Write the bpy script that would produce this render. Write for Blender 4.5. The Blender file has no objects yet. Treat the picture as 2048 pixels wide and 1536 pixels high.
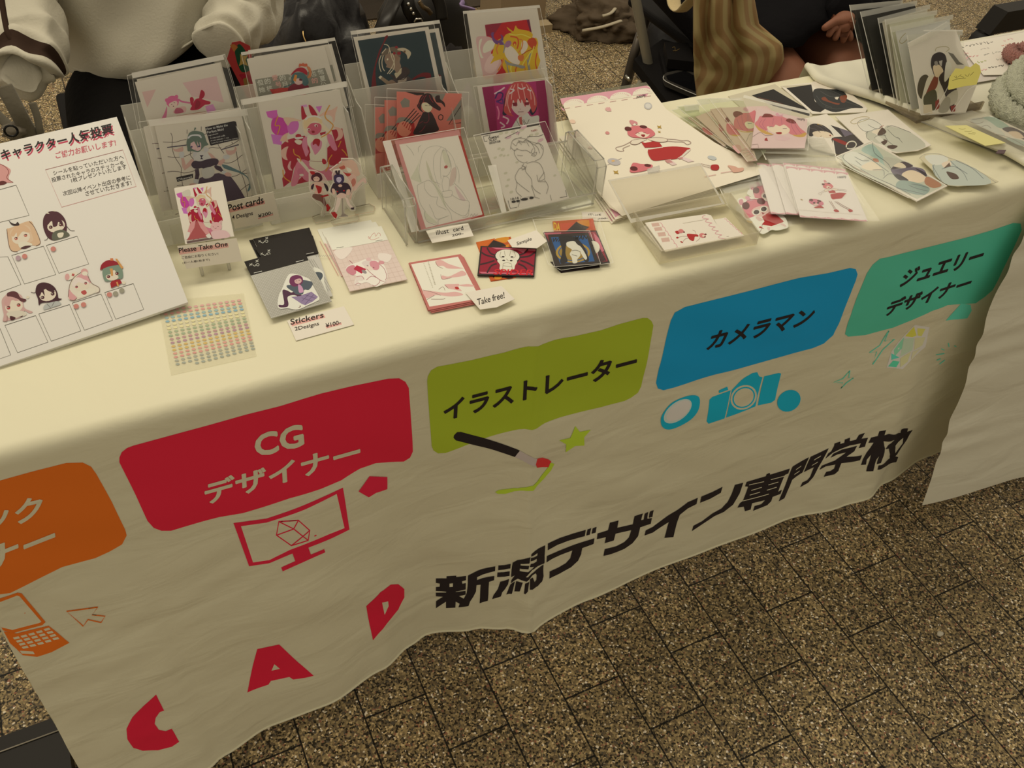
import bpy, bmesh, math, random
from mathutils import Vector, Matrix, noise
from mathutils.geometry import tessellate_polygon

# ------------------------------------------------------------------ camera, world, light
SC = bpy.context.scene
C = SC.collection
FPX = 1769.593
M = Matrix(((0.90239001, -0.4269704, 0.05821134),
            (-0.26251702, -0.65182328, -0.71148523),
            (0.34172664, 0.62675569, -0.70028581)))      # rows: camera right, camera down, view direction
CAM = Vector((0.0, -0.70168297, 1.37248045))
cd = bpy.data.cameras.new('camera'); cam = bpy.data.objects.new('camera', cd); C.objects.link(cam)
cd.sensor_width = 36.0; cd.lens = FPX / 2048 * 36.0; cd.clip_start = 0.02; cd.clip_end = 60
r_, d_, f_ = M[0], M[1], M[2]
cam.matrix_world = Matrix(((r_[0], -d_[0], -f_[0], CAM[0]), (r_[1], -d_[1], -f_[1], CAM[1]),
                           (r_[2], -d_[2], -f_[2], CAM[2]), (0, 0, 0, 1)))
SC.camera = cam
SC.view_settings.view_transform = 'Standard'; SC.view_settings.look = 'None'
SC.view_settings.gamma = 1.0; SC.view_settings.use_curve_mapping = False
SC.view_settings.exposure = 0.0
SC.cycles.max_bounces = 10; SC.cycles.transparent_max_bounces = 40; SC.cycles.use_denoising = True
WARM = (1.0, 0.89, 0.68)
w = bpy.data.worlds.new('world'); SC.world = w; w.use_nodes = True
w.node_tree.nodes['Background'].inputs[0].default_value = (1.0, 0.87, 0.66, 1)
w.node_tree.nodes['Background'].inputs[1].default_value = 0.42
def area(name, loc, rot, sx, sy, power, col=WARM):
    l = bpy.data.lights.new(name, 'AREA'); l.shape = 'RECTANGLE'; l.size = sx; l.size_y = sy
    l.energy = power; l.color = col
    o = bpy.data.objects.new(name, l); C.objects.link(o); o.location = loc; o.rotation_euler = rot
    return o
area('ceiling_lamp', (0.15, 1.35, 2.9), (math.radians(-12), 0, 0), 2.2, 0.9, 36)
area('ceiling_lamp', (3.4, 2.6, 2.9), (0, 0, 0), 2.2, 1.0, 24)
area('ceiling_lamp', (-2.4, 0.2, 2.9), (0, 0, 0), 1.2, 0.8, 8)

# ------------------------------------------------------------------ helpers
def ray(px, py):
    x, y = px - 1024, py - 768
    return r_ * x + d_ * y + f_ * FPX
def hit(px, py, ax, val):
    r = ray(px, py); t = (val - CAM[ax]) / r[ax]
    return CAM + r * t
def lin(h):
    h = h.lstrip('#'); o = []
    for i in (0, 2, 4):
        c = int(h[i:i + 2], 16) / 255
        o.append(c / 12.92 if c <= .04045 else ((c + .055) / 1.055) ** 2.4)
    return o
WT, WU, WB = (.88, .78, .60), (.70, .62, .48), (.285, .245, .18)      # light on flat sheets, on upright cards, on the banner front
def alb(h, W=WT):
    return tuple(max(.003, min(.92, x / y)) for x, y in zip(lin(h), W))
MATS = {}
def mat(name, col, rough=.6, metal=0., spec=.35, bump=0., bscale=200., sheen=0.):
    key = (name, tuple(round(c, 3) for c in col), rough, metal, bump)
    if key in MATS: return MATS[key]
    m = bpy.data.materials.new(name); m.use_nodes = True; nt = m.node_tree; b = nt.nodes['Principled BSDF']
    b.inputs['Base Color'].default_value = (*col, 1); b.inputs['Roughness'].default_value = rough
    b.inputs['Metallic'].default_value = metal; b.inputs['Specular IOR Level'].default_value = spec
    b.inputs['Sheen Weight'].default_value = sheen
    if bump:
        tc = nt.nodes.new('ShaderNodeTexCoord'); n = nt.nodes.new('ShaderNodeTexNoise'); bp = nt.nodes.new('ShaderNodeBump')
        n.inputs['Scale'].default_value = bscale; n.inputs['Detail'].default_value = 4
        bp.inputs['Strength'].default_value = bump; bp.inputs['Distance'].default_value = .01
        nt.links.new(tc.outputs['Object'], n.inputs['Vector']); nt.links.new(n.outputs['Fac'], bp.inputs['Height'])
        nt.links.new(bp.outputs['Normal'], b.inputs['Normal'])
    MATS[key] = m; return m
def ink(h, W=WT): return mat('print_ink', alb(h, W), .55, spec=.25)
def clear(name, white=.05, gloss=.5, tint=(1, 1, 1), rough=.06, wcol=(.85, .85, .85), bump=0):
    if name in MATS: return MATS[name]
    m = bpy.data.materials.new(name); m.use_nodes = True; nt = m.node_tree; nt.nodes.clear(); N = nt.nodes.new
    out = N('ShaderNodeOutputMaterial'); tr = N('ShaderNodeBsdfTransparent'); tr.inputs[0].default_value = (*tint, 1)
    df = N('ShaderNodeBsdfDiffuse'); df.inputs[0].default_value = (*wcol, 1)
    tl = N('ShaderNodeBsdfTranslucent'); tl.inputs[0].default_value = (*wcol, 1)
    ms = N('ShaderNodeMixShader'); ms.inputs[0].default_value = .4
    nt.links.new(df.outputs[0], ms.inputs[1]); nt.links.new(tl.outputs[0], ms.inputs[2])
    m1 = N('ShaderNodeMixShader'); m1.inputs[0].default_value = white
    nt.links.new(tr.outputs[0], m1.inputs[1]); nt.links.new(ms.outputs[0], m1.inputs[2])
    gl = N('ShaderNodeBsdfGlossy'); gl.inputs['Roughness'].default_value = rough
    lw = N('ShaderNodeLayerWeight'); lw.inputs['Blend'].default_value = .22
    mu = N('ShaderNodeMath'); mu.operation = 'MULTIPLY'; mu.inputs[1].default_value = gloss
    nt.links.new(lw.outputs['Fresnel'], mu.inputs[0])
    m2 = N('ShaderNodeMixShader'); nt.links.new(mu.outputs[0], m2.inputs[0])
    nt.links.new(m1.outputs[0], m2.inputs[1]); nt.links.new(gl.outputs[0], m2.inputs[2])
    if bump:
        tc = N('ShaderNodeTexCoord'); n = N('ShaderNodeTexNoise'); bp = N('ShaderNodeBump')
        mp = N('ShaderNodeMapping'); mp.inputs['Scale'].default_value = (30, 120, 60)
        n.inputs['Scale'].default_value = 1.0; n.inputs['Detail'].default_value = 5
        bp.inputs['Strength'].default_value = bump; bp.inputs['Distance'].default_value = .01
        nt.links.new(tc.outputs['Object'], mp.inputs[0]); nt.links.new(mp.outputs[0], n.inputs['Vector'])
        nt.links.new(n.outputs['Fac'], bp.inputs['Height']); nt.links.new(bp.outputs['Normal'], gl.inputs['Normal'])
    nt.links.new(m2.outputs[0], out.inputs[0]); MATS[name] = m; return m
def FILM(): return clear('clear_film', .04, .6, (.985, .985, .98), .05, (.95, .95, .9))
def CRINKLE(): return clear('crinkled_film', .5, 1.4, (.95, .95, .92), .16, (.92, .92, .86), bump=2.2)
def EDGE(): return clear('film_edge', .82, .9, (1, 1, 1), .12, (.98, .97, .92))  # whitish film edges, whitened further to stand in for reflected light
def FROST(): return clear('frosted_plastic', .36, .45, (.97, .97, .96), .3, (.88, .87, .80))
def ACRYL(): return clear('clear_acrylic', .035, .5, (.99, .995, .985), .03, (.95, .95, .9))
def ACRYLEDGE(): return clear('acrylic_edge', .5, .8, (1, 1, 1), .08, (.92, .9, .82))

def tag(o, label=None, cat=None, group=None, kind=None):
    if label: o['label'] = label
    if cat: o['category'] = cat
    if group: o['group'] = group
    if kind: o['kind'] = kind
    return o
def empty(name, loc, label=None, cat=None, group=None):
    o = bpy.data.objects.new(name, None); C.objects.link(o); o.location = loc; o.empty_display_size = .05
    return tag(o, label, cat, group)
def mesh_obj(name, verts, faces, mats, mi=None, parent=None, mw=None, smooth=False):
    me = bpy.data.meshes.new(name); me.from_pydata([tuple(v) for v in verts], [], faces)
    for m in (mats if isinstance(mats, (list, tuple)) else [mats]): me.materials.append(m)
    if mi: me.polygons.foreach_set('material_index', mi)
    if smooth: me.polygons.foreach_set('use_smooth', [True] * len(me.polygons))
    me.update(); o = bpy.data.objects.new(name, me); C.objects.link(o)
    if parent is not None:
        o.parent = parent
        bpy.context.view_layer.update() if False else None
        o.matrix_parent_inverse = WM(parent).inverted()
    o.matrix_basis = mw if mw is not None else Matrix.Identity(4)
    return o
def WM(o):                                       # world matrix without a depsgraph update
    b = o.matrix_basis
    return WM(o.parent) @ o.matrix_parent_inverse @ b if o.parent else b.copy()
def catmull(P, n=5, closed=True):
    o = []; k = len(P)
    for i in range(k if closed else k - 1):
        if closed: p = [P[(i + j - 1) % k] for j in range(4)]
        else: p = [P[max(0, min(k - 1, i + j - 1))] for j in range(4)]
        for s in range(n):
            t = s / n; t2 = t * t; t3 = t2 * t
            o.append(tuple(.5 * (2 * p[1][c] + (p[2][c] - p[0][c]) * t + (2 * p[0][c] - 5 * p[1][c] + 4 * p[2][c] - p[3][c]) * t2
                     + (3 * p[1][c] - p[0][c] - 3 * p[2][c] + p[3][c]) * t3) for c in range(len(p[0]))))
    if not closed: o.append(tuple(P[-1]))
    return o
def pts(s):
    if isinstance(s, str):
        n = [float(a) for a in s.replace(',', ' ').split()]
        return [(n[i], n[i + 1]) for i in range(0, len(n), 2)]
    return list(s)
GLY = {}
def glyphs(text, bold):
    if (text, bold) in GLY: return GLY[(text, bold)]
    cu = bpy.data.curves.new('t', 'FONT'); cu.body = text; cu.offset = bold; cu.resolution_u = 3
    o = bpy.data.objects.new('t', cu); me = o.to_mesh()
    V = [(v.co.x, v.co.y) for v in me.vertices]; F = [tuple(p.vertices) for p in me.polygons]
    o.to_mesh_clear(); bpy.data.objects.remove(o); bpy.data.curves.remove(cu)
    xs = [v[0] for v in V]; ys = [v[1] for v in V]; x0, x1, y0, y1 = min(xs), max(xs), min(ys), max(ys)
    V = [((x - x0) / (x1 - x0), (y - y0) / (y1 - y0)) for x, y in V]
    GLY[(text, bold)] = (V, F); return V, F

class Plane:
    """A flat sheet's own frame: origin on the sheet, u to the right, v up the sheet, n out of its face."""
    def __init__(s, x, y, z, yaw=0., tilt=math.pi / 2, roll=0.):
        u = Vector((math.cos(yaw), math.sin(yaw), 0)); nn = Vector((-math.sin(yaw), math.cos(yaw), 0))
        v = math.cos(tilt) * Vector((0, 0, 1)) + math.sin(tilt) * nn
        if roll: u, v = u * math.cos(roll) + (u.cross(v)) * math.sin(roll), v
        s.o = Vector((x, y, z)); s.u, s.v, s.n = u, v, u.cross(v)
        s.vmin = (.7036 - z) / math.cos(tilt) if tilt < 1.2 else -9
    def uv(s, px, py, h=0.):
        r = ray(px, py); t = ((s.o + s.n * h - CAM).dot(s.n)) / r.dot(s.n); p = CAM + r * t - s.o
        return p.dot(s.u), max(p.dot(s.v), s.vmin)
    def mw(s, u=0, v=0):
        o = s.o + s.u * u + s.v * v
        return Matrix(((s.u[0], s.v[0], s.n[0], o[0]), (s.u[1], s.v[1], s.n[1], o[1]), (s.u[2], s.v[2], s.n[2], o[2]), (0, 0, 0, 1)))
def FLAT(z): return Plane(0, 0, z, 0, math.pi / 2)

class Art:
    """Collects a sheet's body and its printed shapes; every printed shape is one ink layer."""
    EPS = 8e-6
    def __init__(s, plane, view=(0, 0, 1), W=WT):
        s.pl = plane; s.vw = view; s.W = W; s.vs = []; s.fs = []; s.mi = []; s.mats = []; s.n = 0; s.c = None; s.h0 = 0.
    def view(s, *v): s.vw = v; return s
    def px(s, x, y): return s.vw[0] + x / s.vw[2], s.vw[1] + y / s.vw[2]
    def q(s, x, y):
        u, v = s.pl.uv(*s.px(x, y), s.h0)
        if s.c is None: s.c = (u, v)
        return u - s.c[0], v - s.c[1]
    def m(s, mt):
        if mt not in s.mats: s.mats.append(mt)
        return s.mats.index(mt)
    def col(s, c): return ink(c, s.W) if isinstance(c, str) else c
    def add(s, V2, F, mt):
        b = len(s.vs); z = s.h0 + s.n * s.EPS; s.vs += [(x, y, z) for x, y in V2]
        k = s.m(mt)
        for f in F: s.fs.append(tuple(i + b for i in f)); s.mi.append(k)
        s.n += 1
    def fillq(s, Q, mt):
        if len(Q) == 4 or len(Q) == 3: F = [tuple(range(len(Q)))]
        else: F = [tuple(t) for t in tessellate_polygon([[Vector((x, y, 0)) for x, y in Q]])]
        G = []
        for f in F:
            a = 0
            for i in range(len(f)):
                x0, y0 = Q[f[i]]; x1, y1 = Q[f[(i + 1) % len(f)]]; a += x0 * y1 - x1 * y0
            G.append(f if a > 0 else f[::-1])
        s.add(Q, G, mt)
    def P(s, p, c, sm=0):
        p = pts(p)
        if sm: p = catmull(p, 4)
        s.fillq([s.q(*a) for a in p], s.col(c)); return s
    def slab(s, p, c, th=.0008, sm=0, side=None):
        p = pts(p)
        if sm: p = catmull(p, 4)
        Q = [s.q(*a) for a in p]; mt = s.col(c)
        ar = sum(Q[i][0] * Q[(i + 1) % len(Q)][1] - Q[(i + 1) % len(Q)][0] * Q[i][1] for i in range(len(Q)))
        if ar < 0: Q = Q[::-1]
        s.h0 += 0; s.fillq(Q, mt)
        b = len(s.vs); n = len(Q); zt = s.h0 + (s.n - 1) * s.EPS
        s.vs += [(x, y, zt) for x, y in Q] + [(x, y, zt - th) for x, y in Q]; k = s.m(side or mt)
        for i in range(n):
            j = (i + 1) % n; s.fs.append((b + i, b + n + i, b + n + j, b + j)); s.mi.append(k)
        F = tessellate_polygon([[Vector((x, y, 0)) for x, y in Q]])
        for f in F: s.fs.append(tuple(b + n + i for i in f)); s.mi.append(k)
        return s
    def L(s, p, wd, c, sm=0, closed=0):
        p = pts(p)
        if sm: p = catmull(p, 4, bool(closed))
        if closed: p = p + [p[0], p[1]]
        Lf, R = [], []
        for i, a in enumerate(p):
            b = p[min(i + 1, len(p) - 1)]; z = p[max(i - 1, 0)]; dx, dy = b[0] - z[0], b[1] - z[1]; l = math.hypot(dx, dy) or 1
            wx, wy = -dy / l * wd / 2, dx / l * wd / 2
            Lf.append(s.q(a[0] + wx, a[1] + wy)); R.append(s.q(a[0] - wx, a[1] - wy))
        n = len(p); V = Lf + R; F = [(i, n + i, n + i + 1, i + 1) for i in range(n - 1)]
        G = []
        for f in F:
            a = sum(V[f[i]][0] * V[f[(i + 1) % 4]][1] - V[f[(i + 1) % 4]][0] * V[f[i]][1] for i in range(4)); G.append(f if a > 0 else f[::-1])
        s.add(V, G, s.col(c)); return s
    def E(s, cx, cy, rx, ry, c, rot=0, n=14):
        r = math.radians(rot)
        return s.P([(cx + rx * math.cos(t) * math.cos(r) - ry * math.sin(t) * math.sin(r), cy + rx * math.cos(t) * math.sin(r) + ry * math.sin(t) * math.cos(r))
                    for t in [2 * math.pi * i / n for i in range(n)]], c)
    def T(s, text, x0, y0, x1, y1, ux, uy, c, bold=.01):
        V, F = glyphs(text, min(bold, .012)); e = math.hypot(ux, uy) * max(0, bold - .012)
        for dx, dy in (((0, 0),) if e == 0 else ((0, 0), (e, 0), (-e, 0), (0, e), (0, -e))):
            Q = [s.q(x0 + dx + (x1 - x0) * a + ux * b, y0 + dy + (y1 - y0) * a + uy * b) for a, b in V]
            s.add(Q, F, s.col(c))
        return s
    def build(s, name, parent=None, label=None, cat=None, group=None, kind=None):
        o = mesh_obj(name, s.vs, s.fs, s.mats, s.mi, parent, s.pl.mw(*s.c))
        return tag(o, label, cat, group, kind)

def box(verts_faces, lo, hi):
    V, F = verts_faces; b = len(V); x0, y0, z0 = lo; x1, y1, z1 = hi
    V += [(x0, y0, z0), (x1, y0, z0), (x1, y1, z0), (x0, y1, z0), (x0, y0, z1), (x1, y0, z1), (x1, y1, z1), (x0, y1, z1)]
    F += [tuple(b + i for i in f) for f in ((0, 3, 2, 1), (4, 5, 6, 7), (0, 1, 5, 4), (1, 2, 6, 5), (2, 3, 7, 6), (3, 0, 4, 7))]
def tube(VF, P, R, n=14, cap=True, flat=1.0):
    V, F = VF; base = len(V); k = len(P); P = [Vector(p) for p in P]; up = Vector((0, 0, 1))
    px = None
    for i in range(k):
        d = (P[min(i + 1, k - 1)] - P[max(i - 1, 0)]).normalized()
        if px is None:
            a = up if abs(d.z) < .9 else Vector((0, 1, 0)); px = d.cross(a).normalized()
        else: px = (px - d * px.dot(d)).normalized()
        py = d.cross(px); r = R[i] if isinstance(R, (list, tuple)) else R
        for j in range(n):
            t = 2 * math.pi * j / n; V.append(tuple(P[i] + px * r * math.cos(t) + py * r * flat * math.sin(t)))
    for i in range(k - 1):
        for j in range(n):
            a = base + i * n + j; b = base + i * n + (j + 1) % n; F.append((a, b, b + n, a + n))
    if cap: F.append(tuple(base + j for j in range(n))[::-1]); F.append(tuple(base + (k - 1) * n + j for j in range(n)))
def loft(rings, n=40, cap=True, wob=None):
    """rings: (cx, cy, z, rx, ry, power) superellipse sections from the bottom up"""
    V, F = [], []
    for i, (cx, cy, z, rx, ry) in enumerate(rings):
        for j in range(n):
            t = 2 * math.pi * j / n; k = wob(t, z) if wob else 0
            V.append((cx + (rx + k) * math.cos(t), cy + (ry + k) * math.sin(t), z + (wob(t + 3, z * .3) * .3 if wob else 0)))
    m = len(rings)
    for i in range(m - 1):
        for j in range(n):
            a = i * n + j; b = i * n + (j + 1) % n; F.append((a, b, b + n, a + n))
    if cap: F.append(tuple(range(n))[::-1]); F.append(tuple((m - 1) * n + j for j in range(n)))
    return V, F
def obj3(name, VF, mt, parent=None, loc=None, smooth=True):
    """world-space verts -> object whose origin is at loc (default: base centre)"""
    V, F = VF
    if loc is None:
        xs, ys, zs = zip(*V); loc = ((min(xs) + max(xs)) / 2, (min(ys) + max(ys)) / 2, min(zs))
    L = Vector(loc)
    return mesh_obj(name, [Vector(v) - L for v in V], F, mt, None, parent, Matrix.Translation(L), smooth)
def subsurf(o, l=1):
    m = o.modifiers.new('s', 'SUBSURF'); m.levels = l; m.render_levels = l; return o
Z1 = (0, 200, 5.12); Z2 = (0, 450, 5.12); Z3 = (240, 80, 6.4); Z4 = (280, 240, 7.314); Z5 = (480, 80, 7.314); Z6 = (500, 200, 7.314)
Z7 = (320, 340, 6.4); Z8 = (560, 320, 7.314); Z9 = (470, 440, 5.689); Z10 = (690, 30, 7.314); Z11 = (730, 160, 7.314)
Z12 = (900, 10, 7.314); Z13 = (740, 240, 5.907); Z14 = (930, 150, 5.296); Z15 = (800, 420, 4.6545); Z16 = (1110, 160, 6.4)
Z17 = (1200, 300, 6.4); Z18 = (1330, 160, 6.4); Z19 = (1420, 260, 5.689); Z20 = (1500, 140, 6.4); Z21 = (1660, 200, 5.278)
Z22 = (1680, 0, 5.565); Z23 = (1220, 0, 3.938); G0 = (0, 0, 3.938); G1 = (480, 0, 4.267); G2 = (860, 0, 4.655)
BO = (0, 900, 2.416); BB = (220, 740, 3.2); BC = (820, 620, 3.938); BG = (840, 820, 1.969); BD = (1280, 430, 2.667)
BT = (200, 1140, 2.926); BR = (1600, 560, 3.072); E9 = (1880, 0, 5.908)
def sstep(a, b, x):
    t = max(0., min(1., (x - a) / (b - a))); return t * t * (3 - 2 * t)
# ------------------------------------------------------------------ floor
def floor():
    V = [(-6, -3, 0), (10, -3, 0), (10, 12, 0), (-6, 12, 0)]
    m = bpy.data.materials.new('granite_paving'); m.use_nodes = True; nt = m.node_tree; N = nt.nodes.new; K = nt.links.new
    b = nt.nodes['Principled BSDF']; tc = N('ShaderNodeTexCoord')
    mp = N('ShaderNodeMapping'); mp.inputs['Rotation'].default_value = (0, 0, math.radians(90)); mp.inputs['Location'].default_value = (.131, -.0275 + .1025 * 0, 0)
    br = N('ShaderNodeTexBrick'); br.inputs['Scale'].default_value = 1; br.inputs['Brick Width'].default_value = .2
    br.inputs['Row Height'].default_value = .1023; br.inputs['Mortar Size'].default_value = .0016; br.inputs['Mortar Smooth'].default_value = .3
    br.offset = .5; br.inputs['Color1'].default_value = (1, 1, 1, 1); br.inputs['Color2'].default_value = (.8, .8, .8, 1); br.inputs['Mortar'].default_value = (.05, .05, .05, 1)
    K(tc.outputs['Object'], mp.inputs[0]); K(mp.outputs[0], br.inputs['Vector'])
    vo = N('ShaderNodeTexVoronoi'); vo.inputs['Scale'].default_value = 340; K(tc.outputs['Object'], vo.inputs['Vector'])
    cr = N('ShaderNodeValToRGB'); e = cr.color_ramp.elements; cr.color_ramp.interpolation = 'CONSTANT'
    e[0].position = 0; e[0].color = (.016, .012, .006, 1); e[1].position = .22; e[1].color = (.085, .062, .034, 1)
    for p_, c_ in ((.42, (.13, .098, .048, 1)), (.62, (.20, .15, .074, 1)), (.80, (.05, .042, .03, 1)), (.88, (.34, .26, .14, 1)), (.95, (.16, .075, .045, 1)), (.975, (.46, .41, .33, 1))):
        x = e.new(p_); x.color = c_
    sp = N('ShaderNodeSeparateColor'); K(vo.outputs['Color'], sp.inputs[0]); K(sp.outputs[0], cr.inputs[0])
    no = N('ShaderNodeTexNoise'); no.inputs['Scale'].default_value = 3; no.inputs['Detail'].default_value = 3; K(tc.outputs['Object'], no.inputs['Vector'])
    r2 = N('ShaderNodeMapRange'); r2.inputs['To Min'].default_value = 1.7; r2.inputs['To Max'].default_value = 3.0; K(no.outputs['Fac'], r2.inputs[0])
    m1 = N('ShaderNodeMix'); m1.data_type = 'RGBA'; m1.blend_type = 'MULTIPLY'; m1.inputs[0].default_value = 1
    K(cr.outputs[0], m1.inputs[6]); K(br.outputs['Color'], m1.inputs[7])
    m2 = N('ShaderNodeVectorMath'); m2.operation = 'SCALE'; K(m1.outputs[2], m2.inputs[0]); K(r2.outputs[0], m2.inputs[3])
    K(m2.outputs[0], b.inputs['Base Color']); b.inputs['Roughness'].default_value = .55; b.inputs['Specular IOR Level'].default_value = .3
    bp = N('ShaderNodeBump'); bp.inputs['Strength'].default_value = .5; bp.inputs['Distance'].default_value = .001
    ad = N('ShaderNodeMath'); ad.operation = 'ADD'; K(br.outputs['Fac'], ad.inputs[0]); K(vo.outputs['Distance'], ad.inputs[1])
    iv = N('ShaderNodeMath'); iv.operation = 'MULTIPLY'; iv.inputs[1].default_value = -1; K(ad.outputs[0], iv.inputs[0]); K(iv.outputs[0], bp.inputs['Height'])
    K(bp.outputs[0], b.inputs['Normal'])
    o = mesh_obj('floor', V, [(0, 1, 2, 3)], m); o['kind'] = 'structure'
floor()

# ------------------------------------------------------------------ folding tables
def folding_table(x0, x1, label):
    t = empty('folding_table', ((x0 + x1) / 2, .2, 0), label, 'table')
    vf = ([], []); box(vf, (x0, .012, .668), (x1, .392, .694)); obj3('tabletop', vf, mat('laminate', (.5, .47, .4), .5), t, smooth=False)
    for x in (x0 + .09, x1 - .09):
        for y in (.05, .35):
            vf = ([], []); tube(vf, [(x, y, .012), (x, y, .668)], .011); obj3('leg', vf, mat('steel_tube', (.35, .34, .32), .35, .9), t)
            vf = ([], []); tube(vf, [(x, y, 0), (x, y, .016)], .014); obj3('leg_cap', vf, mat('black_rubber', (.02, .02, .02), .7), t)
        vf = ([], []); tube(vf, [(x, .05, .12), (x, .35, .12)], .009); obj3('cross_bar', vf, mat('steel_tube', (.35, .34, .32), .35, .9), t)
folding_table(-.236, 1.20, 'folding table hidden under the printed school banner cloth')
folding_table(1.262, 2.7, 'folding table under the plain white cloth at the right')

# ------------------------------------------------------------------ printed banner cloth
HEM = [(-.26, -.075), (-.108, -.070), (-.082, -.060), (-.006, -.046), (.079, -.046), (.176, -.024), (.231, -.003), (.261, .004), (.34, -.017), (.39, -.035), (.414, -.048),
       (.45, -.050), (.544, -.045), (.675, -.036), (.777, -.038), (.956, -.038), (1.092, -.058), (1.155, -.064), (1.214, -.045), (1.334, -.028)]
def hemy(x):
    if x <= HEM[0][0]: return HEM[0][1]
    for (a, p), (b, q) in zip(HEM, HEM[1:]):
        if x <= b: return p + (q - p) * sstep(0, 1, (x - a) / (b - a))
    return HEM[-1][1]
def fold(x, z):
    k = max(0., min(1., (.69 - z) / .64)); y = -.004 + (hemy(x) + .004) * k ** 1.35
    xc = .405 + .02 * k
    y -= (.009 + .006 * k) * math.exp(-abs(x - xc) / .020) * sstep(0, .04, k)
    y -= .004 * math.sin(x * 9 + 1.2) * math.sin(k * 3.0)
    # shallow wrinkles running slantwise across the hanging front
    n = noise.noise(Vector((x * 5 + 4, z * 14 + x * 7, .3))); y -= .005 * n * sstep(0, .25, k)
    n = noise.noise(Vector((x * 16 - 3, (z - x * .25) * 42, 1.7))); y -= .0028 * n * sstep(.1, .4, k) * max(0, noise.noise(Vector((x * 3, z * 4, 9))) + .35)
    return y
X0, X1 = -.25, 1.42
def cloth_point(x, z):                      # z above .7 stands for the top: runs back over the corner
    if z <= .684: return Vector((x, fold(x, z), z))
    R = .016; a = (z - .684)                # rounded front edge
    if a < R * math.pi / 2:
        t = a / R; f0 = fold(x, .684); return Vector((x, f0 + R - R * math.cos(t), .684 + R * math.sin(t)))
    y = fold(x, .684) + R + (a - R * math.pi / 2)
    if y < .400: return Vector((x, y, .700))
    k = y - .400; R2 = .006
    if k < R2 * math.pi / 2: t = k / R2; return Vector((x, .400 + R2 * math.sin(t), .700 - R2 + R2 * math.cos(t)))
    return Vector((x, .406 + (k - R2 * 1.57) * .03, .694 - (k - R2 * 1.57)))
class BannerSurf:
    def uv(s, px, py, h=0.):
        y = -.02
        for _ in range(6):
            p = hit(px, py, 1, y); z = min(p.z, .684); y = fold(p.x, z)
        return p.x, p.z
GRD = {}
def grid(i, j):
    if (i, j) not in GRD: GRD[(i, j)] = cloth_point(max(X0, min(X1, i * .008)), j * .008)
    return GRD[(i, j)]
class BannerArt(Art):
    CELL = .008; hold = False
    def q(s, x, y): return s.pl.uv(*s.px(x, y))
    def add(s, V2, F, mt):
        k = s.m(mt); off = .00025 + s.n * 4.5e-5; s.n += 0 if s.hold else 1; D = s.CELL; H = {}
        def vert(p):
            key = (round(p[0], 5), round(p[1], 5))
            if key not in H:
                i, j = math.floor(key[0] / D + 1e-6), math.floor(key[1] / D + 1e-6); fx, fz = key[0] / D - i, key[1] / D - j
                c00, c10, c01, c11 = grid(i, j), grid(i + 1, j), grid(i, j + 1), grid(i + 1, j + 1)
                P = c00 * (1 - fx) * (1 - fz) + c10 * fx * (1 - fz) + c01 * (1 - fx) * fz + c11 * fx * fz
                n = (c10 - c00).cross(c01 - c00).normalized()
                H[key] = len(s.vs); s.vs.append(tuple(P + n * off))
            return H[key]
        def clip(poly, ax, lo, hi):
            for sgn, lim in ((1, lo), (-1, -hi)):
                o = []
                for i in range(len(poly)):
                    a, b = poly[i], poly[(i + 1) % len(poly)]; da, db = sgn * a[ax] - lim, sgn * b[ax] - lim
                    if da >= 0: o.append(a)
                    if (da > 0) != (db > 0) and da != db:
                        t = da / (da - db); o.append((a[0] + (b[0] - a[0]) * t, a[1] + (b[1] - a[1]) * t))
                poly = o
                if len(poly) < 3: return []
            return poly
        for f in F:
            P = [V2[i] for i in f]; P = clip(P, 0, X0 + .002, X1 - .002)
            if not P: continue
            a = sum(P[i][0] * P[(i + 1) % len(P)][1] - P[(i + 1) % len(P)][0] * P[i][1] for i in range(len(P)))
            if a < 0: P = P[::-1]
            xs = [p[0] for p in P]
            for i in range(int(math.floor(min(xs) / D)), int(math.floor(max(xs) / D)) + 1):
                Q = clip(P, 0, i * D, (i + 1) * D)
                if not Q: continue
                zs = [p[1] for p in Q]
                for j in range(int(math.floor(min(zs) / D)), int(math.floor(max(zs) / D)) + 1):
                    R = clip(Q, 1, j * D, (j + 1) * D)
                    if len(R) >= 3:
                        ids = []
                        for p in R:
                            v = vert(p)
                            if v not in ids: ids.append(v)
                        if len(ids) >= 3: s.fs.append(tuple(ids)); s.mi.append(k)
def cloth_mat(name, col, bump=.5):
    m = bpy.data.materials.new(name); m.use_nodes = True; nt = m.node_tree; N = nt.nodes.new; K = nt.links.new; b = nt.nodes['Principled BSDF']
    b.inputs['Base Color'].default_value = (*col, 1); b.inputs['Roughness'].default_value = .5; b.inputs['Specular IOR Level'].default_value = .3
    b.inputs['Sheen Weight'].default_value = .15
    tc = N('ShaderNodeTexCoord'); mp = N('ShaderNodeMapping'); mp.inputs['Scale'].default_value = (3, 3, 9); mp.inputs['Rotation'].default_value = (0, .3, 0)
    n = N('ShaderNodeTexNoise'); n.inputs['Scale'].default_value = 2.2; n.inputs['Detail'].default_value = 6; n.inputs['Roughness'].default_value = .45; n.inputs['Distortion'].default_value = .6
    bp = N('ShaderNodeBump'); bp.inputs['Strength'].default_value = bump; bp.inputs['Distance'].default_value = .012
    K(tc.outputs['Object'], mp.inputs[0]); K(mp.outputs[0], n.inputs['Vector']); K(n.outputs['Fac'], bp.inputs['Height']); K(bp.outputs[0], b.inputs['Normal'])
    return m
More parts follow.
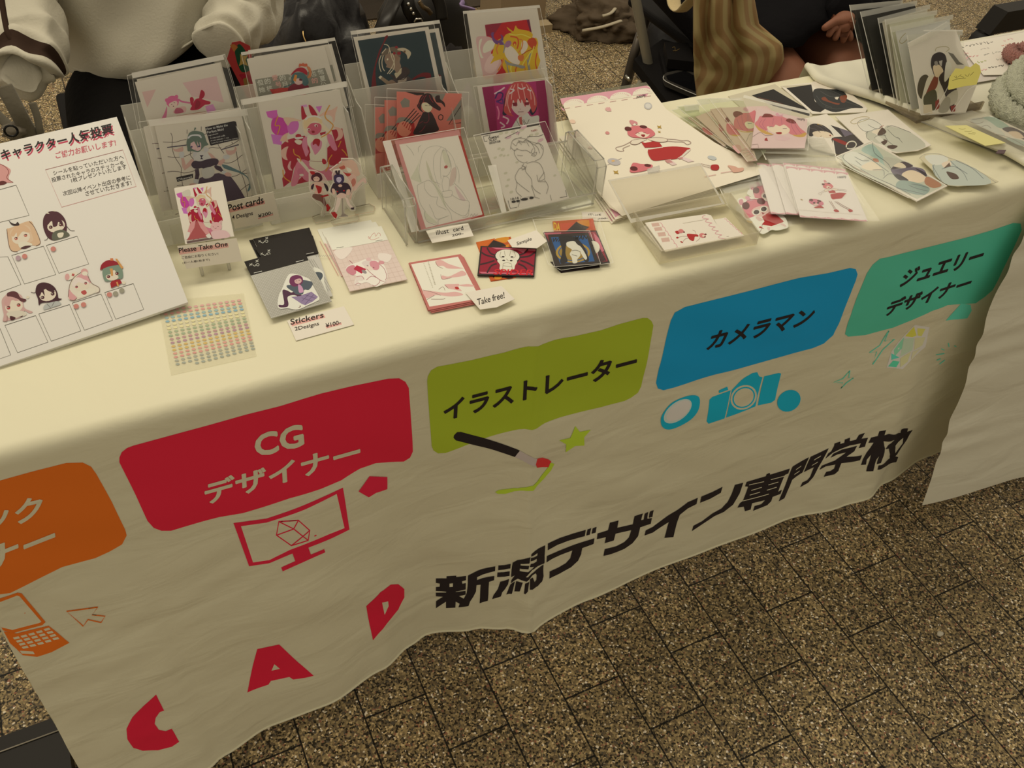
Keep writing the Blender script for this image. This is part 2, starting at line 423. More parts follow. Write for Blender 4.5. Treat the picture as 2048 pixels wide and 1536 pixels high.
def banner():
    a = BannerArt(BannerSurf(), W=WB); a.c = (0, 0)
    cm = cloth_mat('white_polyester', (.82, .79, .59)); k = a.m(cm)
    zs = [.048 + .008 * i for i in range(80)]; zs = [z for z in zs if z < .683] + [.684 + .016 * t for t in (0, .26, .52, .79, 1.05, 1.31)]
    top = .684 + .016 * 1.5708; n = 26
    zs += [top + (.400 - .012) * i / n for i in range(n + 1)] + [top + .388 + d for d in (.003, .006, .012, .04, .075)]
    xs = [X0] + [i * .008 for i in range(-31, 178)] + [X1]; W = len(xs)
    for z in zs:
        for x in xs: a.vs.append(tuple(cloth_point(x, z)))
    for i in range(len(zs) - 1):
        for j in range(W - 1): v = i * W + j; a.fs.append((v, v + 1, v + W + 1, v + W)); a.mi.append(k)
    # left end hanging down, wrapped round the table corner
    b = len(a.vs); ny, nz = 14, 22
    for i in range(nz + 1):
        z = .05 + (.700 - .05) * i / nz; kk = (.70 - z) / .65; y0 = cloth_point(X0, min(z, .684)).y if z < .684 else .012
        for j in range(ny + 1):
            t = j / ny; yy = y0 + (.405 - y0) * t
            a.vs.append((X0 - .0 - kk * .02 * math.sin(t * math.pi) - .008 * kk * math.sin(t * 15) * t, yy, z))
    for i in range(nz):
        for j in range(ny): v = b + i * (ny + 1) + j; a.fs.append((v, v + ny + 1, v + ny + 2, v + 1)); a.mi.append(k)
    nb = len(a.fs)
    cr, bk, cream = 'b5121e', '16100e', cm
    RED = 'a01322'
    # panels
    a.view(*BO).P('-60,165 0,147 150,105 320,62 400,60 440,80 465,115 540,250 605,385 612,412 590,455 530,490 460,522 300,565 150,640 50,690 0,697 -60,705', 'a8400c')
    a.view(*BB).P('60,560 75,525 110,498 150,483 400,415 640,350 870,285 1090,230 1250,180 1350,150 1560,100 1780,55 1850,52 1890,75 1912,115 1925,300 1938,520 1920,560 1880,585 1800,588 1700,595 1600,630 1480,705 1350,760 1150,820 1000,870 850,915 760,930 700,940 500,995 390,1028 330,1028 280,1010 240,965 160,790 60,590', '9c121f')
    a.view(*BC).P('135,560 140,520 165,475 215,445 300,430 480,395 740,335 930,285 1030,275 1080,255 1150,232 1300,205 1500,160 1650,110 1830,62 1870,62 1900,85 1916,120 1905,190 1870,390 1820,600 1795,650 1740,690 1690,715 1500,765 1350,800 1180,845 1060,890 990,940 900,935 800,950 600,1005 450,1060 350,1100 280,1125 220,1128 185,1105 170,1070 150,800', '6a7016')
    a.view(*BD).P('165,560 185,520 240,490 420,445 600,400 850,335 1000,310 1120,282 1150,288 1160,315 1150,350 1110,450 1060,580 1030,640 980,685 920,710 700,770 400,850 300,880 180,920 125,934 95,925 85,895 100,820 130,700', '085c80')
    a.P('1280,232 1320,225 1500,180 1700,130 1880,80 1990,42 2030,45 2035,80 1990,180 1930,300 1880,400 1840,435 1790,470 1720,475 1640,480 1560,510 1450,560 1350,600 1200,640 1110,648 1093,635 1110,570 1160,430 1210,310 1240,265', '347558')
    a.P('1712,472 1762,478 1768,510 1745,550 1630,563', '3f8266')
    # lettering on the panels
    a.hold = False
    a.n = 9; a.view(*BO).T('ック', -75, 395, 200, 335, 5, -118, cream, .035)
    a.n = 9; a.T('ナー', -62, 600, 268, 470, -8, -118, cream, .035)
    a.n = 9; a.view(*BB).T('CG', 935, 556, 1240, 480, -12, -138, cream, .045)
    a.n = 9; a.T('デザイナー', 612, 862, 1602, 585, -8, -143, cream, .035)
    a.n = 9; a.view(*BC).T('イラストレーター', 262, 873, 1778, 478, 8, -158, bk, .035)
    a.n = 9; a.view(*BD).T('カメラマン', 350, 722, 905, 580, 38, -96, bk, .035)
    a.n = 9; a.T('ジュエリー', 1378, 385, 1808, 256, 42, -92, bk, .035)
    a.n = 9; a.T('デザイナー', 1297, 543, 1745, 398, 40, -86, bk, .035)
    a.hold = True
    a.n = 8; a.view(860, 1080, 6.827)
    for t in ('80,522 225,522 225,492 357,484 357,503 492,487 490,545 435,560 440,595 488,585 486,672 350,700 350,708 484,692 486,742 395,762 460,800 500,725 515,590 518,482 892,357 888,420 640,505 640,545 878,487 874,545 806,568 790,826 676,860 686,655 690,605 632,615 625,700 590,770 545,840 525,898 388,917 405,866 350,838 345,920 218,926 218,838 80,928 82,832 178,772 80,765 80,718 218,716 222,702 80,692 80,640 132,635 134,592 80,582',
              '935,345 1102,325 1096,384 930,408', '922,440 1090,425 1086,488 916,502', '960,568 1080,530 1065,600 1030,660 985,715 968,768 848,803 870,745 930,665',
              '1128,303 1200,275 1372,235 1360,318 1240,326 1240,350 1355,352 1345,400 1235,400 1232,435 1340,440 1420,360 1365,375 1385,340 1455,290 1455,250 1380,300 1385,255 1465,212 1465,172 1388,238 1388,205 1430,150 1480,115 1570,70 1560,315 1470,355 1400,410 1345,470 1320,500 1312,516 1340,512 1400,452 1480,380 1548,330 1548,490 1530,560 1470,625 1370,690 1372,545 1400,510 1425,572 1450,545 1455,480 1440,450 1400,478 1360,545 1320,572 1220,560 1180,575 1105,590 1112,545 1170,500 1108,505',
              '1105,602 1180,596 1120,738 1040,742', '1200,598 1280,604 1245,738 1168,730', '1305,605 1360,575 1340,705 1305,745 1290,740'): a.P(t, bk)
    a.n = 13; a.P('265,590 312,585 310,634 265,636', cream); a.n = 8
    a.view(1080, 960, 4.876)
    for t in ('75,618 200,560 330,518 445,485 435,545 270,592 170,630 75,683', '462,480 498,468 485,530 450,540', '512,470 550,455 542,512 502,522',
              '65,740 180,690 330,630 530,567 520,622 410,662 400,720 370,785 300,850 190,910 90,958 92,892 180,852 250,810 295,760 315,685 200,728 120,765 62,802',
              '560,520 662,487 680,415 765,393 752,465 905,430 922,350 1002,325 985,390 1090,368 1078,425 975,460 955,545 900,615 820,670 765,693 618,738 630,672 740,645 820,605 865,560 888,487 735,522 718,588 630,614 642,555 553,575',
              '1022,325 1055,310 1045,378 1010,385', '1072,305 1108,292 1095,358 1060,366',
              '1030,490 1100,455 1180,395 1240,350 1340,290 1440,215 1538,172 1525,232 1440,275 1362,338 1300,555 1212,563 1255,408 1180,455 1100,510 1018,540',
              '1572,160 1680,115 1778,65 1762,122 1660,180 1560,220', '1900,45 1980,25 1945,130 1880,240 1790,310 1700,350 1580,430 1480,496 1495,445 1580,400 1680,325 1770,275 1830,210 1870,130'): a.P(t, bk)
    a.view(1460, 840, 5.12)
    for t in ('170,632 365,575 375,552 405,540 410,558 612,495 595,545 560,560 510,680 490,735 530,712 515,755 435,785 420,830 380,870 235,928 250,880 320,860 360,818 225,850 210,915 152,932 140,885 75,895 100,850 130,830 185,680 153,678',
              '640,475 808,380 765,480 740,535 680,575 635,610 555,800 498,830 560,680', '825,375 1010,288 895,500 850,585 800,640 718,686 740,638 790,615 820,580 860,480 755,532',
              '1035,320 1065,265 1070,240 1130,220 1128,245 1170,232 1175,200 1228,180 1225,215 1290,200 1320,150 1380,130 1345,190 1412,180 1385,278 1318,288 1340,235 1230,258 1120,300 1050,335 975,395 1005,340',
              '1055,345 1150,300 1300,262 1275,320 1195,382 1350,360 1330,410 1140,440 1110,520 1070,555 960,580 985,530 1030,520 1065,495 1080,455 980,475 915,510 940,465 1075,415 1190,330 1100,350 1030,385',
              '1445,178 1515,165 1530,112 1597,103 1580,155 1625,140 1745,130 1755,95 1822,85 1812,120 1870,100 1810,200 1760,270 1710,350 1690,370 1720,378 1700,430 1665,435 1600,470 1508,508 1520,465 1590,430 1635,390 1625,290 1590,297 1620,255 1690,200 1570,215 1585,290 1570,370 1545,440 1500,450 1525,370 1500,400 1465,522 1395,525 1430,410 1445,350 1400,410 1390,455 1340,458 1360,400 1400,330 1475,235 1418,235'): a.P(t, bk)
    a.n = 13
    for t in ('1690,262 1770,180 1765,235 1690,335', '675,500 730,462 722,475 670,512', '660,548 712,515 705,527 655,560', '862,400 930,360 925,372 855,412', '840,458 900,422 893,434 832,468'): a.P(t, cream)
    for t in ('192,662 345,628', '215,718 322,686', '200,766 305,735', '415,608 565,568', '390,662 492,632', '375,716 475,685', '130,825 395,755'): a.L(t, 7, cream)
    # laptop and arrow
    a.n = 4; a.hold = False
    O = 'a8400c'
    a.view(*BO).P('-60,735 85,688 105,692 220,830 205,845 60,885 -60,850', O).P('-60,755 82,702 95,706 200,828 190,834 60,868 -60,842', cream)
    a.P('-20,870 80,885 235,848 335,930 250,975 180,998 110,990 80,960', O)
    a.hold = True
    for r in range(4):
        for q_ in range(5):
            x, y = 62 + q_ * 37 + r * 14, 905 - q_ * 8 + r * 15 - q_ * q_ * .6
            a.P([(x, y), (x + 27, y - 7), (x + 35, y + 3), (x + 8, y + 9)], cream)
    a.P('95,968 160,972 168,985 105,982', cream); a.hold = False
    a.L('322,778 472,758 445,795 508,802 488,832 425,818 402,850', 6, O, closed=1)
    # monitor with a wire cube, pentagon
    a.n = 4
    a.view(*BB).P('790,978 1000,950 1250,860 1490,752 1532,1020 1420,1075 1150,1180 1020,1235 890,1255', RED)
    a.P('838,998 1000,975 1250,890 1450,792 1500,1010 1400,1050 1150,1150 1020,1215 915,1230', cream)
    a.P('1165,1165 1265,1125 1285,1180 1370,1145 1377,1165 1105,1287 1095,1262 1185,1222', RED)
    a.L('1080,968 1205,960 1277,1025 1268,1088 1160,1122 1065,1055', 8, RED, closed=1)
    for l in ('1080,968 1175,1015', '1205,960 1175,1015', '1065,1055 1175,1015', '1175,1015 1268,1088', '1160,1122 1277,1025'): a.L(l, 7, RED)
    a.P('1660,678 1773,683 1773,760 1700,785 1655,812 1590,775', RED)
    # brush and star
    a.n = 8
    a.view(*BC).P('345,985 370,960 400,958 865,1105 825,1155 360,1025 342,1005', bk).P('865,1105 960,1160 1000,1170 985,1230 940,1215 825,1155', '7d6f60')
    a.P('1105,1200 1135,1210 1110,1260 1050,1330 975,1415 900,1420 750,1445 690,1445 670,1432 700,1415 850,1400 960,1390 1000,1350 1060,1270 1095,1225', '75801c')
    a.P('1000,1170 1040,1160 1090,1175 1112,1192 1095,1215 1090,1235 1000,1240 988,1215', '94201c')
    a.P('1300,912 1335,958 1422,942 1370,1000 1372,1065 1300,1068 1225,1118 1228,1055 1175,1025 1262,1005', '75801c')
    # camera, lens, dot
    a.n = 2
    B = '0a6a90'
    a.view(*BD).P('370,985 385,970 483,935 450,1085 365,1113 355,1100', B).P('490,932 540,880 560,865 600,842 625,838 635,860 653,865 615,1020 458,1080', B)
    a.P('662,860 740,842 752,845 720,985 700,1000 628,1015', B).P('420,935 465,915 470,932 420,950', B)
    a.E(552, 972, 74, 62, cream, -35, 24).E(552, 972, 64, 53, B, -35, 24).E(552, 972, 56, 46, cream, -35, 24)
    a.E(793, 990, 66, 54, B, -35, 24)
    a.P('110,1100 120,1060 170,1000 250,965 300,962 318,985 310,1040 270,1090 200,1130 150,1143 120,1130', B, 1).E(200, 1045, 88, 46, '7fa09a', -38, 24).E(204, 1043, 76, 38, '9c9f80', -38, 24)
    # gem and sparkles
    a.n = 2
    G = '3c8468'
    a.view(*BR).P('705,275 795,290 770,410 630,548 530,538 560,440 635,345', 'a39a70')
    for t, c in (('575,430 640,350 625,420 580,470', '5c8a60'), ('645,345 700,285 715,340 690,350', '98962e'), ('720,295 770,300 745,345 722,340', '9c9a3e'), ('640,360 700,355 690,430 615,470', '7d9666'),
                 ('705,355 770,350 750,400 700,430', 'a59c5c'), ('560,450 610,475 560,490', '3f8a68'), ('540,530 570,495 610,500 590,535', '3b8a5e'), ('615,480 680,440 660,500 615,535', '8b9a58'), ('690,440 740,420 680,490', '9d9a60')): a.P(t, c)
    for t in ('545,310 520,375 580,362 505,430 445,518 470,440 425,445 490,400', '305,555 298,600 328,600 285,630 250,665 262,630 205,628 262,605'): a.L(t, 5, G, closed=1)
    for t in ('910,385 914,410', '865,420 885,430', '835,458 885,450', '838,492 862,482', '855,515 888,490', '945,402 958,408'): a.L(t, 5, G)
    # CAD
    a.n = 2
    a.view(*BT).P('328,728 260,790 190,860 155,930 160,990 195,1040 250,1057 340,1055 420,1035 463,1005 420,928 385,942 345,935 320,900 325,865 350,830 375,822', 'a3101f')
    a.P('920,462 1048,435 1160,540 1250,618 1200,630 1130,640 1108,625 1000,648 985,670 862,716', 'a3101f').P('1020,550 1052,577 1003,588', cream)
    a.P('1558,210 1640,130 1700,85 1745,82 1780,110 1780,160 1745,230 1680,310 1630,370 1597,410 1575,310', 'a3101f').P('1650,190 1685,182 1688,210 1665,262', cream)
    me = bpy.data.meshes.new('banner_cloth'); me.from_pydata(a.vs, [], a.fs)
    for m in a.mats: me.materials.append(m)
    me.polygons.foreach_set('material_index', a.mi); me.polygons.foreach_set('use_smooth', [True] * len(a.fs)); me.update()
    o = bpy.data.objects.new('banner_cloth', me); C.objects.link(o)
    tag(o, 'white school banner cloth with coloured job panels draped over the table', 'tablecloth')
    # stitched hem
    vf = ([], []); tube(vf, [tuple(cloth_point(x, .048)) for x in [X0 + .01 * i for i in range(int((X1 - X0) / .01) + 1)]], .0022, 6)
    mesh_obj('hem', *vf, cm, None, o, None, True)
banner()

# ------------------------------------------------------------------ plain white cloth of the next table
def white_cloth():
    cm = cloth_mat('white_cloth_weave', (.80, .78, .64), .5)
    L = [(1.150, .418), (1.137, .373), (1.178, .29), (1.232, .165), (1.258, .08), (1.262, .03)]
    def left(y):
        for (a, p), (b, q) in zip(L[::-1], L[::-1][1:]):
            if y <= q: return a + (b - a) * max(0, (y - p) / (q - p))
        return L[0][0]
    rows = []; W = 90
    yh = lambda x: -.118 - .012 * math.sin((x - 1.2) * 5) - .018 * sstep(1.35, 1.6, x)
    def fr(x, z):
        k = (.69 - z) / .64; e = 1 - sstep(0, .35, x - 1.24)
        y = -.024 + (yh(x) + .024) * k ** 1.2 - .006 * math.sin(x * 14 + 1) * k
        y -= .0028 * e * math.sin(z * 85 + math.sin(z * 31) * 2) * sstep(0, .2, k) * sstep(0, .3, 1 - k)
        y -= .016 * math.exp(-((x - 1.55) / .05) ** 2) * sstep(.6, 1, k)
        return y - .006 * k * noise.noise(Vector((x * 5, z * 4, 5)))
    zs = [.05 + .011 * i for i in range(59)]
    for z in zs:
        xl = 1.240 + .003 * math.sin(z * 9) + .012 * sstep(.5, .69, z)
        rows.append([(x := xl + (2.75 - xl) * (j / W) ** 1.5, fr(x, z), z) for j in range(W + 1)])
    for t in (.3, .7, 1.1, 1.5):
        rows.append([(x := 1.262 + (2.75 - 1.262) * (j / W) ** 1.5, fr(x, .688) + .018 * (1 - math.cos(t)), .690 + .0165 * math.sin(t)) for j in range(W + 1)])
    for i in range(1, 30):
        y = -.004 + .424 * i / 29; xl = left(y)
        row = []
        for j in range(W + 1):
            t = (j / W) ** 1.5; x = xl + (2.75 - xl) * t
            d = x - xl; z = .7075 + .010 * math.exp(-(d / .022) ** 2) * (1 + .25 * math.sin(y * 30)) + .002 * math.exp(-((d - .07) / .02) ** 2)
            row.append((x, y, z))
        rows.append(row)
    rows.append([(x, y + .012, z - .02) for x, y, z in rows[-1]]); rows.append([(x, y + .002, z - .09) for x, y, z in rows[-1]])
    V = [p for r in rows for p in r]; F = []
    for i in range(len(rows) - 1):
        for j in range(W): v = i * (W + 1) + j; F.append((v, v + 1, v + W + 2, v + W + 1))
    # turned-under left border
    b = len(V); n = 0; idx = [i for i in range(len(zs) + 4, len(rows) - 2)]
    for i in idx:
        x, y, z = rows[i][0]
        for p in ((x, y, z), (x - .006, y, z - .004), (x - .007, y, z - .010), (x - .001, y, z - .0145)): V.append(p)
    for i in range(len(idx) - 1):
        for j in range(3): v = b + i * 4 + j; F.append((v, v + 4, v + 5, v + 1))
    o = obj3('white_tablecloth', (V, F), cm, loc=(1.9, .2, .7)); subsurf(o, 1)
    tag(o, 'plain white tablecloth overlapping the banner cloth at the right, hanging loose at its corner', 'tablecloth')
white_cloth()
# ------------------------------------------------------------------ frosted card racks
def quad_plate(plane, p, th, mt, name, parent, view=(0, 0, 1), sm=0):
    a = Art(plane, view); a.slab(p, mt, th, sm); return a.build(name, parent)
def rack(x0, x1, yf, yaw, label, top1, top2, a1=.0262, a2=.054):
    """two steps: front wall, two back panels leaning like the cards, side fins and a floor plate"""
    w_ = x1 - x0; c, s_ = math.cos(yaw), math.sin(yaw)
    def R(x, y, z): return (x0 + x * c - y * s_, yf + x * s_ + y * c, z)
    t = empty('card_rack', R(w_ / 2, .05, .7005), label, 'card rack', 'frosted two-step card racks')
    fm = FROST()
    def part(name, boxes, lean=0):
        vf = ([], [])
        for lo, hi in boxes:
            b = len(vf[0]); box(vf, lo, hi)
            for i in range(b, len(vf[0])):
                x, y, z = vf[0][i]; vf[0][i] = R(x, y + (z - .7005) * lean, z)
        return obj3(name, vf, fm, t, smooth=False)
    k = math.tan(.38)
    part('base_plate', [((0, 0, .7005), (w_, .098, .7020))])
    part('front_wall', [((0, 0, .7022), (w_, .0015, .738)), ((.012, -.001, .7022), (w_ - .012, -.0001, .731))], -.05)
    part('back_panel', [((0, a1, .7022), (w_, a1 + .0012, top1))], k)
    part('back_panel', [((0, a2, .7022), (w_, a2 + .0012, top2))], k)
    for x in (0, w_ - .0014):
        V = []; zt1, zt2 = top1 - .012, top2 - .012
        prof = [(.002, .7022), (.096, .7022), (a2 + k * (zt2 - .70), zt2), (a1 - .004 + k * (zt1 - .70), zt1), (a1 - .024 + k * (zt1 - .70), zt1), (.004, .740)]
        V = [R(x, y, z) for y, z in prof] + [R(x + .0014, y, z) for y, z in prof]; n = len(prof)
        F = [tuple(range(n)), tuple(range(2 * n - 1, n - 1, -1))] + [(i, i + n, (i + 1) % n + n, (i + 1) % n) for i in range(n)]
        obj3('side_fin', (V, F), fm, t, smooth=False)
    return t
rack(.030, .154, .280, .03, 'frosted plastic card rack at the left end, beside the voting board', .820, .836)
rack(.164, .292, .280, .02, 'frosted plastic card rack holding the red maid postcards, second from the left', .824, .838)
rack(.312, .437, .292, .0, 'frosted plastic card rack behind the clear stand, holding the dark green cards', .818, .838, .0345, .060)
rack(.449, .585, .296, -.05, 'frosted plastic card rack at the right, holding the yellow-haired card', .815, .836, .0215, .056)

PT = .0009
def sleeved(name, plane, slv, view, label, group=None, flap=None, cat='postcard', W=WU, flapmat=None, filmname='clear_sleeve', fm=None):
    """starts a card whose clear sleeve becomes its child when finished"""
    a = Art(plane, view, W)
    def done(o):
        f = Art(plane, view); f.c = a.c; f.h0 = .0012
        f.P(slv, fm or FILM())
        if flap: f.P(flap, flapmat or EDGE())
        s4 = pts(slv)
        for i in range(len(s4)): f.L([s4[i], s4[(i + 1) % len(s4)]], .7 * view[2] if i != 0 else 1.4 * view[2], EDGE())
        f.build(filmname, o); tag(o, label, cat, group)
    return a, done
PAPER = lambda W=WU: mat('white_paper', (.84, .80, .72), .6)
def PWH(): return mat('white_paper', (.84, .80, .72), .6)

# ---- rack A, back: card with the pink-haired girl and big red hand
pA1 = Plane(.056, .338, .752, .10, .38); pA2 = Plane(.06, .299, .705, .09, .38)
pB1 = Plane(.185, .343, .752, .05, .38); pB2 = Plane(.177, .299, .705, .03, .38)
pC1 = Plane(.32, .361, .762, .02, .38); pC2 = Plane(.35, .311, .705, -.10, .38)
pD1 = Plane(.47, .356, .765, -.04, .38); pD2 = Plane(.49, .314, .705, -.05, .38)
def card_A1():
    a, done = sleeved('postcard', pA1, '90,455 1330,190 1620,1180 300,1500', Z3, 'postcard of a pink twin-tailed girl and a big red hand, back of the left rack', 'postcards in the frosted racks', '150,430 1320,195 1335,250 165,490')
    a.slab('190,540 1275,295 1540,1230 480,1490', PWH(), PT)
    a.P('280,665 460,632 350,865', 'c8a391').P('800,548 1235,462 1330,800 920,720', 'c9a596').P('1090,850 1190,820 1230,900 1120,940', 'c988a4')
    a.L('745,760 800,790 900,805', 22, 'c0607c', 1).P('600,850 570,930 510,1060 570,1050 600,950', 'c46a80', 1)
    a.P('690,900 760,860 830,850 850,890 820,930 690,935', 'c9a08e', 1).P('720,870 790,880 810,925 700,940', 'a8505e', 1)
    a.E(672, 790, 82, 78, 'c9607e').E(595, 770, 20, 24, 'c9607e').E(722, 728, 24, 26, 'c9607e').P('625,820 700,780 735,800 720,860 690,885 650,870', 'd8b79c', 1)
    a.L('655,820 668,832', 7, '6a2838').L('688,798 704,806', 7, '6a2838').E(684, 848, 8, 7, '5a1c28')
    a.P('895,745 925,730 945,760 940,800 925,840 905,820', 'a81434', 1).P('1040,640 1075,660 1085,700 1060,745 1015,755 1020,700', 'a00f2e', 1)
    a.P('960,765 1010,745 1060,760 1120,780 1155,790 1150,820 1090,830 1060,850 1000,890 900,895 930,830', 'ab1636', 1).P('980,770 1030,800 1010,860 960,880', '8c1029', 1)
    a.P('720,975 800,960 1090,915 1060,955 770,1010', 'ad7f60', 1)
    o = a.build('postcard'); done(o)
    return o
card_A1()
def card_A1b():
    a, done = sleeved('postcard', Plane(.056, .342, .752, .10, .38), '150,425 1345,185 1640,1170 330,1480', Z3, 'second postcard tucked behind the pink twin-tailed girl, only its edge showing', 'postcards in the frosted racks')
    a.slab('215,505 1290,285 1560,1220 500,1480', PWH(), PT); done(a.build('postcard'))
card_A1b()
# ---- rack A, front: four-armed maid
def maid(a, dx=0., dy=0.):
    k = 2.6
    for t in ('450,190 475,260 470,400 510,540 600,690 600,800 625,965', '335,322 420,325 520,325 600,300 680,285', '690,140 688,200', '895,95 895,160', '920,215 985,200', '405,535 500,548 620,540 700,515 765,480',
              '470,750 560,755 640,775 740,760 800,738', '540,960 590,952 640,962', '1005,415 1060,400 1130,410 1190,405', '1190,620 1300,630 1400,590 1470,530 1545,485', '1340,830 1420,810 1500,760 1600,690', '1410,460 1430,600 1470,750 1520,880 1560,1030 1575,1130',
              '1140,355 1170,410 1230,490', '1340,320 1360,350', '1240,400 1360,350 1480,270', '1470,1030 1560,960 1660,905', '1470,770 1550,780 1615,770', '740,440 740,520 790,580', '1620,1120 1715,1090', '350,1045 420,1035', '470,750 400,760'):
        a.L(t, 8, '4a3a34', 1)
    a.P('950,105 1375,15 1405,25 1455,265 1445,280 1040,375 1025,365', '1d161c')
    for t, x0, y0, x1, y1, h in (('How to Make the', 970, 150, 1285, 88, 34), ('Perfect Maid', 985, 200, 1225, 150, 36), ('Ingredients', 1005, 240, 1145, 210, 22), ('A cute maid outfit', 1030, 278, 1245, 235, 22),
                                 ('A cute attitude : 1 cup', 1035, 318, 1300, 268, 22), ('Love for your masters : Infinite', 1050, 352, 1440, 275, 22)): a.T(t, x0, y0, x1, y1, -6, -h, 'c9c0ac', .006)
    a.P('528,840 775,785 775,845 545,905', '1d161c').T('Okawaii', 550, 888, 760, 842, -4, -30, 'c9c0ac', .006)
    a.P('395,395 680,358 682,375 398,408', '4a4047').P('1180,428 1440,352 1448,368 1190,440', '4a4047')
    # tail of hair
    a.P('1200,650 1280,665 1400,720 1480,760 1560,820 1610,880 1625,950 1600,1030 1570,1040 1595,960 1585,880 1540,820 1440,770 1330,740 1230,705', '536a66', 1)
    # upper arms and trays' hands
    sk = 'c09782'
    a.P('600,540 635,540 670,660 750,570 790,580 770,650 655,735 620,690', sk).P('575,480 640,470 635,550 580,545', 'b9b3a4', 1).P('480,410 520,430 600,400 625,390 630,450 560,465 500,450', sk, 1)
    a.P('1000,470 1050,500 1110,560 1060,575 1010,540', sk).P('1140,610 1230,560 1245,600 1180,670 1140,650', sk).P('1225,520 1300,510 1305,560 1240,575 1215,545', 'b9b3a4', 1).P('1255,430 1290,445 1370,440 1390,390 1410,420 1390,480 1320,510 1270,490', sk, 1)
    # skirt, bodice, apron
    a.P('870,850 1000,800 1150,775 1330,830 1400,920 1480,1040 1540,1145 1280,1200 1220,1180 1000,1080 850,930', '473440')
    a.P('780,470 830,455 960,460 1000,500 1040,560 1000,590 880,600 790,590', 'c0b7a4', 1).P('790,470 770,530 800,545 830,480', 'b9b0a2', 1).P('950,395 1000,420 1000,450 950,470 930,430', 'b9b0a2', 1)
    a.P('760,625 800,595 880,605 960,580 1060,560 1130,570 1150,610 1120,660 1060,670 960,720 900,700 840,715 780,700 750,660', '3a2834', 1)
    a.P('800,720 860,715 870,800 850,880 800,870 810,790', '3d2a35').P('1110,660 1180,680 1220,740 1190,760 1110,720 1080,680', '3d2a35')
    a.P('900,730 1000,690 1070,700 1090,780 1050,830 980,855 920,840', 'b6ad99', 1).P('790,870 850,870 850,920 790,925', 'b9b3a4', 1).P('1195,750 1245,745 1260,785 1215,790', 'b9b3a4', 1)
    a.P('1235,785 1290,765 1340,795 1320,825 1260,820', sk, 1).P('720,945 760,925 820,930 800,960 740,960', sk, 1)
    a.P('870,515 930,515 900,545 925,575 900,570 880,575 895,545', '2b2030')
    # head
    a.P('700,240 720,190 780,160 850,165 920,185 950,240 975,320 1000,360 940,385 900,430 850,470 760,455 700,455 690,400 680,330', '5d6a58', 1)
    a.P('735,330 780,315 860,310 890,340 890,420 850,450 800,440 750,410 725,370', 'cda79a', 1).P('700,250 750,215 860,210 900,245 890,265 850,235 760,235 705,275', 'c4bcae', 1)
    a.P('760,270 850,250 930,300 925,420 905,350 870,320 880,400 850,350 830,300 850,420 790,310 740,340 730,430 710,440 715,330', '5d6a58').P('800,110 820,118 805,145 790,150', '5d6a58', 1)
    a.E(752, 392, 17, 13, '4b3a5a').E(862, 385, 19, 13, '4b3a5a').E(808, 428, 6, 3, '8a4a50')
def card_A2():
    a, done = sleeved('postcard', pA2, '120,5 1560,-160 1900,1180 470,1400', Z4, 'postcard of a green-haired four-armed maid carrying trays, front step of the left rack', 'postcards in the frosted racks', '120,5 1560,-160 1585,-70 140,95')
    a.slab('215,85 1460,-175 1765,1080 480,1320', PWH(), PT); maid(a); done(a.build('postcard'))
    a, done = sleeved('postcard', Plane(.06, .303, .705, .09, .38), '-20,30 1450,-180 1800,1150 350,1400', Z4, 'postcard fanned out left behind the four-armed maid card', 'postcards in the frosted racks')
    a.slab('50,100 1300,-150 1600,1090 320,1340', PWH(), PT)
    for t in ('180,345 240,340 290,350', '305,420 330,520 350,580 380,610', '250,558 300,560 350,570', '320,778 380,775 440,798', '390,985 430,980 480,990', '440,830 470,920 490,980', '465,1210 500,1195', '520,1380 560,1370'): a.L(t, 9, '5a3a38', 1)
    a.P('240,415 300,405 302,422 245,430', '4a4047').P('382,872 455,858 462,918 395,932', '1d161c')
    done(a.build('postcard'))
card_A2()
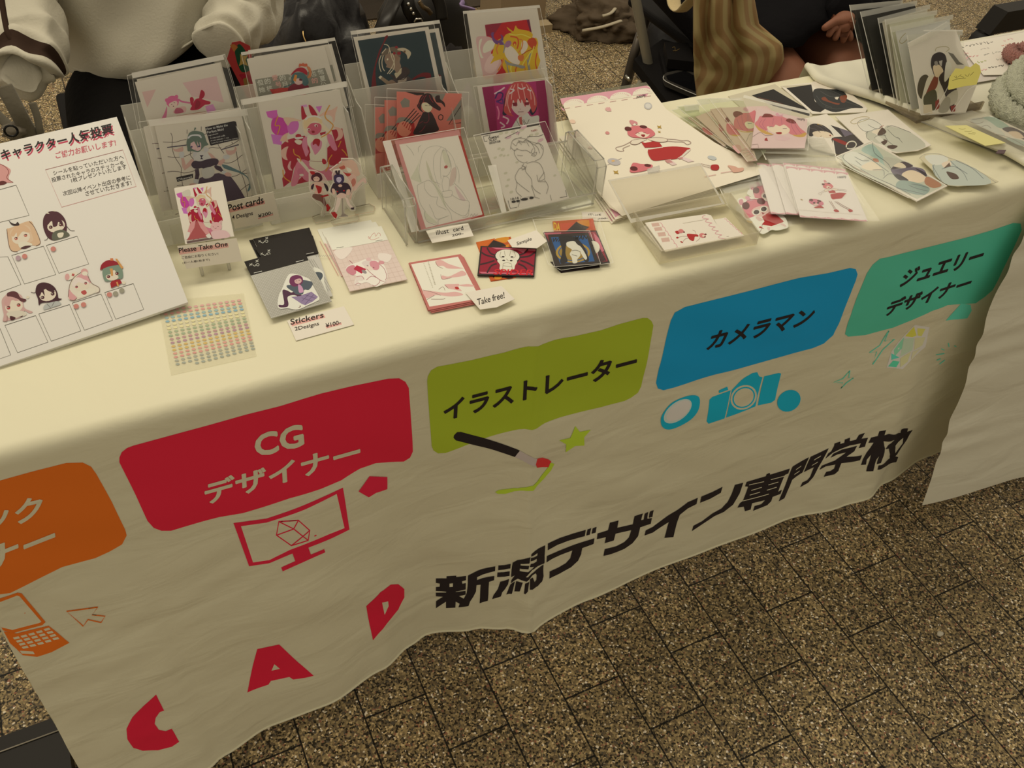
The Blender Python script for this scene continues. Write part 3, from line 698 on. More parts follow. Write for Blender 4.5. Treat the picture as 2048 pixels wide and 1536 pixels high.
# ---- rack B, back: girl with a red cap
def card_B1():
    for dx, dy, lab, yy in ((105, -30, 'postcard half hidden behind the red-capped green-haired girl', .347), (0, 0, 'postcard of a green-haired girl in a red cap over grey lettering', .343)):
        a, done = sleeved('postcard', Plane(.185, yy, .752, .05, .38), [(15 + dx, 185 + dy), (1280 + dx, 0 + dy), (1560 + dx, 1000 + dy), (250 + dx, 1200 + dy)], Z5, lab, 'postcards in the frosted racks',
                          [(15 + dx, 180 + dy), (1280 + dx, -8 + dy), (1290 + dx, 40 + dy), (25 + dx, 225 + dy)])
        a.slab([(100 + dx, 275 + dy), (1235 + dx, 85 + dy), (1480 + dx, 1000 + dy), (330 + dx, 1200 + dy)], PWH(), PT)
        if dx == 0:
            a.P('220,578 700,500 760,520 1240,405 1330,640 1400,900 320,1080', '878069')
            for i, (tx, x, y) in enumerate((('但', 265, 670), ('她', 290, 775), ('的', 370, 650), ('核', 400, 755), ('愛', 480, 600), ('号', 530, 700), ('的', 590, 600), ('月', 620, 700), ('心', 720, 600), ('山', 745, 690), ('也', 1035, 540), ('的', 1060, 640), ('他', 1145, 510), ('夏', 1175, 610), ('公', 1190, 700))):
                a.T(tx, x, y, x + 85, y - 15, -22, -80, 'c6bda2' if i not in (4, 5, 11) else 'cf9a84', .02)
            a.P('430,720 560,710 700,700 820,650 960,660 960,800 500,830', 'a8322c').P('520,715 700,700 710,720 640,760 500,800', 'b43a30', 1).P('700,720 780,640 960,650 1010,700 960,780 760,800', '7c2030', 1)
            a.P('740,520 770,470 840,410 920,405 970,440 985,490 970,510 900,470 820,465', 'a0182a', 1).P('860,370 870,345 900,350 920,335 945,350 975,345 985,380 950,390 900,380 860,395', 'c0603e', 1)
            a.P('975,390 1020,400 1045,470 1030,545 985,550 1010,480', 'c07848', 1)
            a.P('760,520 800,480 900,475 960,520 1000,600 990,650 940,670 880,600 840,570 780,640 750,600', '4a6660', 1).P('790,590 850,560 900,580 910,630 860,655 810,640', 'd2ac98', 1)
            a.P('800,505 835,515 815,610 775,590', 'cc8232').P('870,560 910,575 900,600 860,590', '58202c').L('760,640 700,670 640,690', 14, '4a6660', 1)
        else:
            a.P([(1300, 370), (1350, 360), (1410, 600), (1340, 620)], '878069')
        done(a.build('postcard'))
card_B1()
# ---- the red devil maid, used on the front card of rack B and on the give-away card
def devil(a, mp=lambda x, y: (x, y), w=1., full=True):
    def P(s, c, sm=1): a.P([mp(x, y) for x, y in pts(s)], c, sm)
    def L(s, wd, c): a.L([mp(x, y) for x, y in pts(s)], wd * w, c, 1)
    P('232,170 395,145 410,240 340,280 260,250', 'c35a9a', 0); P('310,340 340,270 430,250 520,290 570,370 560,470 490,530 400,525 320,450', 'bb3a88'); P('540,290 640,270 710,330 700,430 620,500 560,470', 'c3679c')
    P('305,500 480,520 460,660 340,640', 'c06aa4', 0); P('740,80 830,65 840,100 750,110', 'c78aa8', 0); P('960,98 1055,85 1015,190', 'c06aa0', 0)
    P('410,150 630,100 640,230 560,265 430,240', 'c9bd9e')
    # dark red cape
    P('535,585 700,540 800,520 850,600 870,700 900,860 850,900 700,900 640,1000 600,1190 490,1275 470,1150 520,1060 480,960 460,800 455,660', 'a0142c', 0)
    P('1190,440 1350,415 1400,650 1440,860 1430,900 1340,900 1270,960 1180,960 1130,900 1130,700 1240,600', 'a0142c', 0); P('1020,480 1110,460 1100,500 1040,540', 'a0142c', 0)
    if full: P('700,1180 760,1120 860,1190 650,1240', 'a0142c', 0)
    P('450,760 500,700 560,680 540,740 530,820 550,880 480,850', 'cfa68a'); P('550,970 580,900 600,900 590,980 620,1030 570,1020', 'cf9f92'); P('440,600 480,520 560,480 540,540 560,620 500,600', 'cfa886')
    P('1220,390 1330,420 1360,490 1340,560 1250,600 1290,520 1270,440', 'cfa288'); P('1010,240 1090,170 1200,140 1280,95 1250,200 1240,300 1215,330 1200,250 1130,215', 'cfa68a'); P('490,260 620,262 760,305 640,310 590,330 550,375', 'cbaa88')
    # legs, arms
    P('600,1250 640,1060 680,920 760,870 860,900 900,960 1000,1010 1170,980 1270,970 1320,1100 1200,1170 900,1190 800,1170 740,1110 680,1240', 'c8747e')
    P('700,1010 760,1000 790,1060 760,1130 700,1090', 'c06a78'); P('720,1090 770,1080 785,1105 740,1115', 'd9c8a8')
    P('780,560 840,540 850,600 840,700 860,760 820,830 790,760 760,660', 'c87a86'); P('1130,500 1180,490 1240,610 1275,720 1230,740 1180,680 1140,600', 'c87482')
    P('650,600 700,580 760,600 740,650 690,645', 'd5c4a2')
    # apron and frills
    P('840,530 900,520 960,560 1040,520 1100,500 1130,600 1110,680 1120,850 1090,920 1120,990 1050,1040 960,1020 870,960 880,880 870,800 890,740 840,640', 'd3c6a4'); P('885,640 960,590 1045,600 1040,700 960,800 930,760', 'c8808c')
    P('690,850 760,890 860,1010 850,1060 790,990 700,890', 'd3c6a4'); L('880,890 960,900 1060,900', 9, 'a88872')
    P('920,600 960,565 1020,580 1020,640 1000,680 960,640 920,660', 'a01020'); P('1060,860 1100,870 1120,920 1080,940 1055,910', 'a81428')
    # head
    P('760,330 800,260 880,215 980,220 1050,280 1060,330 1150,420 1200,470 1190,510 1080,440 1040,420 940,380 860,420 840,500 790,480', 'd2be98'); P('840,400 900,340 1000,340 1045,380 1030,460 960,510 880,500 835,440', 'be5462')
    P('780,330 830,270 960,250 1050,290 1040,350 960,300 880,340 840,400 800,420', 'd2b684'); P('750,100 775,95 810,200 830,240 765,290 750,200', 'a3122a'); P('855,80 900,90 960,170 985,230 900,215', 'a3122a'); P('800,280 860,235 960,225 1040,260 1030,275 950,245 860,260 820,295', 'd8cdb2')
    a.E(*mp(857, 432), 26 * w, 20 * w, 'e0d5bc', 20).E(*mp(966, 375), 26 * w, 20 * w, 'e0d5bc', 20).E(*mp(862, 435), 13 * w, 14 * w, '8a0c20').E(*mp(970, 380), 13 * w, 14 * w, '8a0c20'); P('900,455 935,448 945,475 915,485', '8a0c20')
    P('665,520 700,495 745,510 740,550 680,550', 'a81428'); P('655,550 765,540 770,560 680,575', 'd8cdb2')
    for t in ('410,235 365,370 435,380 400,505', '1165,75 1100,200 1110,270 1180,330 1215,380 1150,480 1040,545', '1330,600 1290,690', '1340,720 1390,770 1420,820', '635,715 650,790 720,830 745,900', '1200,800 1150,880 1150,960 1105,1045', '480,1020 500,1130 600,1200'): L(t, 15, 'c98a2c')
def card_B2():
    for dx, yy, lab in ((-22, .303, 'second copy of the red devil-maid postcard, its left edge showing'), (0, .299, 'large postcard of a red horned maid with pink balloons, front step of the second rack')):
        a, done = sleeved('postcard', Plane(.177, yy, .705, .03, .38), [(-115 + dx, 0), (1410 + dx, -270), (1690 + dx, 1090), (200 + dx, 1400)], Z6, lab, 'postcards in the frosted racks', [(-115 + dx, 0), (1410 + dx, -270), (1420 + dx, -195), (-100 + dx, 75)])
        a.slab([(115 + dx, 35), (1310 + dx, -155), (1560 + dx, 1060), (380 + dx, 1310)], PWH(), PT)
        if dx == 0: devil(a)
        done(a.build('postcard'))
card_B2()
# ---- rack C, back: flute player on dark green
def card_C1():
    for k in (1, 0):
        dx, dy = (150 * k, 22 * k)
        a, done = sleeved('postcard', Plane(.32, .361 + .004 * k, .762, .02, .38), [(80 + dx * .6, 240 - 12 * k), (1290 + dx * .6, 90 - 12 * k), (1560 + dx * .6, 1300), (350 + dx * .6, 1500)], Z10,
                          ('second dark green flute-player card, its right border showing behind the first' if k else 'dark green postcard of a schoolgirl in profile holding a flute'), 'postcards in the frosted racks',
                          [(80 + dx * .6, 235 - 12 * k), (1290 + dx * .6, 85 - 12 * k), (1300 + dx * .6, 135 - 12 * k), (90 + dx * .6, 290 - 12 * k)])
        S = lambda s: [(x + dx, y + dy) for x, y in pts(s)]
        a.slab(S('125,325 1220,170 1460,1330 400,1480'), PWH(), PT)
        a.P(S('185,375 1170,230 1400,1330 450,1440'), '1f3233')
        a.P(S('590,310 630,310 560,440 500,600 450,760 450,940 480,1170 500,1340 385,1340 380,1150 400,900 440,720 500,520 560,400'), '6a1018', 1)
        a.P(S('870,1040 1000,920 1120,850 1220,845 1260,880 1250,1000 1220,1120 1180,1110 1190,980 1170,910 1060,920 960,1000 760,1180 680,1230'), '6e1119', 1)
        if not k:
            sk = '8c7258'
            a.P('900,880 1000,950 1060,1060 1100,1300 560,1340 570,1080 640,980 760,900', '453a35').P('660,870 760,890 850,760 940,800 940,860 860,930 760,945 690,910', '3a2c28', 1).P('720,860 830,770 825,850 750,930', 'b9a880')
            a.P('590,700 575,650 590,590 640,560 740,570 810,620 800,690 820,760 760,850 720,800 640,775 600,760 610,730', sk, 1).P('730,600 780,600 780,650 750,670', '8a6a50', 1)
            a.P('530,560 600,500 700,465 790,480 815,540 800,620 740,560 720,600 690,530 640,560 560,600', '6b5a45', 1)
            for t in ('570,430 620,440 650,490 640,560', '530,590 500,680 510,780 530,830', '560,590 540,680 550,770 580,820', '660,520 690,640 720,700 715,780 650,860', '690,560 720,640 700,740 620,860', '600,490 540,560'): a.L(t, 13, 'c2b18c', 1)
            a.P('780,490 860,480 940,520 965,570 920,645 900,580 840,530 770,515', 'bca984', 1).P('860,520 890,520 880,560 850,545', '6b4a30').E(752, 470, 22, 18, '8c1620').E(790, 560, 30, 22, '8c1620').E(720, 560, 22, 18, '8c1620').E(622, 648, 12, 16, 'd8c8a0', 20)
            a.P('490,915 520,885 700,1010 760,1080 730,1110 640,1040', '8f7758').P('490,912 518,884 545,900 512,940', 'cdbd97').P('640,970 690,950 760,1000 800,1050 780,1090 700,1060 650,1020', sk, 1)
            a.P('770,960 900,910 900,960 780,1020', 'a8957a').L('760,940 860,940 930,860', 9, '19100f', 1).P('590,1060 700,1050 790,1070 740,1100 600,1090', sk, 1).P('640,1100 760,1080 700,1200', '5c4438')
        done(a.build('postcard'))
card_C1()
# ---- rack C, front: salmon cards
def card_C2():
    S0 = 'c8705a'; Gy = '837a66'
    for i, (dx, dy, lab) in enumerate(((-320, 230, 'salmon coloured card at the back left of the fanned salmon cards'), (-178, 125, 'salmon coloured card with grey pentagon, middle of the fanned salmon cards'), (0, 0, 'front salmon card with a black-haired figure, stripes and grey shapes'))):
        yy = .308 + .004 * (2 - i)
        a, done = sleeved('postcard', Plane(.35, yy, .705, -.10, .38), [(320 + dx, 125 + dy), (1520 + dx, 180 + dy), (1500 + dx, 1000 + dy), (330 + dx, 1300 + dy)], Z11, lab, 'salmon cards')
        a.slab([(465 + dx, 170 + dy), (1415 + dx * .6, 200 + dy * .8), (1400 + dx * .6, 950 + dy * .5), (467 + dx, 1150 + dy)], S0, PT)
        T = lambda s: [(x + dx, y + dy) for x, y in pts(s)]
        a.P(T('515,325 580,258 655,300 650,395 545,405'), Gy).P(T('470,590 500,550 600,548 690,600 690,650 470,640'), Gy, 1)
        a.P(T('470,625 720,630 735,790 720,810 470,850'), 'a81c1c').E(575 + dx, 715 + dy, 108, 115, 'd08060')
        for s_ in ('725,420 570,600', '755,450 600,620', '785,480 640,640', '815,510 670,650'): a.L(T(s_), 13, '2a1414')
        for s_ in ('565,620 545,650', '600,620 570,680', '632,640 600,705', '665,650 635,730', '690,690 660,750'): a.L(T(s_), 13, 'a81c1c')
        if i == 2:
            a.P('590,172 870,185 870,215 760,225', '241614').P('870,188 1180,196 1120,320 1050,330 1000,250 860,210', Gy).P('1410,270 1410,570 1190,598', Gy)
            a.L('1405,375 1225,650 1405,625', 11, '2a1414').L('1140,545 1135,520 1108,508 1082,520 1075,548 1085,575 1108,585 1132,573', 12, '2a1414', 1, 1)
            a.P('860,470 960,465 1020,560 1050,640 1060,750 720,800 760,660 820,530', '2a1a1b', 1).L('930,480 935,580 900,625 860,620', 6, '8c1a2c', 1).L('880,670 830,740 790,760', 6, '8c1a2c', 1).L('790,640 850,600', 6, '8c1a2c')
            a.P('830,350 900,330 970,370 980,420 940,470 890,465 840,420', 'd8c398', 1)
            a.P('780,340 820,240 900,195 970,215 1010,300 1060,360 1110,410 1090,450 1030,420 980,390 900,330 840,330 820,420 860,480 800,440 760,380', '2c1216', 1)
            a.P('1030,240 1090,225 1100,280 1160,330 1170,400 1120,340 1040,320', '2c1216', 1)
            for s_ in ('900,215 870,260 850,320', '940,220 960,280 1000,330', '800,330 780,390', '860,230 820,290'): a.L(s_, 7, '9c2430', 1)
            a.L('875,370 915,375', 6, '4a2018').L('930,375 965,365', 6, '4a2018')
        done(a.build('postcard'))
card_C2()
# ---- rack D, back: yellow hair on red
def card_D1():
    a, done = sleeved('postcard', pD1, '190,95 1310,5 1520,1060 350,1200', Z12, 'postcard of a yellow-haired face against red, back step of the right rack', 'postcards in the frosted racks', '190,95 1310,5 1315,40 200,130')
    a.slab('250,125 1275,45 1480,1330 460,1450', PWH(), PT)
    Y, O_ = 'c9a01c', 'c27c20'
    a.P('510,290 1160,210 1190,400 1250,900 1330,1150 650,1190 580,800', 'b3141c').P('1120,215 1160,210 1195,400 1170,390', '6a1034').P('510,290 760,260 640,440 540,460', '8c1a30')
    a.P('385,480 480,455 580,470 650,520 665,600 600,690 640,760 740,800 750,900 700,980 640,1040 560,1080 500,1060 470,960 440,800 400,640', 'c8a090', 1).P('490,600 560,520 640,530 655,580 600,660 490,700', 'd6c8a6', 1).P('430,520 470,500 440,620 470,740 490,770 450,770 420,650', 'd6c8a6', 1)
    a.P('550,780 640,700 700,720 720,820 660,960 570,1000 500,930', 'd2b09c', 1).P('480,1030 560,1040 640,1010 600,1070 520,1090', 'cf9476', 1)
    a.P('660,560 720,500 780,480 820,430 900,400 860,370 830,320 900,370 930,380 960,300 1000,350 1150,380 1210,430 1200,490 1260,480 1290,560 1280,640 1300,760 1320,820 1280,960 1350,1060 1330,1120 800,1140 820,1000 770,900 760,800 660,820 590,860 640,760 620,730', Y, 1)
    a.P('800,640 880,600 940,640 1000,720 1010,780 1020,850 980,870 880,830 810,740', 'd8c0a4', 1).P('1050,540 1110,530 1140,600 1100,680 1040,710', 'd8c0a4', 1)
    a.P('600,420 640,400 640,470 690,520 750,490 740,430 780,470 780,560 840,580 700,580 630,530', '6c3f6e', 1).P('820,540 870,520 900,560 850,620 800,600', '9a6a80', 1).E(945, 565, 26, 34, 'c0401c', 10).E(945, 580, 12, 16, 'e0b040')
    a.P('1190,480 1240,490 1270,560 1220,640 1160,600 1130,530', 'b8401c', 1).L('1240,630 1120,680 1050,730', 12, 'a03a1c').P('1000,740 1080,740 1060,820 1000,800', 'c46a30', 1)
    for i, t in enumerate(('720,560 680,640 700,720', '760,520 800,600 780,700', '860,420 960,440 1050,430 1180,480', '880,460 980,480 1000,560 980,640', '1000,500 1060,520 1050,620 1000,700', '830,860 850,960 900,1100', '900,860 890,960 960,1080', '980,880 960,980 1040,1100', '1080,850 1100,960 1080,1100', '1180,700 1150,850 1200,1080', '1230,600 1180,760 1140,900', '1270,700 1250,850 1290,1000', '780,780 760,860 700,960', '1130,800 1160,980 1240,1100', '1040,920 1090,820 1200,660')):
        a.L(t, 15 if i % 3 else 20, ('c8742a', '8b8577', 'd8c04a', 'c24a1c')[i % 4], 1)
    a.P('800,800 860,840 980,870 1040,880 1100,900 1060,930 960,900 830,870', '8b8577', 1)
    done(a.build('postcard'))
card_D1()
def card_D2():
    a, done = sleeved('postcard', pD2, '90,120 930,25 1100,1000 260,1100', Z14, 'postcard of a red-haired face on magenta, front step of the right rack', 'postcards in the frosted racks')
    a.slab('130,115 870,45 1000,960 270,1040', PWH(), PT)
    a.P('180,130 845,55 935,800 900,960 330,1010', '8c0e46').P('300,115 750,65 780,400 790,700 350,760 330,400', 'a6225c')
    for t, c in (('310,200 380,160 420,130', 'd8b0a8'), ('320,250 350,190 400,200 380,260 330,280', '3a1a52'), ('330,280 400,300 390,240', '5c1f66'), ('340,330 360,400 350,470', 'd0748a'), ('400,440 460,470 440,520', 'd8b0a8'), ('370,500 420,540 380,560', 'd8b0a8')): a.L(t, 16, c, 1)
    a.P('400,380 430,200 500,90 560,75 640,80 720,150 760,260 765,340 740,400 700,420 640,300 540,280 460,330 440,420 400,420', '1c1430', 1)
    a.P('480,590 560,450 600,430 660,400 700,440 780,430 785,520 790,620 500,640', 'cdc4ae', 1).P('570,450 600,440 610,530 580,520', 'b85a50').L('540,470 590,560', 5, '5a4a40').L('620,470 650,520 680,470', 5, '5a4a40', 1).L('610,480 640,540', 5, '5a4a40')
    a.P('480,300 520,260 600,250 680,280 700,340 660,400 590,435 530,400 495,350', 'd8b8a4', 1)
    a.P('420,300 440,180 500,90 580,70 660,85 720,150 755,250 760,330 720,400 690,330 650,240 640,340 600,260 590,300 560,250 540,340 510,260 490,400 520,440 450,420 410,380', 'b84440', 1)
    for t in ('500,110 450,200 430,330', '530,100 500,180 490,260', '560,90 560,160 580,250', '600,90 620,160 640,260', '650,100 690,180 700,260', '690,130 730,220 740,320', '470,170 450,300 480,400'): a.L(t, 9, 'd49a88', 1)
    for t in ('480,150 520,160 470,200', '560,130 600,150 640,130', '660,150 700,170'): a.L(t, 14, 'cfc0b4', 1)
    a.P('500,295 550,290 555,325 510,330', '7c1428').P('630,290 680,285 675,320 635,320', '7c1428').L('560,392 620,388', 6, '6a3028', 1).L('580,360 590,362', 5, '9a5a48')
    done(a.build('postcard'))
card_D2()
# ------------------------------------------------------------------ clear acrylic stand with two sleeved illustrations
def acrylic_stand():
    t = empty('acrylic_stand', (.45, .22, .7005), 'wide clear acrylic stand holding the two line-drawing cards', 'display stand')
    am, em = ACRYL(), ACRYLEDGE()
    for k, x in enumerate((.310, .5815)):
        vf = ([], []); T_ = .0028; Wd = .0145
        prof = [(.178, .7008), (.178, .757), (.186, .7635), (.262, .7665), (.268, .762), (.268, .7008)]
        for xx in (x, x + Wd - T_):                      # two clear cheeks
            n = len(prof); b = len(vf[0]); vf[0].extend([(xx, y, z) for y, z in prof] + [(xx + T_, y, z) for y, z in prof])
            vf[1].extend([tuple(b + i for i in range(n)), tuple(b + i for i in range(2 * n - 1, n - 1, -1))])
            for i in range(n): vf[1].append((b + i, b + i + n, b + (i + 1) % n + n, b + (i + 1) % n))
        obj3('side_arm', vf, am, t, smooth=False)
        ef = ([], [])                                    # bright polished edges
        for (y0, z0), (y1, z1) in zip(prof, prof[1:]):
            for xx in (x, x + Wd): tube(ef, [(xx, y0, z0), (xx, y1, z1)], .0009, 6)
        for y, z in (prof[1], prof[2], prof[3], prof[4]): tube(ef, [(x, y, z), (x + Wd, y, z)], .0008, 6)
        obj3('polished_edge', ef, em, t)
    def plate(name, pts3, th=.0025):
        P = [Vector(p) for p in pts3]; n = (P[1] - P[0]).cross(P[2] - P[0]).normalized() * th
        V = [tuple(p) for p in P] + [tuple(p - n) for p in P]
        obj3(name, (V, [(0, 1, 2, 3), (7, 6, 5, 4), (0, 4, 5, 1), (1, 5, 6, 2), (2, 6, 7, 3), (3, 7, 4, 0)]), am, t, smooth=False)
    plate('base_plate', [(.325, .174, .7036), (.5815, .174, .7036), (.5815, .270, .7036), (.325, .270, .7036)])
    plate('front_lip', [(.325, .1735, .704), (.5815, .1735, .704), (.5815, .1715, .722), (.325, .1715, .722)])
    plate('back_rest', [(.325, .190, .7045), (.5815, .190, .7045), (.5815, .262, .752), (.325, .262, .752)])
    ef = ([], [])
    for y, z in ((.1715, .7225), (.262, .7525), (.1735, .7045)): tube(ef, [(.325, y, z), (.5815, y, z)], .0011, 6)
    obj3('polished_edge', ef, em, t)
acrylic_stand()
pE1 = Plane(.342, .181, .7155, -.06, 1.03); pE1.vmin = -9
pE2 = Plane(.449, .181, .7155, -.07, 1.03); pE2.vmin = -9
def card_E1():
    a, done = sleeved('illustration_card', pE1, '150,255 1110,90 1425,1130 490,1325', Z13, 'pale line drawing of a long-haired figure on red backing, in the clear stand', None, '150,255 245,240 580,1308 490,1325', cat='illustration card', W=WT)
    a.slab('290,245 1050,115 1355,1140 605,1300', 'c88474', .0008)
    a.P('1040,190 1075,185 1355,1140 1320,1118', 'a8301f').P('1190,1165 1330,1120 1352,1140 1200,1185', 'a8301f').slab('345,290 1040,180 1330,1115 660,1275', mat('white_paper', (.84, .80, .72), .6), .0003)
    for t, c in (('500,650 560,540 620,400 570,560 610,730 540,720 480,690', 'cfc5a0'), ('660,480 700,560 750,700 790,760 830,800 760,740 700,680', 'c9bd98'), ('850,380 880,360 940,470 950,560 890,520', 'cfc49f'), ('960,600 1010,560 1020,640 990,740 940,780', 'cfb59a'),
                 ('1000,780 1060,850 1130,950 1060,930', 'd2b4a0'), ('740,720 850,860 900,1040 820,900', 'cfc49f'), ('640,1080 700,1130 800,1220 720,1210 650,1160', 'd0c6a1')): a.P(t, c, 1)
    for t in ('620,400 680,330 780,305 850,320 870,330 950,400 1000,500 1020,620 1000,740 970,770', '620,400 590,520 580,640 600,730', '840,320 760,420 750,560 780,700 820,800', '870,340 840,420 830,560 840,700', '890,330 930,450 960,560', '850,370 890,360 940,460 960,560 930,640 880,670 860,650', '720,660 730,720 790,740 830,760',
              '860,700 880,660 930,690 940,740 930,830', '860,700 850,760 870,850', '850,850 960,830 960,900 870,910 850,860', '560,770 640,730 720,725 850,900 880,1000 950,1100 970,1190', '560,770 570,900 600,1000 660,1090', '640,740 650,820 720,900 800,910', '800,910 790,1000 860,1040 900,1060', '960,880 1060,940 1150,950 1175,990 1160,1080 1120,1130 1060,1120 960,1060 880,960',
              '1000,750 1080,830 1150,940', '700,1000 740,1080 790,1170 930,1130', '640,1080 660,1180 720,1220 800,1240 810,1180 900,1140', '1020,540 1050,620 1050,740', '575,380 570,330 600,300', '430,300 480,350 520,420', '1090,1150 1160,1130 1170,1000'):
        a.L(t, 3.4, 'a89f88', 1)
    a.E(897, 555, 22, 17, 'b05548', -20).L('1185,1140 1200,1110 1215,1140 1235,1105 1245,1130 1275,1108', 3, '8a8070', 1)
    done(a.build('illustration_card'))
card_E1()
def card_E2():
    a, done = sleeved('illustration_card', pE2, '90,640 850,490 1190,1290 390,1460', Z14, 'black and white sketch of a short-haired figure with viewfinder marks, in the clear stand', None, '240,960 330,950 440,1450 390,1460', cat='illustration card', W=WT)
    a.slab('165,630 790,515 1105,1305 470,1440', mat('white_paper', (.84, .80, .72), .6), .0008)
    a.P('165,622 785,512 790,530 170,640', '3a3028')
    for x, y, r in ((380, 620, 26), (440, 610, 22), (510, 600, 26), (600, 580, 30), (320, 875, 20), (380, 850, 22), (415, 855, 18), (455, 850, 16), (430, 1040, 22), (460, 1110, 20), (445, 1175, 22), (950, 1065, 18), (400, 790, 24), (360, 780, 20), (700, 640, 26), (760, 625, 24), (490, 1240, 22), (550, 925, 18)): a.E(x, y, r, r * .62, 'c9bd98', -25, 9)
    for x, y, r in ((460, 660, 34), (560, 615, 26), (800, 690, 34), (620, 555, 38)): a.E(x, y, r, r * .45, 'd2a8a0', -25, 9)
    for t in ('195,650 205,705 235,700', '195,650 250,640', '780,545 800,540 825,610', '455,1330 480,1415 550,1400', '1065,1220 1080,1285 1005,1300', '660,655 780,650 830,630', '420,670 560,600', '250,680 265,630'): a.L(t, 5, '4a4238')
    a.T('CAMERA1', 250, 685, 360, 662, -3, -22, '3a322a', .02).T('PLAY►'[:4], 262, 708, 340, 692, -3, -20, '3a322a', .02).T('00:07:58', 258, 735, 375, 712, -3, -20, '3a322a', .02).T('TAPE1', 700, 605, 765, 592, -3, -18, 'a85a50', .015).T('10:16', 485, 1330, 570, 1312, -3, -24, '3a322a', .015)
    for x, y, r in ((515, 1343, 24), (560, 1335, 20), (630, 1318, 40), (703, 1303, 24)): a.E(x, y, r, 13, '2a241e', -8, 10)
    for t in ('480,790 500,700 560,670 640,680 700,720 740,800 700,850', '530,790 520,830 560,900 620,930 660,920', '640,690 740,720 810,740 830,800 800,880 740,910', '480,760 520,800 560,780', '540,780 600,800 650,800 700,830', '560,720 580,700 640,720', '500,700 530,680 600,660', '660,700 760,760 790,830', '700,850 740,860 760,820 730,830', '620,940 600,980 570,1000 530,1080 550,1150 540,1230 600,1290', '600,960 640,980 600,1010', '650,940 720,920 790,940 830,1020 840,1100 780,1120 840,1030',
              '650,960 640,1020 700,1100 710,1170 740,1220 800,1260', '840,1110 880,1180 860,1260', '760,1060 770,1110 780,1130 850,1130', '550,850 590,855 612,853', '690,640 620,705', '570,600 565,640', '540,1130 600,1180 680,1240', '700,1170 740,1290', '590,1300 560,1400', '600,1310 700,1290 790,1310', '900,1270 915,1330'): a.L(t, 4, '857b68', 1)
    for t in ('500,720 540,750 560,710 600,740', '740,740 780,720 820,790', '590,990 640,1000 620,970', '560,690 600,720 640,700 680,760', '720,780 700,820 740,850'): a.L(t, 3, '5f5648', 1)
    done(a.build('illustration_card'))
card_E2()

def note(name, plane, view, outline, label, cat='price card', th=.0006):
    a = Art(plane, view, WT); a.slab(outline, mat('white_paper', (.84, .80, .72), .6), th); a._l = (label, cat); return a
# price cards
def labels():
    p = Plane(.115, .2725, .7045, .02, .12); p.vmin = 0
    a = Art(p, Z4, WU); a.slab('1280,1200 1950,1050 2045,1450 1390,1590', mat('buff_card', (.72, .67, .56), .6), .0006)
    a.P('1290,1310 1820,1175 1830,1225 1300,1360', 'b57c68').P('1725,1435 1945,1372 1950,1392 1730,1450', 'b57c68')
    a.T('Post cards', 1295, 1345, 1810, 1215, -10, -105, '1d1512', .02).T('4 Designs', 1350, 1475, 1655, 1405, -8, -75, '1d1512', .015).T('¥200-', 1730, 1430, 1945, 1375, -6, -48, '1d1512', .02)
    a.build('price_card', None, 'buff price card reading Post cards, leaning on the left rack', 'price card')
    a = Art(FLAT(.7012), Z9, WT); a.slab('592,1145 1240,980 1355,1190 695,1372', PWH(), .0006)
    a.P('630,1170 1010,1075 1030,1110 650,1210', 'd99c86').P('1030,1205 1210,1165 1215,1190 1040,1235', 'd99c86')
    a.T('Stickers', 635, 1195, 1010, 1110, -8, -65, '2a1a14', .02).T('2Designs', 685, 1275, 960, 1210, -8, -55, '2a1a14', .015).T('¥100-', 1035, 1228, 1205, 1185, -6, -48, '2a1a14', .02)
    a.build('price_card', None, 'white price card reading Stickers 2Designs ¥100-, in front of the sticker packs', 'price card')
    pl = Plane(.345, .150, .7085, -.05, 1.35); pl.vmin = -9
    a = Art(pl, Z13, WT); a.slab('650,1285 1160,1218 1225,1370 735,1452', PWH(), .0006)
    a.T('illust', 785, 1360, 935, 1335, -10, -55, '2a1f16', .015).T('card', 985, 1322, 1105, 1298, -8, -48, '2a1f16', .015).T('200-', 970, 1378, 1105, 1352, -5, -26, '2a1f16', .02)
    a.build('price_card', None, 'white price card reading illust card 200-, propped against the clear stand', 'price card')
    a = Art(FLAT(.7012), Z15, WT); a.slab('1690,15 1970,20 1972,100 1830,100 1700,90', PWH(), .0006)
    a.T('illust', 1750, 56, 1872, 52, 4, -22, '2a1f16', .015).T('200-', 1840, 88, 1935, 82, 3, -12, '2a1f16', .02)
    a.build('price_card', None, 'small white price card by the folders, half hidden behind the sleeved square cards', 'price card')
    a = Art(FLAT(.7062), Z15, WT); a.slab('608,768 945,707 1068,828 900,905 745,925', PWH(), .0006)
    a.T('Take free!', 722, 888, 975, 820, -6, -60, '2a1f16', .015)
    a.build('price_card', None, 'white card reading Take free!, over the corner of the hand-drawing cards', 'price card')
    a = Art(FLAT(.7095), Z15, WT); a.slab('1000,282 1270,187 1370,290 1275,355 1045,345', PWH(), .0006)
    a.T('Sample', 1090, 340, 1228, 292, -5, -42, '2a1f16', .015)
    a.build('price_card', None, 'white card reading Sample, beside the spider card', 'price card')
labels()

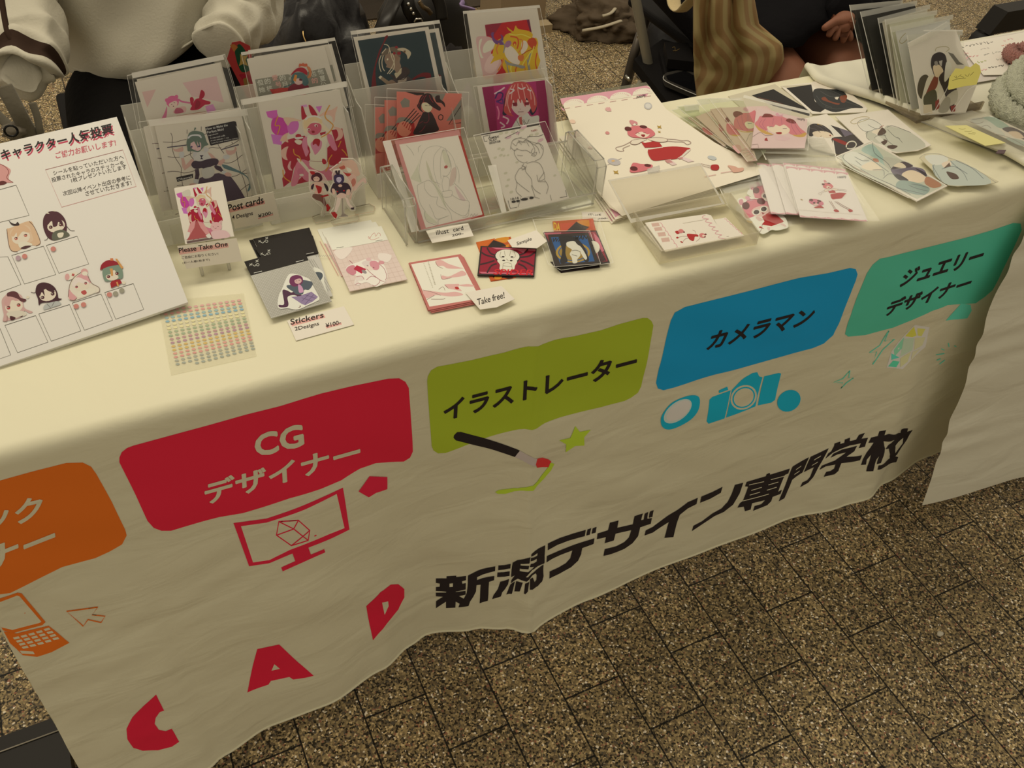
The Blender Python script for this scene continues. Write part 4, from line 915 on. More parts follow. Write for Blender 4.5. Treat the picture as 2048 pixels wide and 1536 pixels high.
# ---- small easel with the give-away cards
def easel():
    t = empty('card_easel', (.08, .22, .7005), 'small clear plastic easel with two legs holding the give-away cards', 'easel')
    vf = ([], [])
    for x in (.062, .094):
        vf = ([], []); tube(vf, [(x, .206, .7008), (x + .001, .222, .736)], .0019, 8); obj3('front_leg', vf, ACRYLEDGE(), t)
    vf = ([], []); tube(vf, [(.08, .274, .7008), (.082, .270, .745)], .0015, 8); obj3('back_leg', vf, ACRYLEDGE(), t)
    vf = ([], []); tube(vf, [(.052, .226, .7375), (.108, .226, .7375)], .0016, 8); obj3('card_ledge', vf, ACRYLEDGE(), t)
    p = Plane(.06, .226, .742, -.05, .95)
    for i in range(4):
        off = (3 - i)
        pl = Plane(.06, .226 + .0016 * off, .742 + .0010 * off, -.05, .95); pl.vmin = -9
        a = Art(pl, Z7, WT); d = off * 7
        a.slab([(180 + d, 235 - d * .4), (780 + d, 140 - d * .4), (940 + d * .5, 850), (325 + d, 950)], mat('white_paper', (.84, .80, .72), .6), .0006)
        if i == 3:
            # same devil maid, mapped onto the small card
            def mp(x, y):
                u, v = (x - 232) / (1440 - 232), (y - 60) / (1275 - 60)
                v *= .80; X0_, Y0_ = 197 + (720 - 197) * u, 245 + (190 - 245) * u
                return X0_ + 130 * v / .8 * .95, Y0_ + v * 830
            devil(a, mp, .45)
            a.P('350,900 680,850 640,800 480,640 400,760 330,880', 'a8504a').P('340,915 680,860 700,880 350,940', '6b5248')
            a.P('390,680 460,640 440,740 350,890 330,860', 'cf8c80').P('480,650 560,690 620,780 650,830 590,830 520,740', 'cf8c80').P('345,790 385,800 375,850 345,895 325,880', 'd8cdb2').P('585,840 630,810 660,850 640,875 610,870', 'd8cdb2')
            a.E(720, 730, 72, 62, 'd6a597', -5, 16).P('660,690 665,650 700,670', 'd6a597').P('760,660 790,640 790,700', 'd6a597').P('660,790 780,770 860,790 890,860 700,885 665,850', 'd8b0a2', 1)
            a.L('675,728 690,732', 5, '5a3a30').L('735,722 752,724', 5, '5a3a30').L('700,745 712,748 724,743', 4, '5a3a30')
        o = a.build('giveaway_card', None, 'small red devil-maid card on the clear easel, front of its stack' if i == 3 else ('rearmost small card in the stack on the easel', 'second rearmost small card in the stack on the easel', 'small card right behind the devil-maid card on the easel')[i], 'card', 'give-away cards on the easel')
    pl = Plane(.06, .2215, .7415, -.08, .75); pl.vmin = -9
    a = Art(pl, Z7, WU); a.slab('220,975 980,870 1050,1165 340,1265', mat('buff_card', (.72, .67, .56), .6), .0006)
    a.P('235,1020 870,935 880,990 250,1085', 'bb8a74').T('Please Take One', 245, 1062, 868, 975, -8, -62, '1d1512', .02)
    a.T('ご自由にお取りください!', 280, 1140, 748, 1088, -6, -36, '2a1f16', .008).T('(お一人様1枚まで)', 292, 1208, 638, 1165, -6, -34, '2a1f16', .008)
    a.build('price_card', None, 'buff card reading Please Take One, on the front of the clear easel', 'price card')
easel()

# ---- three acrylic standees
def standees():
    def stand(y, view, outline, label, draw, base):
        pl = Plane(.25, y, .7035, .05, .08); pl.vmin = 0
        t = empty('acrylic_figure', (.25, y, .7008), label, 'acrylic figure', 'acrylic standees')
        a = Art(pl, view, WU); a.slab(outline, ACRYL(), .0022, 0, ACRYLEDGE()); a.L(outline, 5, EDGE(), closed=1); a.h0 = .0003; draw(a); a.build('figure_panel', t)
        t.location = a.pl.mw(*a.c).translation; t.location.z = .7008
        for ch in t.children: ch.matrix_parent_inverse = Matrix.Translation(t.location).inverted()
        b = Art(FLAT(.7032), view, WT); b.slab(base, ACRYL(), .0024, 0, ACRYLEDGE()); b.L(base, 5, mat('printed_outline', (.6, .42, .28), .5), closed=1)
        o = b.build('base', t); o.matrix_parent_inverse = Matrix.Translation(t.location).inverted()
    RD, SK, BK = '9c2020', 'c9a288', '33222a'
    def d1(a):
        a.P('470,540 480,500 560,490 640,520 660,580 680,640 660,680 640,660 600,610 520,580', '6a4638').P('670,660 700,640 740,700 710,750 680,750 680,700', RD)
        a.P('500,330 560,310 620,330 690,370 700,420 640,380 620,440 640,480 560,500 500,480 530,430 500,380 470,390 480,450 450,420 450,370', SK, 1).P('520,370 570,380 610,400 600,470 560,490 545,440', RD, 1)
        a.P('640,340 690,370 710,430 690,460 660,400', BK, 1).P('460,370 500,350 480,430 455,420', BK, 1)
        a.P('455,270 470,220 530,185 590,200 620,260 610,300 560,320 490,310', '4a2428', 1).P('490,260 540,240 580,270 560,310 500,305', SK, 1).P('440,165 500,170 510,200 470,215 445,190', RD, 1).P('590,530 700,500 718,520 620,548', RD)
        a.L('640,540 650,800', 9, 'a08878').L('500,268 515,270', 5, BK).L('540,268 555,270', 5, BK)
    def d2(a):
        a.P('840,540 900,530 880,640 830,760 790,760', 'ccb49c').P('950,540 990,560 1030,650 1080,700 1040,720 980,640', 'ccb49c').P('745,770 800,755 840,800 820,860 780,830', RD).P('1030,700 1085,690 1080,725 1045,725', BK)
        a.P('780,345 850,335 940,330 1000,350 1040,430 1010,490 980,430 960,500 950,530 840,520 820,440 780,490 740,450', BK, 1).P('830,520 890,480 960,500 965,540 900,560 835,545', 'c8a890', 1).P('760,420 800,430 800,500 770,490', SK, 1).P('990,430 1025,440 1010,510 970,500', SK, 1)
        a.P('785,260 800,220 860,205 920,220 940,280 920,330 860,345 800,330', '3a2c44', 1).P('830,260 880,250 900,290 870,330 830,310', 'b0a0a8', 1).P('805,170 830,155 850,210 830,215', BK, 1).P('850,160 875,155 870,210 850,215', BK, 1).E(880, 375, 30, 20, SK)
        a.L('912,560 918,780', 16, '8a7a68').P('880,830 918,770 1000,815', '8a7a68').L('838,285 848,288', 5, '1a1020').L('872,280 882,282', 5, '1a1020').E(840, 462, 12, 9, 'b02020').E(935, 447, 12, 9, 'b02020')
    def d3(a):
        a.P('1000,240 1090,200 1120,280 1100,400 1060,480 1030,600 1000,560 1010,420 980,300', 'd0a890', 1).P('1050,290 1090,270 1110,330 1070,390 1040,360', 'b8705c', 1).P('1090,400 1180,290 1240,260 1265,320 1240,340 1200,320 1100,450', 'd2b098', 1)
        a.P('900,30 960,10 1060,0 1120,60 1150,150 1170,210 1120,240 1060,200 980,160', 'caa487', 1).P('860,90 900,65 950,90 945,130 900,140 870,120', 'b85c48', 1).P('920,170 960,190 1040,200 1000,240 940,210', 'b03c34', 1).P('740,150 820,100 900,50 960,60 850,110', 'c9a080', 1)
        a.P('830,10 850,0 860,50 840,60', 'a01c28').P('970,110 1020,120 1050,160 1000,180', 'd8c8a8', 1)
    stand(.268, Z8, '730,150 900,20 900,-20 1080,-20 1180,80 1200,200 1270,270 1270,340 1210,350 1100,480 1050,640 1000,640 960,400 900,240 760,170', 'clear acrylic standee of a pink long-haired figure, furthest back of the three', d3, '1085,690 1310,640 1390,680 1370,750 1100,800')
    stand(.272, Z8, '425,150 520,155 640,220 740,380 730,480 740,540 720,600 760,700 740,790 660,800 640,830 600,820 620,700 470,560 430,420', 'clear acrylic standee of a seated figure in a red outfit, left of the three', d1, '470,830 590,790 740,780 780,830 720,880 520,915')
    stand(.252, Z8, '790,150 880,140 950,210 1050,360 1060,470 1010,560 1110,690 1100,740 1040,745 960,660 940,780 1000,830 870,835 830,880 730,780 790,700 820,560 720,480 730,420 780,330 765,230', 'clear acrylic standee of a black-clad bunny-eared figure on a stool, right of the three', d2, '745,890 880,850 1140,800 1160,860 1120,895 790,945')
standees()

# ---- sticker packs
def packs():
    z = .7012
    for i, (dx, dy, z, lab) in enumerate(((-45, 15, .7012, 'black-topped sticker pack at the bottom of the pile, mostly covered'), (0, 0, .7030, 'black-topped sticker pack at the back right of the pile'), (20, 118, .7048, 'black-topped sticker pack in the middle of the pile'))):
        a = Art(FLAT(z), Z9, WT)
        S = lambda s: [(x + dx, y + dy) for x, y in pts(s)]
        if i < 2:
            a.slab(S('205,215 845,85 1110,865 560,960'), 'bdb39b', .0012); a.P(S('205,215 845,85 950,370 345,500'), '1d1712')
            if i == 1:
                for k in range(34):
                    x = 400 + k * 22; a.L([(x - 40, 540 - k * 4), (x + 180, 900 - k * 4)] if x < 930 else [(x - 30, 400), (x - 20, 420)], 4, '8d8674')
                a.P('890,545 960,560 1010,610 1015,700 1050,820 1040,830 980,700 930,660', 'd8cfb2', 1).P('915,600 980,600 1000,640 970,690 940,670', '4a5050', 1)
            a.L(S('285,240 300,262'), 5, 'b0a890')
        else:
            a.slab('225,310 885,175 950,372 345,500', '1d1712', .0012)
        x, y = (265, 245) if i < 2 else (290, 385)
        a.T('×', x + dx * (i < 2), y + 14, x + 28, y + 8, 0, -24, 'b8b098', .02).T('×', x + 80, y - 20, x + 112, y - 26, 0, -26, 'b8b098', .02).L([(x + 28, y + 4), (x + 52, y + 20), (x + 72, y - 2), (x + 96, y - 14), (x + 110, y), (x + 96, y + 14), (x + 74, y)], 6, 'b8b098', 1)
        a.L([(810, 388), (895, 370)], 5, 'c8c0a8')
        a.build('sticker_pack', None, lab, 'sticker pack', 'black-topped sticker packs')
    a = Art(FLAT(.7066), Z9, WT)
    a.slab('178,632 835,460 1100,920 410,1115', 'bdb39b', .0012)
    a.h0 += 0
    for k in range(30):                               # fine checked print
        t = k / 30; a.L([(178 + 232 * t, 632 + 483 * t), (835 + 265 * t, 460 + 460 * t)], 3.2, 'a0977f')
    for k in range(38):
        t = k / 38; a.L([(178 + 657 * t, 632 - 172 * t), (410 + 690 * t, 1115 - 195 * t)], 3.2, 'a0977f')
    a.slab('105,478 755,295 835,458 180,632', '1d1712', .0005)
    a.T('×', 162, 530, 198, 520, 2, -28, 'b8b098', .02).T('×', 232, 490, 268, 480, 2, -28, 'b8b098', .02).L('200,510 225,530 240,510 262,500 276,514 262,528 240,516', 6, 'b8b098', 1)
    a.L('215,608 308,586', 6, 'c8c0a8').L('693,482 780,460', 6, 'c8c0a8')
    a.P('500,860 530,800 600,640 660,615 760,640 850,680 880,740 960,890 930,930 830,975 760,1010 690,1025 600,1010 510,1015 485,970', 'd9d0b4', 1)
    a.P('540,810 590,805 640,830 680,820 760,860 830,910 820,935 760,935 740,900 680,860 600,880 610,960 590,995 510,998 500,970 560,960', '4a2438', 1)
    a.P('740,870 870,820 945,880 890,930 800,975 760,960 640,880', '8a7488').P('660,820 600,780 590,750 640,740 700,720 740,690 800,690 875,710 880,750 840,800 790,800 770,850 700,850', '4b5154', 1)
    a.P('620,690 640,650 700,630 760,650 775,700 750,740 700,760 660,760 625,730', '6a2748', 1).P('680,690 740,670 760,700 730,730 690,725', 'c9a090', 1).P('720,740 760,760 780,820 730,830', 'c0889a', 1).L('690,700 705,698', 5, '3a1828').L('725,692 738,690', 5, '3a1828')
    for t in ('780,850 930,900', '760,890 880,930', '800,960 900,850', '760,930 850,840'): a.L(t, 4, '5a4060')
    a.T('♪', 722, 1005, 752, 1000, 3, -25, '6a3a30', .01)
    a.build('sticker_pack', None, 'front sticker pack with grey checked card and a purple seated figure', 'sticker pack', 'black-topped sticker packs')
    # pink packs
    for i, (dx, dy, z, lab) in enumerate(((-95, -60, .7012, 'pink sticker pack at the bottom of its pile, left edge showing'), (-40, -40, .7026, 'pink sticker pack in the middle of its pile'), (0, 0, .7040, 'top pink sticker pack with a quilted card and a pink-haired girl with a bottle'))):
        a = Art(FLAT(z), Z9, WT); S = lambda s: [(x + dx, y + dy) for x, y in pts(s)]
        a.slab(S('1030,190 1665,70 1960,675 1305,810' if i == 2 else '1030,170 1640,60 1955,610 1300,700'), 'd9bfa6', .0011)
        if i == 2:
            for k in range(-6, 12):
                for (x0, y0, x1, y1) in ((1110 + k * 80, 345, 1310 + k * 80 + 60, 800),):
                    pass
            a.L('1115,345 1735,230', 5, 'b06a58')
            for k in range(9):
                t = k / 9; a.L([(1110 + 195 * t, 345 + 460 * t), (1735 - 0 + 225 * t, 232 + 440 * t)], 3, 'cdb198')
            for k in range(1, 11):
                t = k / 11; a.L([(1110 + 625 * t, 345 - 115 * t), (1305 + 655 * t, 808 - 135 * t)], 3, 'cdb198')
            a.P('1130,350 1330,310 1290,400 1200,450', 'e3d0b6', 1).P('1640,380 1780,400 1740,480 1640,450', 'e3d0b6', 1)
            a.P('1260,570 1290,520 1400,480 1500,440 1560,450 1640,470 1700,520 1735,620 1720,690 1660,740 1590,760 1500,710 1380,740 1360,700 1380,640 1330,620', 'e6d8bc', 1)
            a.P('1262,570 1300,525 1360,520 1380,590 1360,625 1310,620', 'c67c7c', 1).P('1385,515 1495,560 1440,612 1350,560', 'b01c34').E(1470, 590, 32, 18, '8f8378', 30)
            a.P('1440,490 1500,460 1560,455 1540,500 1500,540', 'd8c4ae', 1).P('1535,480 1590,465 1640,500 1635,560 1590,570 1545,540', 'd08a88', 1).E(1520, 450, 30, 20, 'd8b0a0').E(1665, 485, 34, 20, 'd09088')
            a.P('1470,530 1545,530 1570,570 1510,570', 'e0c8ac', 1).P('1380,640 1440,640 1470,660 1450,690 1400,690 1420,740 1370,740 1370,690', 'dcc8b0', 1)
            for t in ('1500,560 1540,600 1590,640 1660,690 1700,700', '1495,685 1560,640 1650,690 1600,750 1560,740', '1640,500 1700,560 1725,640 1710,690', '1380,650 1440,640 1470,680', '1370,740 1400,720 1430,730', '1300,460 1340,495'): a.L(t, 5, 'a85a5c', 1)
            a.L('1500,520 1515,525', 6, '6a2830').L('1570,540 1585,545', 6, '6a2830')
        else: a.L(S('1060,300 1270,690'), 6, 'c98a76')
        a.slab(S('1030,190 1665,70 1742,228 1110,345' if i == 2 else '1030,170 1640,60 1742,220 1110,335'), 'e2d8b8', .0004)
        if i == 2:
            a.L('1515,190 1530,200 1545,225 1590,222 1640,200', 4, 'c07060', 1).L('1515,195 1530,215 1560,170 1590,150 1600,190 1630,150 1655,165 1650,185', 4, 'c07060', 1)
            a.L('1600,243 1678,230', 5, '5a5048').L('1155,320 1235,308', 5, '5a5048')
        a.build('sticker_pack', None, lab, 'sticker pack', 'pink sticker packs')
packs()

# ---- hand-drawing cards, square cards
def small_cards():
    for i in range(4):
        z = .7012 + .0011 * i; d = (3 - i)
        a = Art(FLAT(z), Z15, WT); S = lambda s: [(x + (14 * d if i else -6), y + (12 * d if i else 4)) for x, y in pts(s)]
        if i == 3: S = pts
        a.slab(S('85,490 565,410 745,760 720,840 265,932'), 'ba6a5a', .0009)
        if i == 3:
            a.P('103,505 540,435 712,760 700,830 275,900', 'e2d6b6')
            a.P('330,480 380,465 450,500 540,530 590,545 450,545 400,520 350,520', 'd8a592', 1).P('390,610 450,620 520,590 580,565 620,600 560,620 480,630 395,645', 'd8a592', 1).P('415,695 500,690 550,690 545,720 575,755 500,740 450,730', 'd8a592', 1).P('545,700 640,690 695,710 600,712', 'd8a592', 1)
            a.P('215,750 330,760 420,770 520,762 590,790 480,805 380,795 320,795 260,820 235,810', 'd8a592', 1).E(530, 727, 20, 12, 'b02018', 15)
            for t in ('330,480 350,520 400,545', '380,600 395,645 480,630', '415,695 450,730', '215,745 300,765 380,795', '360,740 400,715 420,750', '290,830 400,830 420,820', '250,835 320,795'): a.L(t, 3.5, '8a6a58', 1)
            for k in range(16): a.E(262 + k * 4.2, 480 + k * 14, 8, 3.5, 'b8aa8a', 15, 6); a.E(222 + k * 5.4, 500 + k * 14.5, 6, 3, 'c4b796', 15, 6)
        a.build('drawing_card', None, ('lowest drawing card in the red-bordered pile', 'second drawing card up in the red-bordered pile', 'third drawing card up in the red-bordered pile', 'top red-bordered card with pale pink drawn hands')[i], 'card', 'red-bordered drawing cards')
    OR, BK = 'bb5018', '2c211c'
    a = Art(FLAT(.7012), Z15, WT); a.slab('708,300 1030,248 1085,560 1080,625 845,660', OR, .0018)
    a.P('810,345 870,280 960,310 1000,340 860,345', BK).P('890,268 1010,252 990,300 940,300', 'cf8420', 1).P('708,300 890,262 740,385', 'c8601c').P('985,325 1020,318 1010,345 985,345', 'cf8420')
    a.P('860,615 1060,620 1050,632 1010,640 960,630 900,645 870,630', BK).P('890,612 950,615 930,645 880,640', 'cf8420', 1)
    a.build('square_card', None, 'orange and black square card under the spider card', 'card', 'square character cards')
    a = Art(FLAT(.7034), Z15, WT); a.slab('750,335 1272,355 1250,615 720,605', BK, .0018)
    a.P('765,345 1260,365 1240,602 735,592', '8e1428').P('850,348 1180,360 1150,400 1090,370 900,365', 'c4606a').P('1090,360 1262,366 1262,380 1120,376', 'c4606a').P('735,575 760,592 1240,602 1238,590', 'c4606a')
    for t in ('810,350 840,400 880,420', '760,395 800,420 880,440', '735,510 820,490 880,470', '810,585 850,520 900,500', '1190,365 1160,400 1110,420', '1255,395 1200,430 1120,440', '1245,525 1180,490 1120,470', '1200,590 1160,530 1100,500'): a.L(t, 15, '3a1a1e', 1)
    a.E(1000, 435, 122, 70, BK, 3, 22).E(1000, 430, 112, 62, 'dcd0ae', 3, 22).P('905,470 950,450 1000,470 1060,450 1090,480 1070,520 1060,555 1000,570 930,555 930,510', 'dcd0ae', 1)
    for x, y in ((960, 436), (1042, 438), (965, 470), (1035, 472)): a.E(x, y, 14, 7, '2a1814')
    for t in ('940,390 930,430 950,450', '1060,390 1075,430 1050,450', '960,500 1000,490 1040,505', '960,520 1040,530', '970,380 980,430', '1030,380 1020,430', '990,455 1010,475', '955,555 960,500', '1045,560 1040,510'): a.L(t, 4, '9a8c70', 1)
    a.T('SPIDER', 868, 602, 1238, 608, 14, -50, 'c41c24', .04)
    a.build('square_card', None, 'red square card with a white spider figure and the word SPIDER', 'card', 'square character cards')
    # sleeved square cards at the right
    a = Art(FLAT(.7012), Z15, WT); a.slab('1400,480 1850,500 1860,530 1500,580', BK, .0016); a.build('square_card', None, 'black square card at the bottom of the sleeved pile', 'card', 'sleeved square cards')
    def sq(z, outline, slv, lab, draw, base):
        a = Art(FLAT(z), Z15, WT); a.slab(outline, base, .0016); draw(a); o = a.build('square_card', None, lab, 'card', 'sleeved square cards')
        f = Art(FLAT(z), Z15); f.c = a.c; f.h0 = .0006; f.P(slv, FILM()); s4 = pts(slv)
        for i in range(len(s4)): f.L([s4[i], s4[(i + 1) % len(s4)]], 4, EDGE())
        f.build('clear_sleeve', o)
    def dA(a):
        a.P('1490,125 1640,115 1530,215 1500,200', 'c8502a').P('1640,110 1760,160 1700,210 1530,215', BK).P('1650,105 1760,95 1770,150 1700,140', 'cf8420', 1).P('1760,90 1800,85 1815,190 1770,180', 'c8502a').T('DA', 1430, 185, 1490, 195, 0, -70, 'd8b020', .03)
    sq(.7032, '1420,105 1795,78 1835,230 1520,330 1450,300', '1225,60 1815,50 1845,200 1500,340 1290,250', 'orange and black square card at the top edge of the sleeved pile', dA, OR)
    def dB(a):
        a.P('1345,215 1820,200 1935,478 1500,505', '8e1428').P('1760,240 1830,300 1920,470 1850,490 1840,380 1780,300', '3a1a1e').P('1800,210 1850,260 1900,380 1880,390 1820,290', 'c4606a').E(1800, 350, 60, 62, 'dcd0ae', 0, 16).P('1345,212 1500,208 1500,225 1350,228', 'c4606a').E(1790, 330, 10, 7, '2a1814')
    sq(.7054, '1335,205 1830,190 1955,490 1460,520', '1240,90 1840,40 1985,490 1500,560 1380,500', 'red square card showing at the right of the sleeved pile', dB, BK)
    def dC(a):
        a.P('1405,255 1735,237 1812,478 1490,498', '1f5480'); a.E(1610, 395, 160, 95, 'b08a30', 0, 26).E(1610, 395, 138, 80, '1f5480', 0, 26).E(1610, 395, 128, 72, '9c7a30', 0, 26)
        a.P('1480,250 1560,235 1640,260 1700,320 1740,400 1760,470 1720,480 1690,400 1640,330 1560,300 1540,400 1560,480 1490,490 1510,380', '1c1618', 1)
        a.P('1555,300 1620,290 1650,320 1690,350 1740,440 1720,460 1670,380 1680,420 1650,460 1650,490 1610,495 1600,450 1580,410 1600,370 1570,350 1550,330', 'd8cdae', 1)
        a.L('1600,380 1640,375 1680,390', 5, '6a5f4c', 1).L('1600,415 1650,430', 5, '6a5f4c').T('WATCHMAN', 1412, 302, 1738, 272, 10, -42, '141014', .035)
    sq(.7076, '1380,228 1752,208 1860,498 1440,525', '1335,195 1765,190 1868,500 1440,528', 'blue and black square card with a watchman figure and lettering, on the sleeved pile', dC, BK)
small_cards()

# ---- dot sticker sheet
def dots():
    a = Art(FLAT(.7008), (0, 0, 1), WT)
    sheet = clear('waxed_backing', .22, .4, (1, 1, .99), .25, (.95, .93, .84))
    a.slab('315,602 487,586 513,712 342,750', sheet, .0004)
    rows = ['cf9a86', 'd0917c', '93a696', '84a09c', 'd9c88e', 'd9c98c', 'a0a478', '9aa076', 'b3877a', 'ad8280', 'c9a45c', 'cba65a', 'cf9278', 'cd8e78', 'a39c80', '9c9a80', '9a9a80']
    A, B, Cc, D = (325, 619), (478, 598), (508, 702), (354, 742)
    for r in range(17):
        for c in range(13):
            if (r == 16 and c < 3) or (r == 0 and c < 1): continue
            u, v = c / 12.4 + .028, (r + .4) / 17.2
            x = A[0] * (1 - u) * (1 - v) + B[0] * u * (1 - v) + Cc[0] * u * v + D[0] * (1 - u) * v; y = A[1] * (1 - u) * (1 - v) + B[1] * u * (1 - v) + Cc[1] * u * v + D[1] * (1 - u) * v
            a.E(x, y, 4.3, 2.2, rows[r], -4, 9); a.n -= 1
    a.build('sticker_sheet', None, 'waxy sheet of rows of round coloured dot stickers, by the voting board', 'sticker sheet')
dots()

# ---- voting board
def board():
    pl = Plane(.036, .163, .714, .08, math.radians(66)); pl.vmin = -9
    a = Art(pl, Z1, WT); a.slab('-420,560 0,445 1195,172 1925,2070 0,2725 -420,2870', mat('white_board_paper', (.80, .79, .76), .55), .005)
    a.T('キャラクター人気投票', 30, 640, 1175, 365, -22, -108, 'b8384a', .03).T('キャラクター人気投票', 20, 620, 1160, 345, -22, -108, '1a1412', .03)
    a.T('ご協力お願いします!', 575, 605, 1190, 470, -12, -70, 'c05a5c', .02)
    a.L('465,715 1258,512 1395,885 632,1098', 6, 'c08878', closed=1)
    for t, x0, y0, x1, y1 in (('シールを貼っていただいた方へ', 550, 775, 1270, 605), ('投票されたキャラのステッカーを', 535, 845, 1275, 665), ('1枚プレゼントいたします', 735, 850, 1300, 705), ('次回以降イベント出店の参考に', 650, 985, 1340, 815), ('させていただきます!', 880, 985, 1350, 870)): a.T(t, x0, y0, x1, y1, -12, -48, '3a3026', .006)
    a.view(*Z2)
    for t in ('-140,700 -20,330 80,325 215,610 -30,700 -100,730', '120,312 445,217 572,508 250,605', '475,210 790,115 908,400 603,495', '50,1028 365,928 492,1200 180,1308', '397,912 712,815 828,1085 525,1190', '740,800 1035,707 1153,975 865,1078', '1072,692 1365,600 1472,865 1185,965', '-200,1120 0,1060 110,1332 -60,1390'):
        a.L(t, 4.5, '4a4430', closed=1)
    a.view(*Z1).L('-150,960 165,872 298,1182 -30,1260', 4.5, '4a4430', closed=1)
    a.view(*Z1)
    a.P('-60,650 0,655 60,680 110,720 90,780 95,820 135,845 60,850 -40,870', 'c98c7c', 1).L('0,655 60,690 90,740 70,800 135,845', 6, '7a3028', 1).P('-40,870 0,835 40,830 70,850 30,870', '5a1c18', 1)
    def face(cx, cy, r, c='d9c6a4'): a.E(cx, cy, r, r * .72, c, -14, 16)
    def eyes(x0, y0, x1, y1, c, r=18):
        for x, y in ((x0, y0), (x1, y1)): a.E(x, y, r, r * .9, c, 0, 10).E(x, y - r * .4, r * .9, r * .35, '3a1a18', -10, 8).E(x - r * .3, y - r * .1, r * .28, r * .28, 'e0d0b0', 0, 6)
    # blond
    a.view(*Z2); a.P('70,45 110,30 300,-40 350,20 400,130 415,190 380,215 320,210 240,240 160,275 120,265 95,230 85,140', 'cfa87c', 1).P('100,80 130,40 230,0 300,20 320,80 340,150 300,180 200,200 150,180 120,130', 'd3b188', 1)
    face(215, 128, 95); a.P('110,100 150,30 240,0 310,60 290,80 230,70 180,130 170,80 140,120', 'cfa67a', 1); eyes(165, 140, 262, 108, 'b8604a'); a.P('190,185 250,170 310,185 330,205 240,240 200,230', 'd8cba8', 1).P('210,240 260,215 320,215 260,245', '4a2a28', 1).P('90,-45 120,-20 160,-10 180,-30 200,0 170,10 120,0', '33221e', 1)
    a.L('70,45 90,200 120,265 180,275', 5, '5a3a28', 1).L('300,-35 350,20 400,130 412,190 370,215', 5, '5a3a28', 1)
    # dark haired with cat ears
    a.view(*Z1); a.P('450,1200 490,1150 560,1140 620,1165 670,1230 685,1320 660,1400 560,1440 490,1410 450,1330 440,1260', '4a2026', 1); face(575, 1290, 92); a.P('480,1240 540,1180 600,1190 640,1250 650,1300 600,1250 585,1290 545,1300 530,1240 480,1290', '4a2026', 1)
    eyes(520, 1305, 622, 1278, '5a2a28', 20); a.P('545,1360 640,1330 715,1385 640,1420 540,1435', '5c5a44', 1).P('590,1370 650,1360 640,1405 600,1410', 'd8c8a4', 1).P('470,1165 490,1150 510,1168', 'd8c8a4').P('540,1140 555,1128 572,1145', 'd8c8a4').L('455,1438 480,1430 495,1400', 5, '4a3a30', 1).L('680,1290 720,1335 765,1340', 5, '4a3a30', 1)
    a.view(*Z2)
    # brown-cap ponytail
    a.P('20,770 60,720 100,690 180,700 230,740 250,850 335,890 300,905 250,880 230,940 120,975 60,985 30,980 40,920 25,850', 'c49a88', 1).P('75,700 130,680 180,695 210,745 270,765 250,790 200,780 140,745 80,735', '5a2c2c', 1); face(145, 835, 92); a.P('40,800 70,740 130,740 200,770 160,780 120,770 90,850 60,830', 'c49484', 1)
    eyes(88, 850, 192, 822, 'a83a38', 20); a.P('75,900 220,880 270,925 110,960', 'cfc0a0', 1).P('105,935 160,950 140,975 110,975', '4a2020', 1).P('180,950 240,928 230,942', '4a2020').E(285, 742, 16, 14, 'd8c8a4').L('30,985 70,990 75,930', 5, '8a5a4a', 1)
    # dark short hair
    a.P('365,690 380,620 430,592 500,600 560,640 590,700 600,750 635,760 560,790 430,800 400,825 390,760', '401c22', 1); face(490, 718, 88); a.P('400,690 430,640 520,630 560,690 500,680 450,650 460,730 430,690 410,730', '401c22', 1)
    eyes(437, 745, 540, 708, '4a2028', 20); a.P('450,870 460,820 540,790 600,785 625,815 540,845', 'aeaa98', 1).L('480,810 520,850', 5, '6a6458').L('560,785 530,840', 5, '6a6458').L('318,690 350,698 368,688', 6, '401c22')
    # pink nurse
    a.P('700,740 715,620 760,540 830,490 900,520 940,600 1010,640 1020,680 950,710 860,745 760,775 715,770', 'd8c8a8', 1).P('705,660 740,700 790,750 740,775 705,750', 'cf9488', 1).P('780,540 830,505 900,530 930,590 900,600 850,560', 'cf948a', 1).P('690,540 720,500 770,480 800,500 790,530 700,570', 'dccdac', 1).E(865, 485, 36, 36, 'cf9888').E(870, 500, 30, 22, 'dccdac').E(690, 535, 24, 34, 'cf9888')
    face(840, 620, 78); a.P('740,600 790,540 860,560 920,600 850,600 800,590 760,640', 'dcc8b0', 1); eyes(785, 638, 878, 600, 'a84a4a', 15); a.P('790,700 850,670 940,650 980,690 880,730 800,750', 'd9cbaa', 1).P('830,690 870,670 890,700 860,720', 'b04a40', 1).P('740,500 765,505 760,530 735,522', 'b04a40')
    for t in ('700,740 715,620 760,540 830,490', '900,520 940,600 1010,640 1020,680 990,705', '715,770 760,775 790,750'): a.L(t, 5, '6a4a38', 1)
    # red cap, green hair
    a.P('1050,470 1100,420 1180,410 1240,430 1260,500 1250,550 1180,560 1120,580 1070,570', '76856a', 1); face(1155, 520, 72); a.P('1060,460 1130,430 1140,500 1090,520 1070,560', '76856a', 1).P('1170,440 1240,440 1255,530 1220,540 1190,490', '76856a', 1); eyes(1112, 533, 1198, 500, '6a1418', 18)
    a.P('1028,465 1040,410 1090,370 1150,365 1210,390 1220,410 1130,425 1060,450', '8e1420', 1).P('1125,450 1155,450 1160,525 1140,525', 'c88c48').P('1180,350 1200,350 1265,440 1245,455', 'c88c48').P('1130,345 1160,345 1160,370 1130,370', 'c8703c').P('1130,600 1150,575 1230,560 1250,600 1140,650', '9a1a20').P('1190,590 1205,585 1220,630 1205,635', 'c88c48').E(1268, 595, 18, 16, 'd8c8a4')
    o = a.build('voting_board', None, 'white character voting board with drawn faces, boxes and Japanese lettering, leaning at the left', 'board')
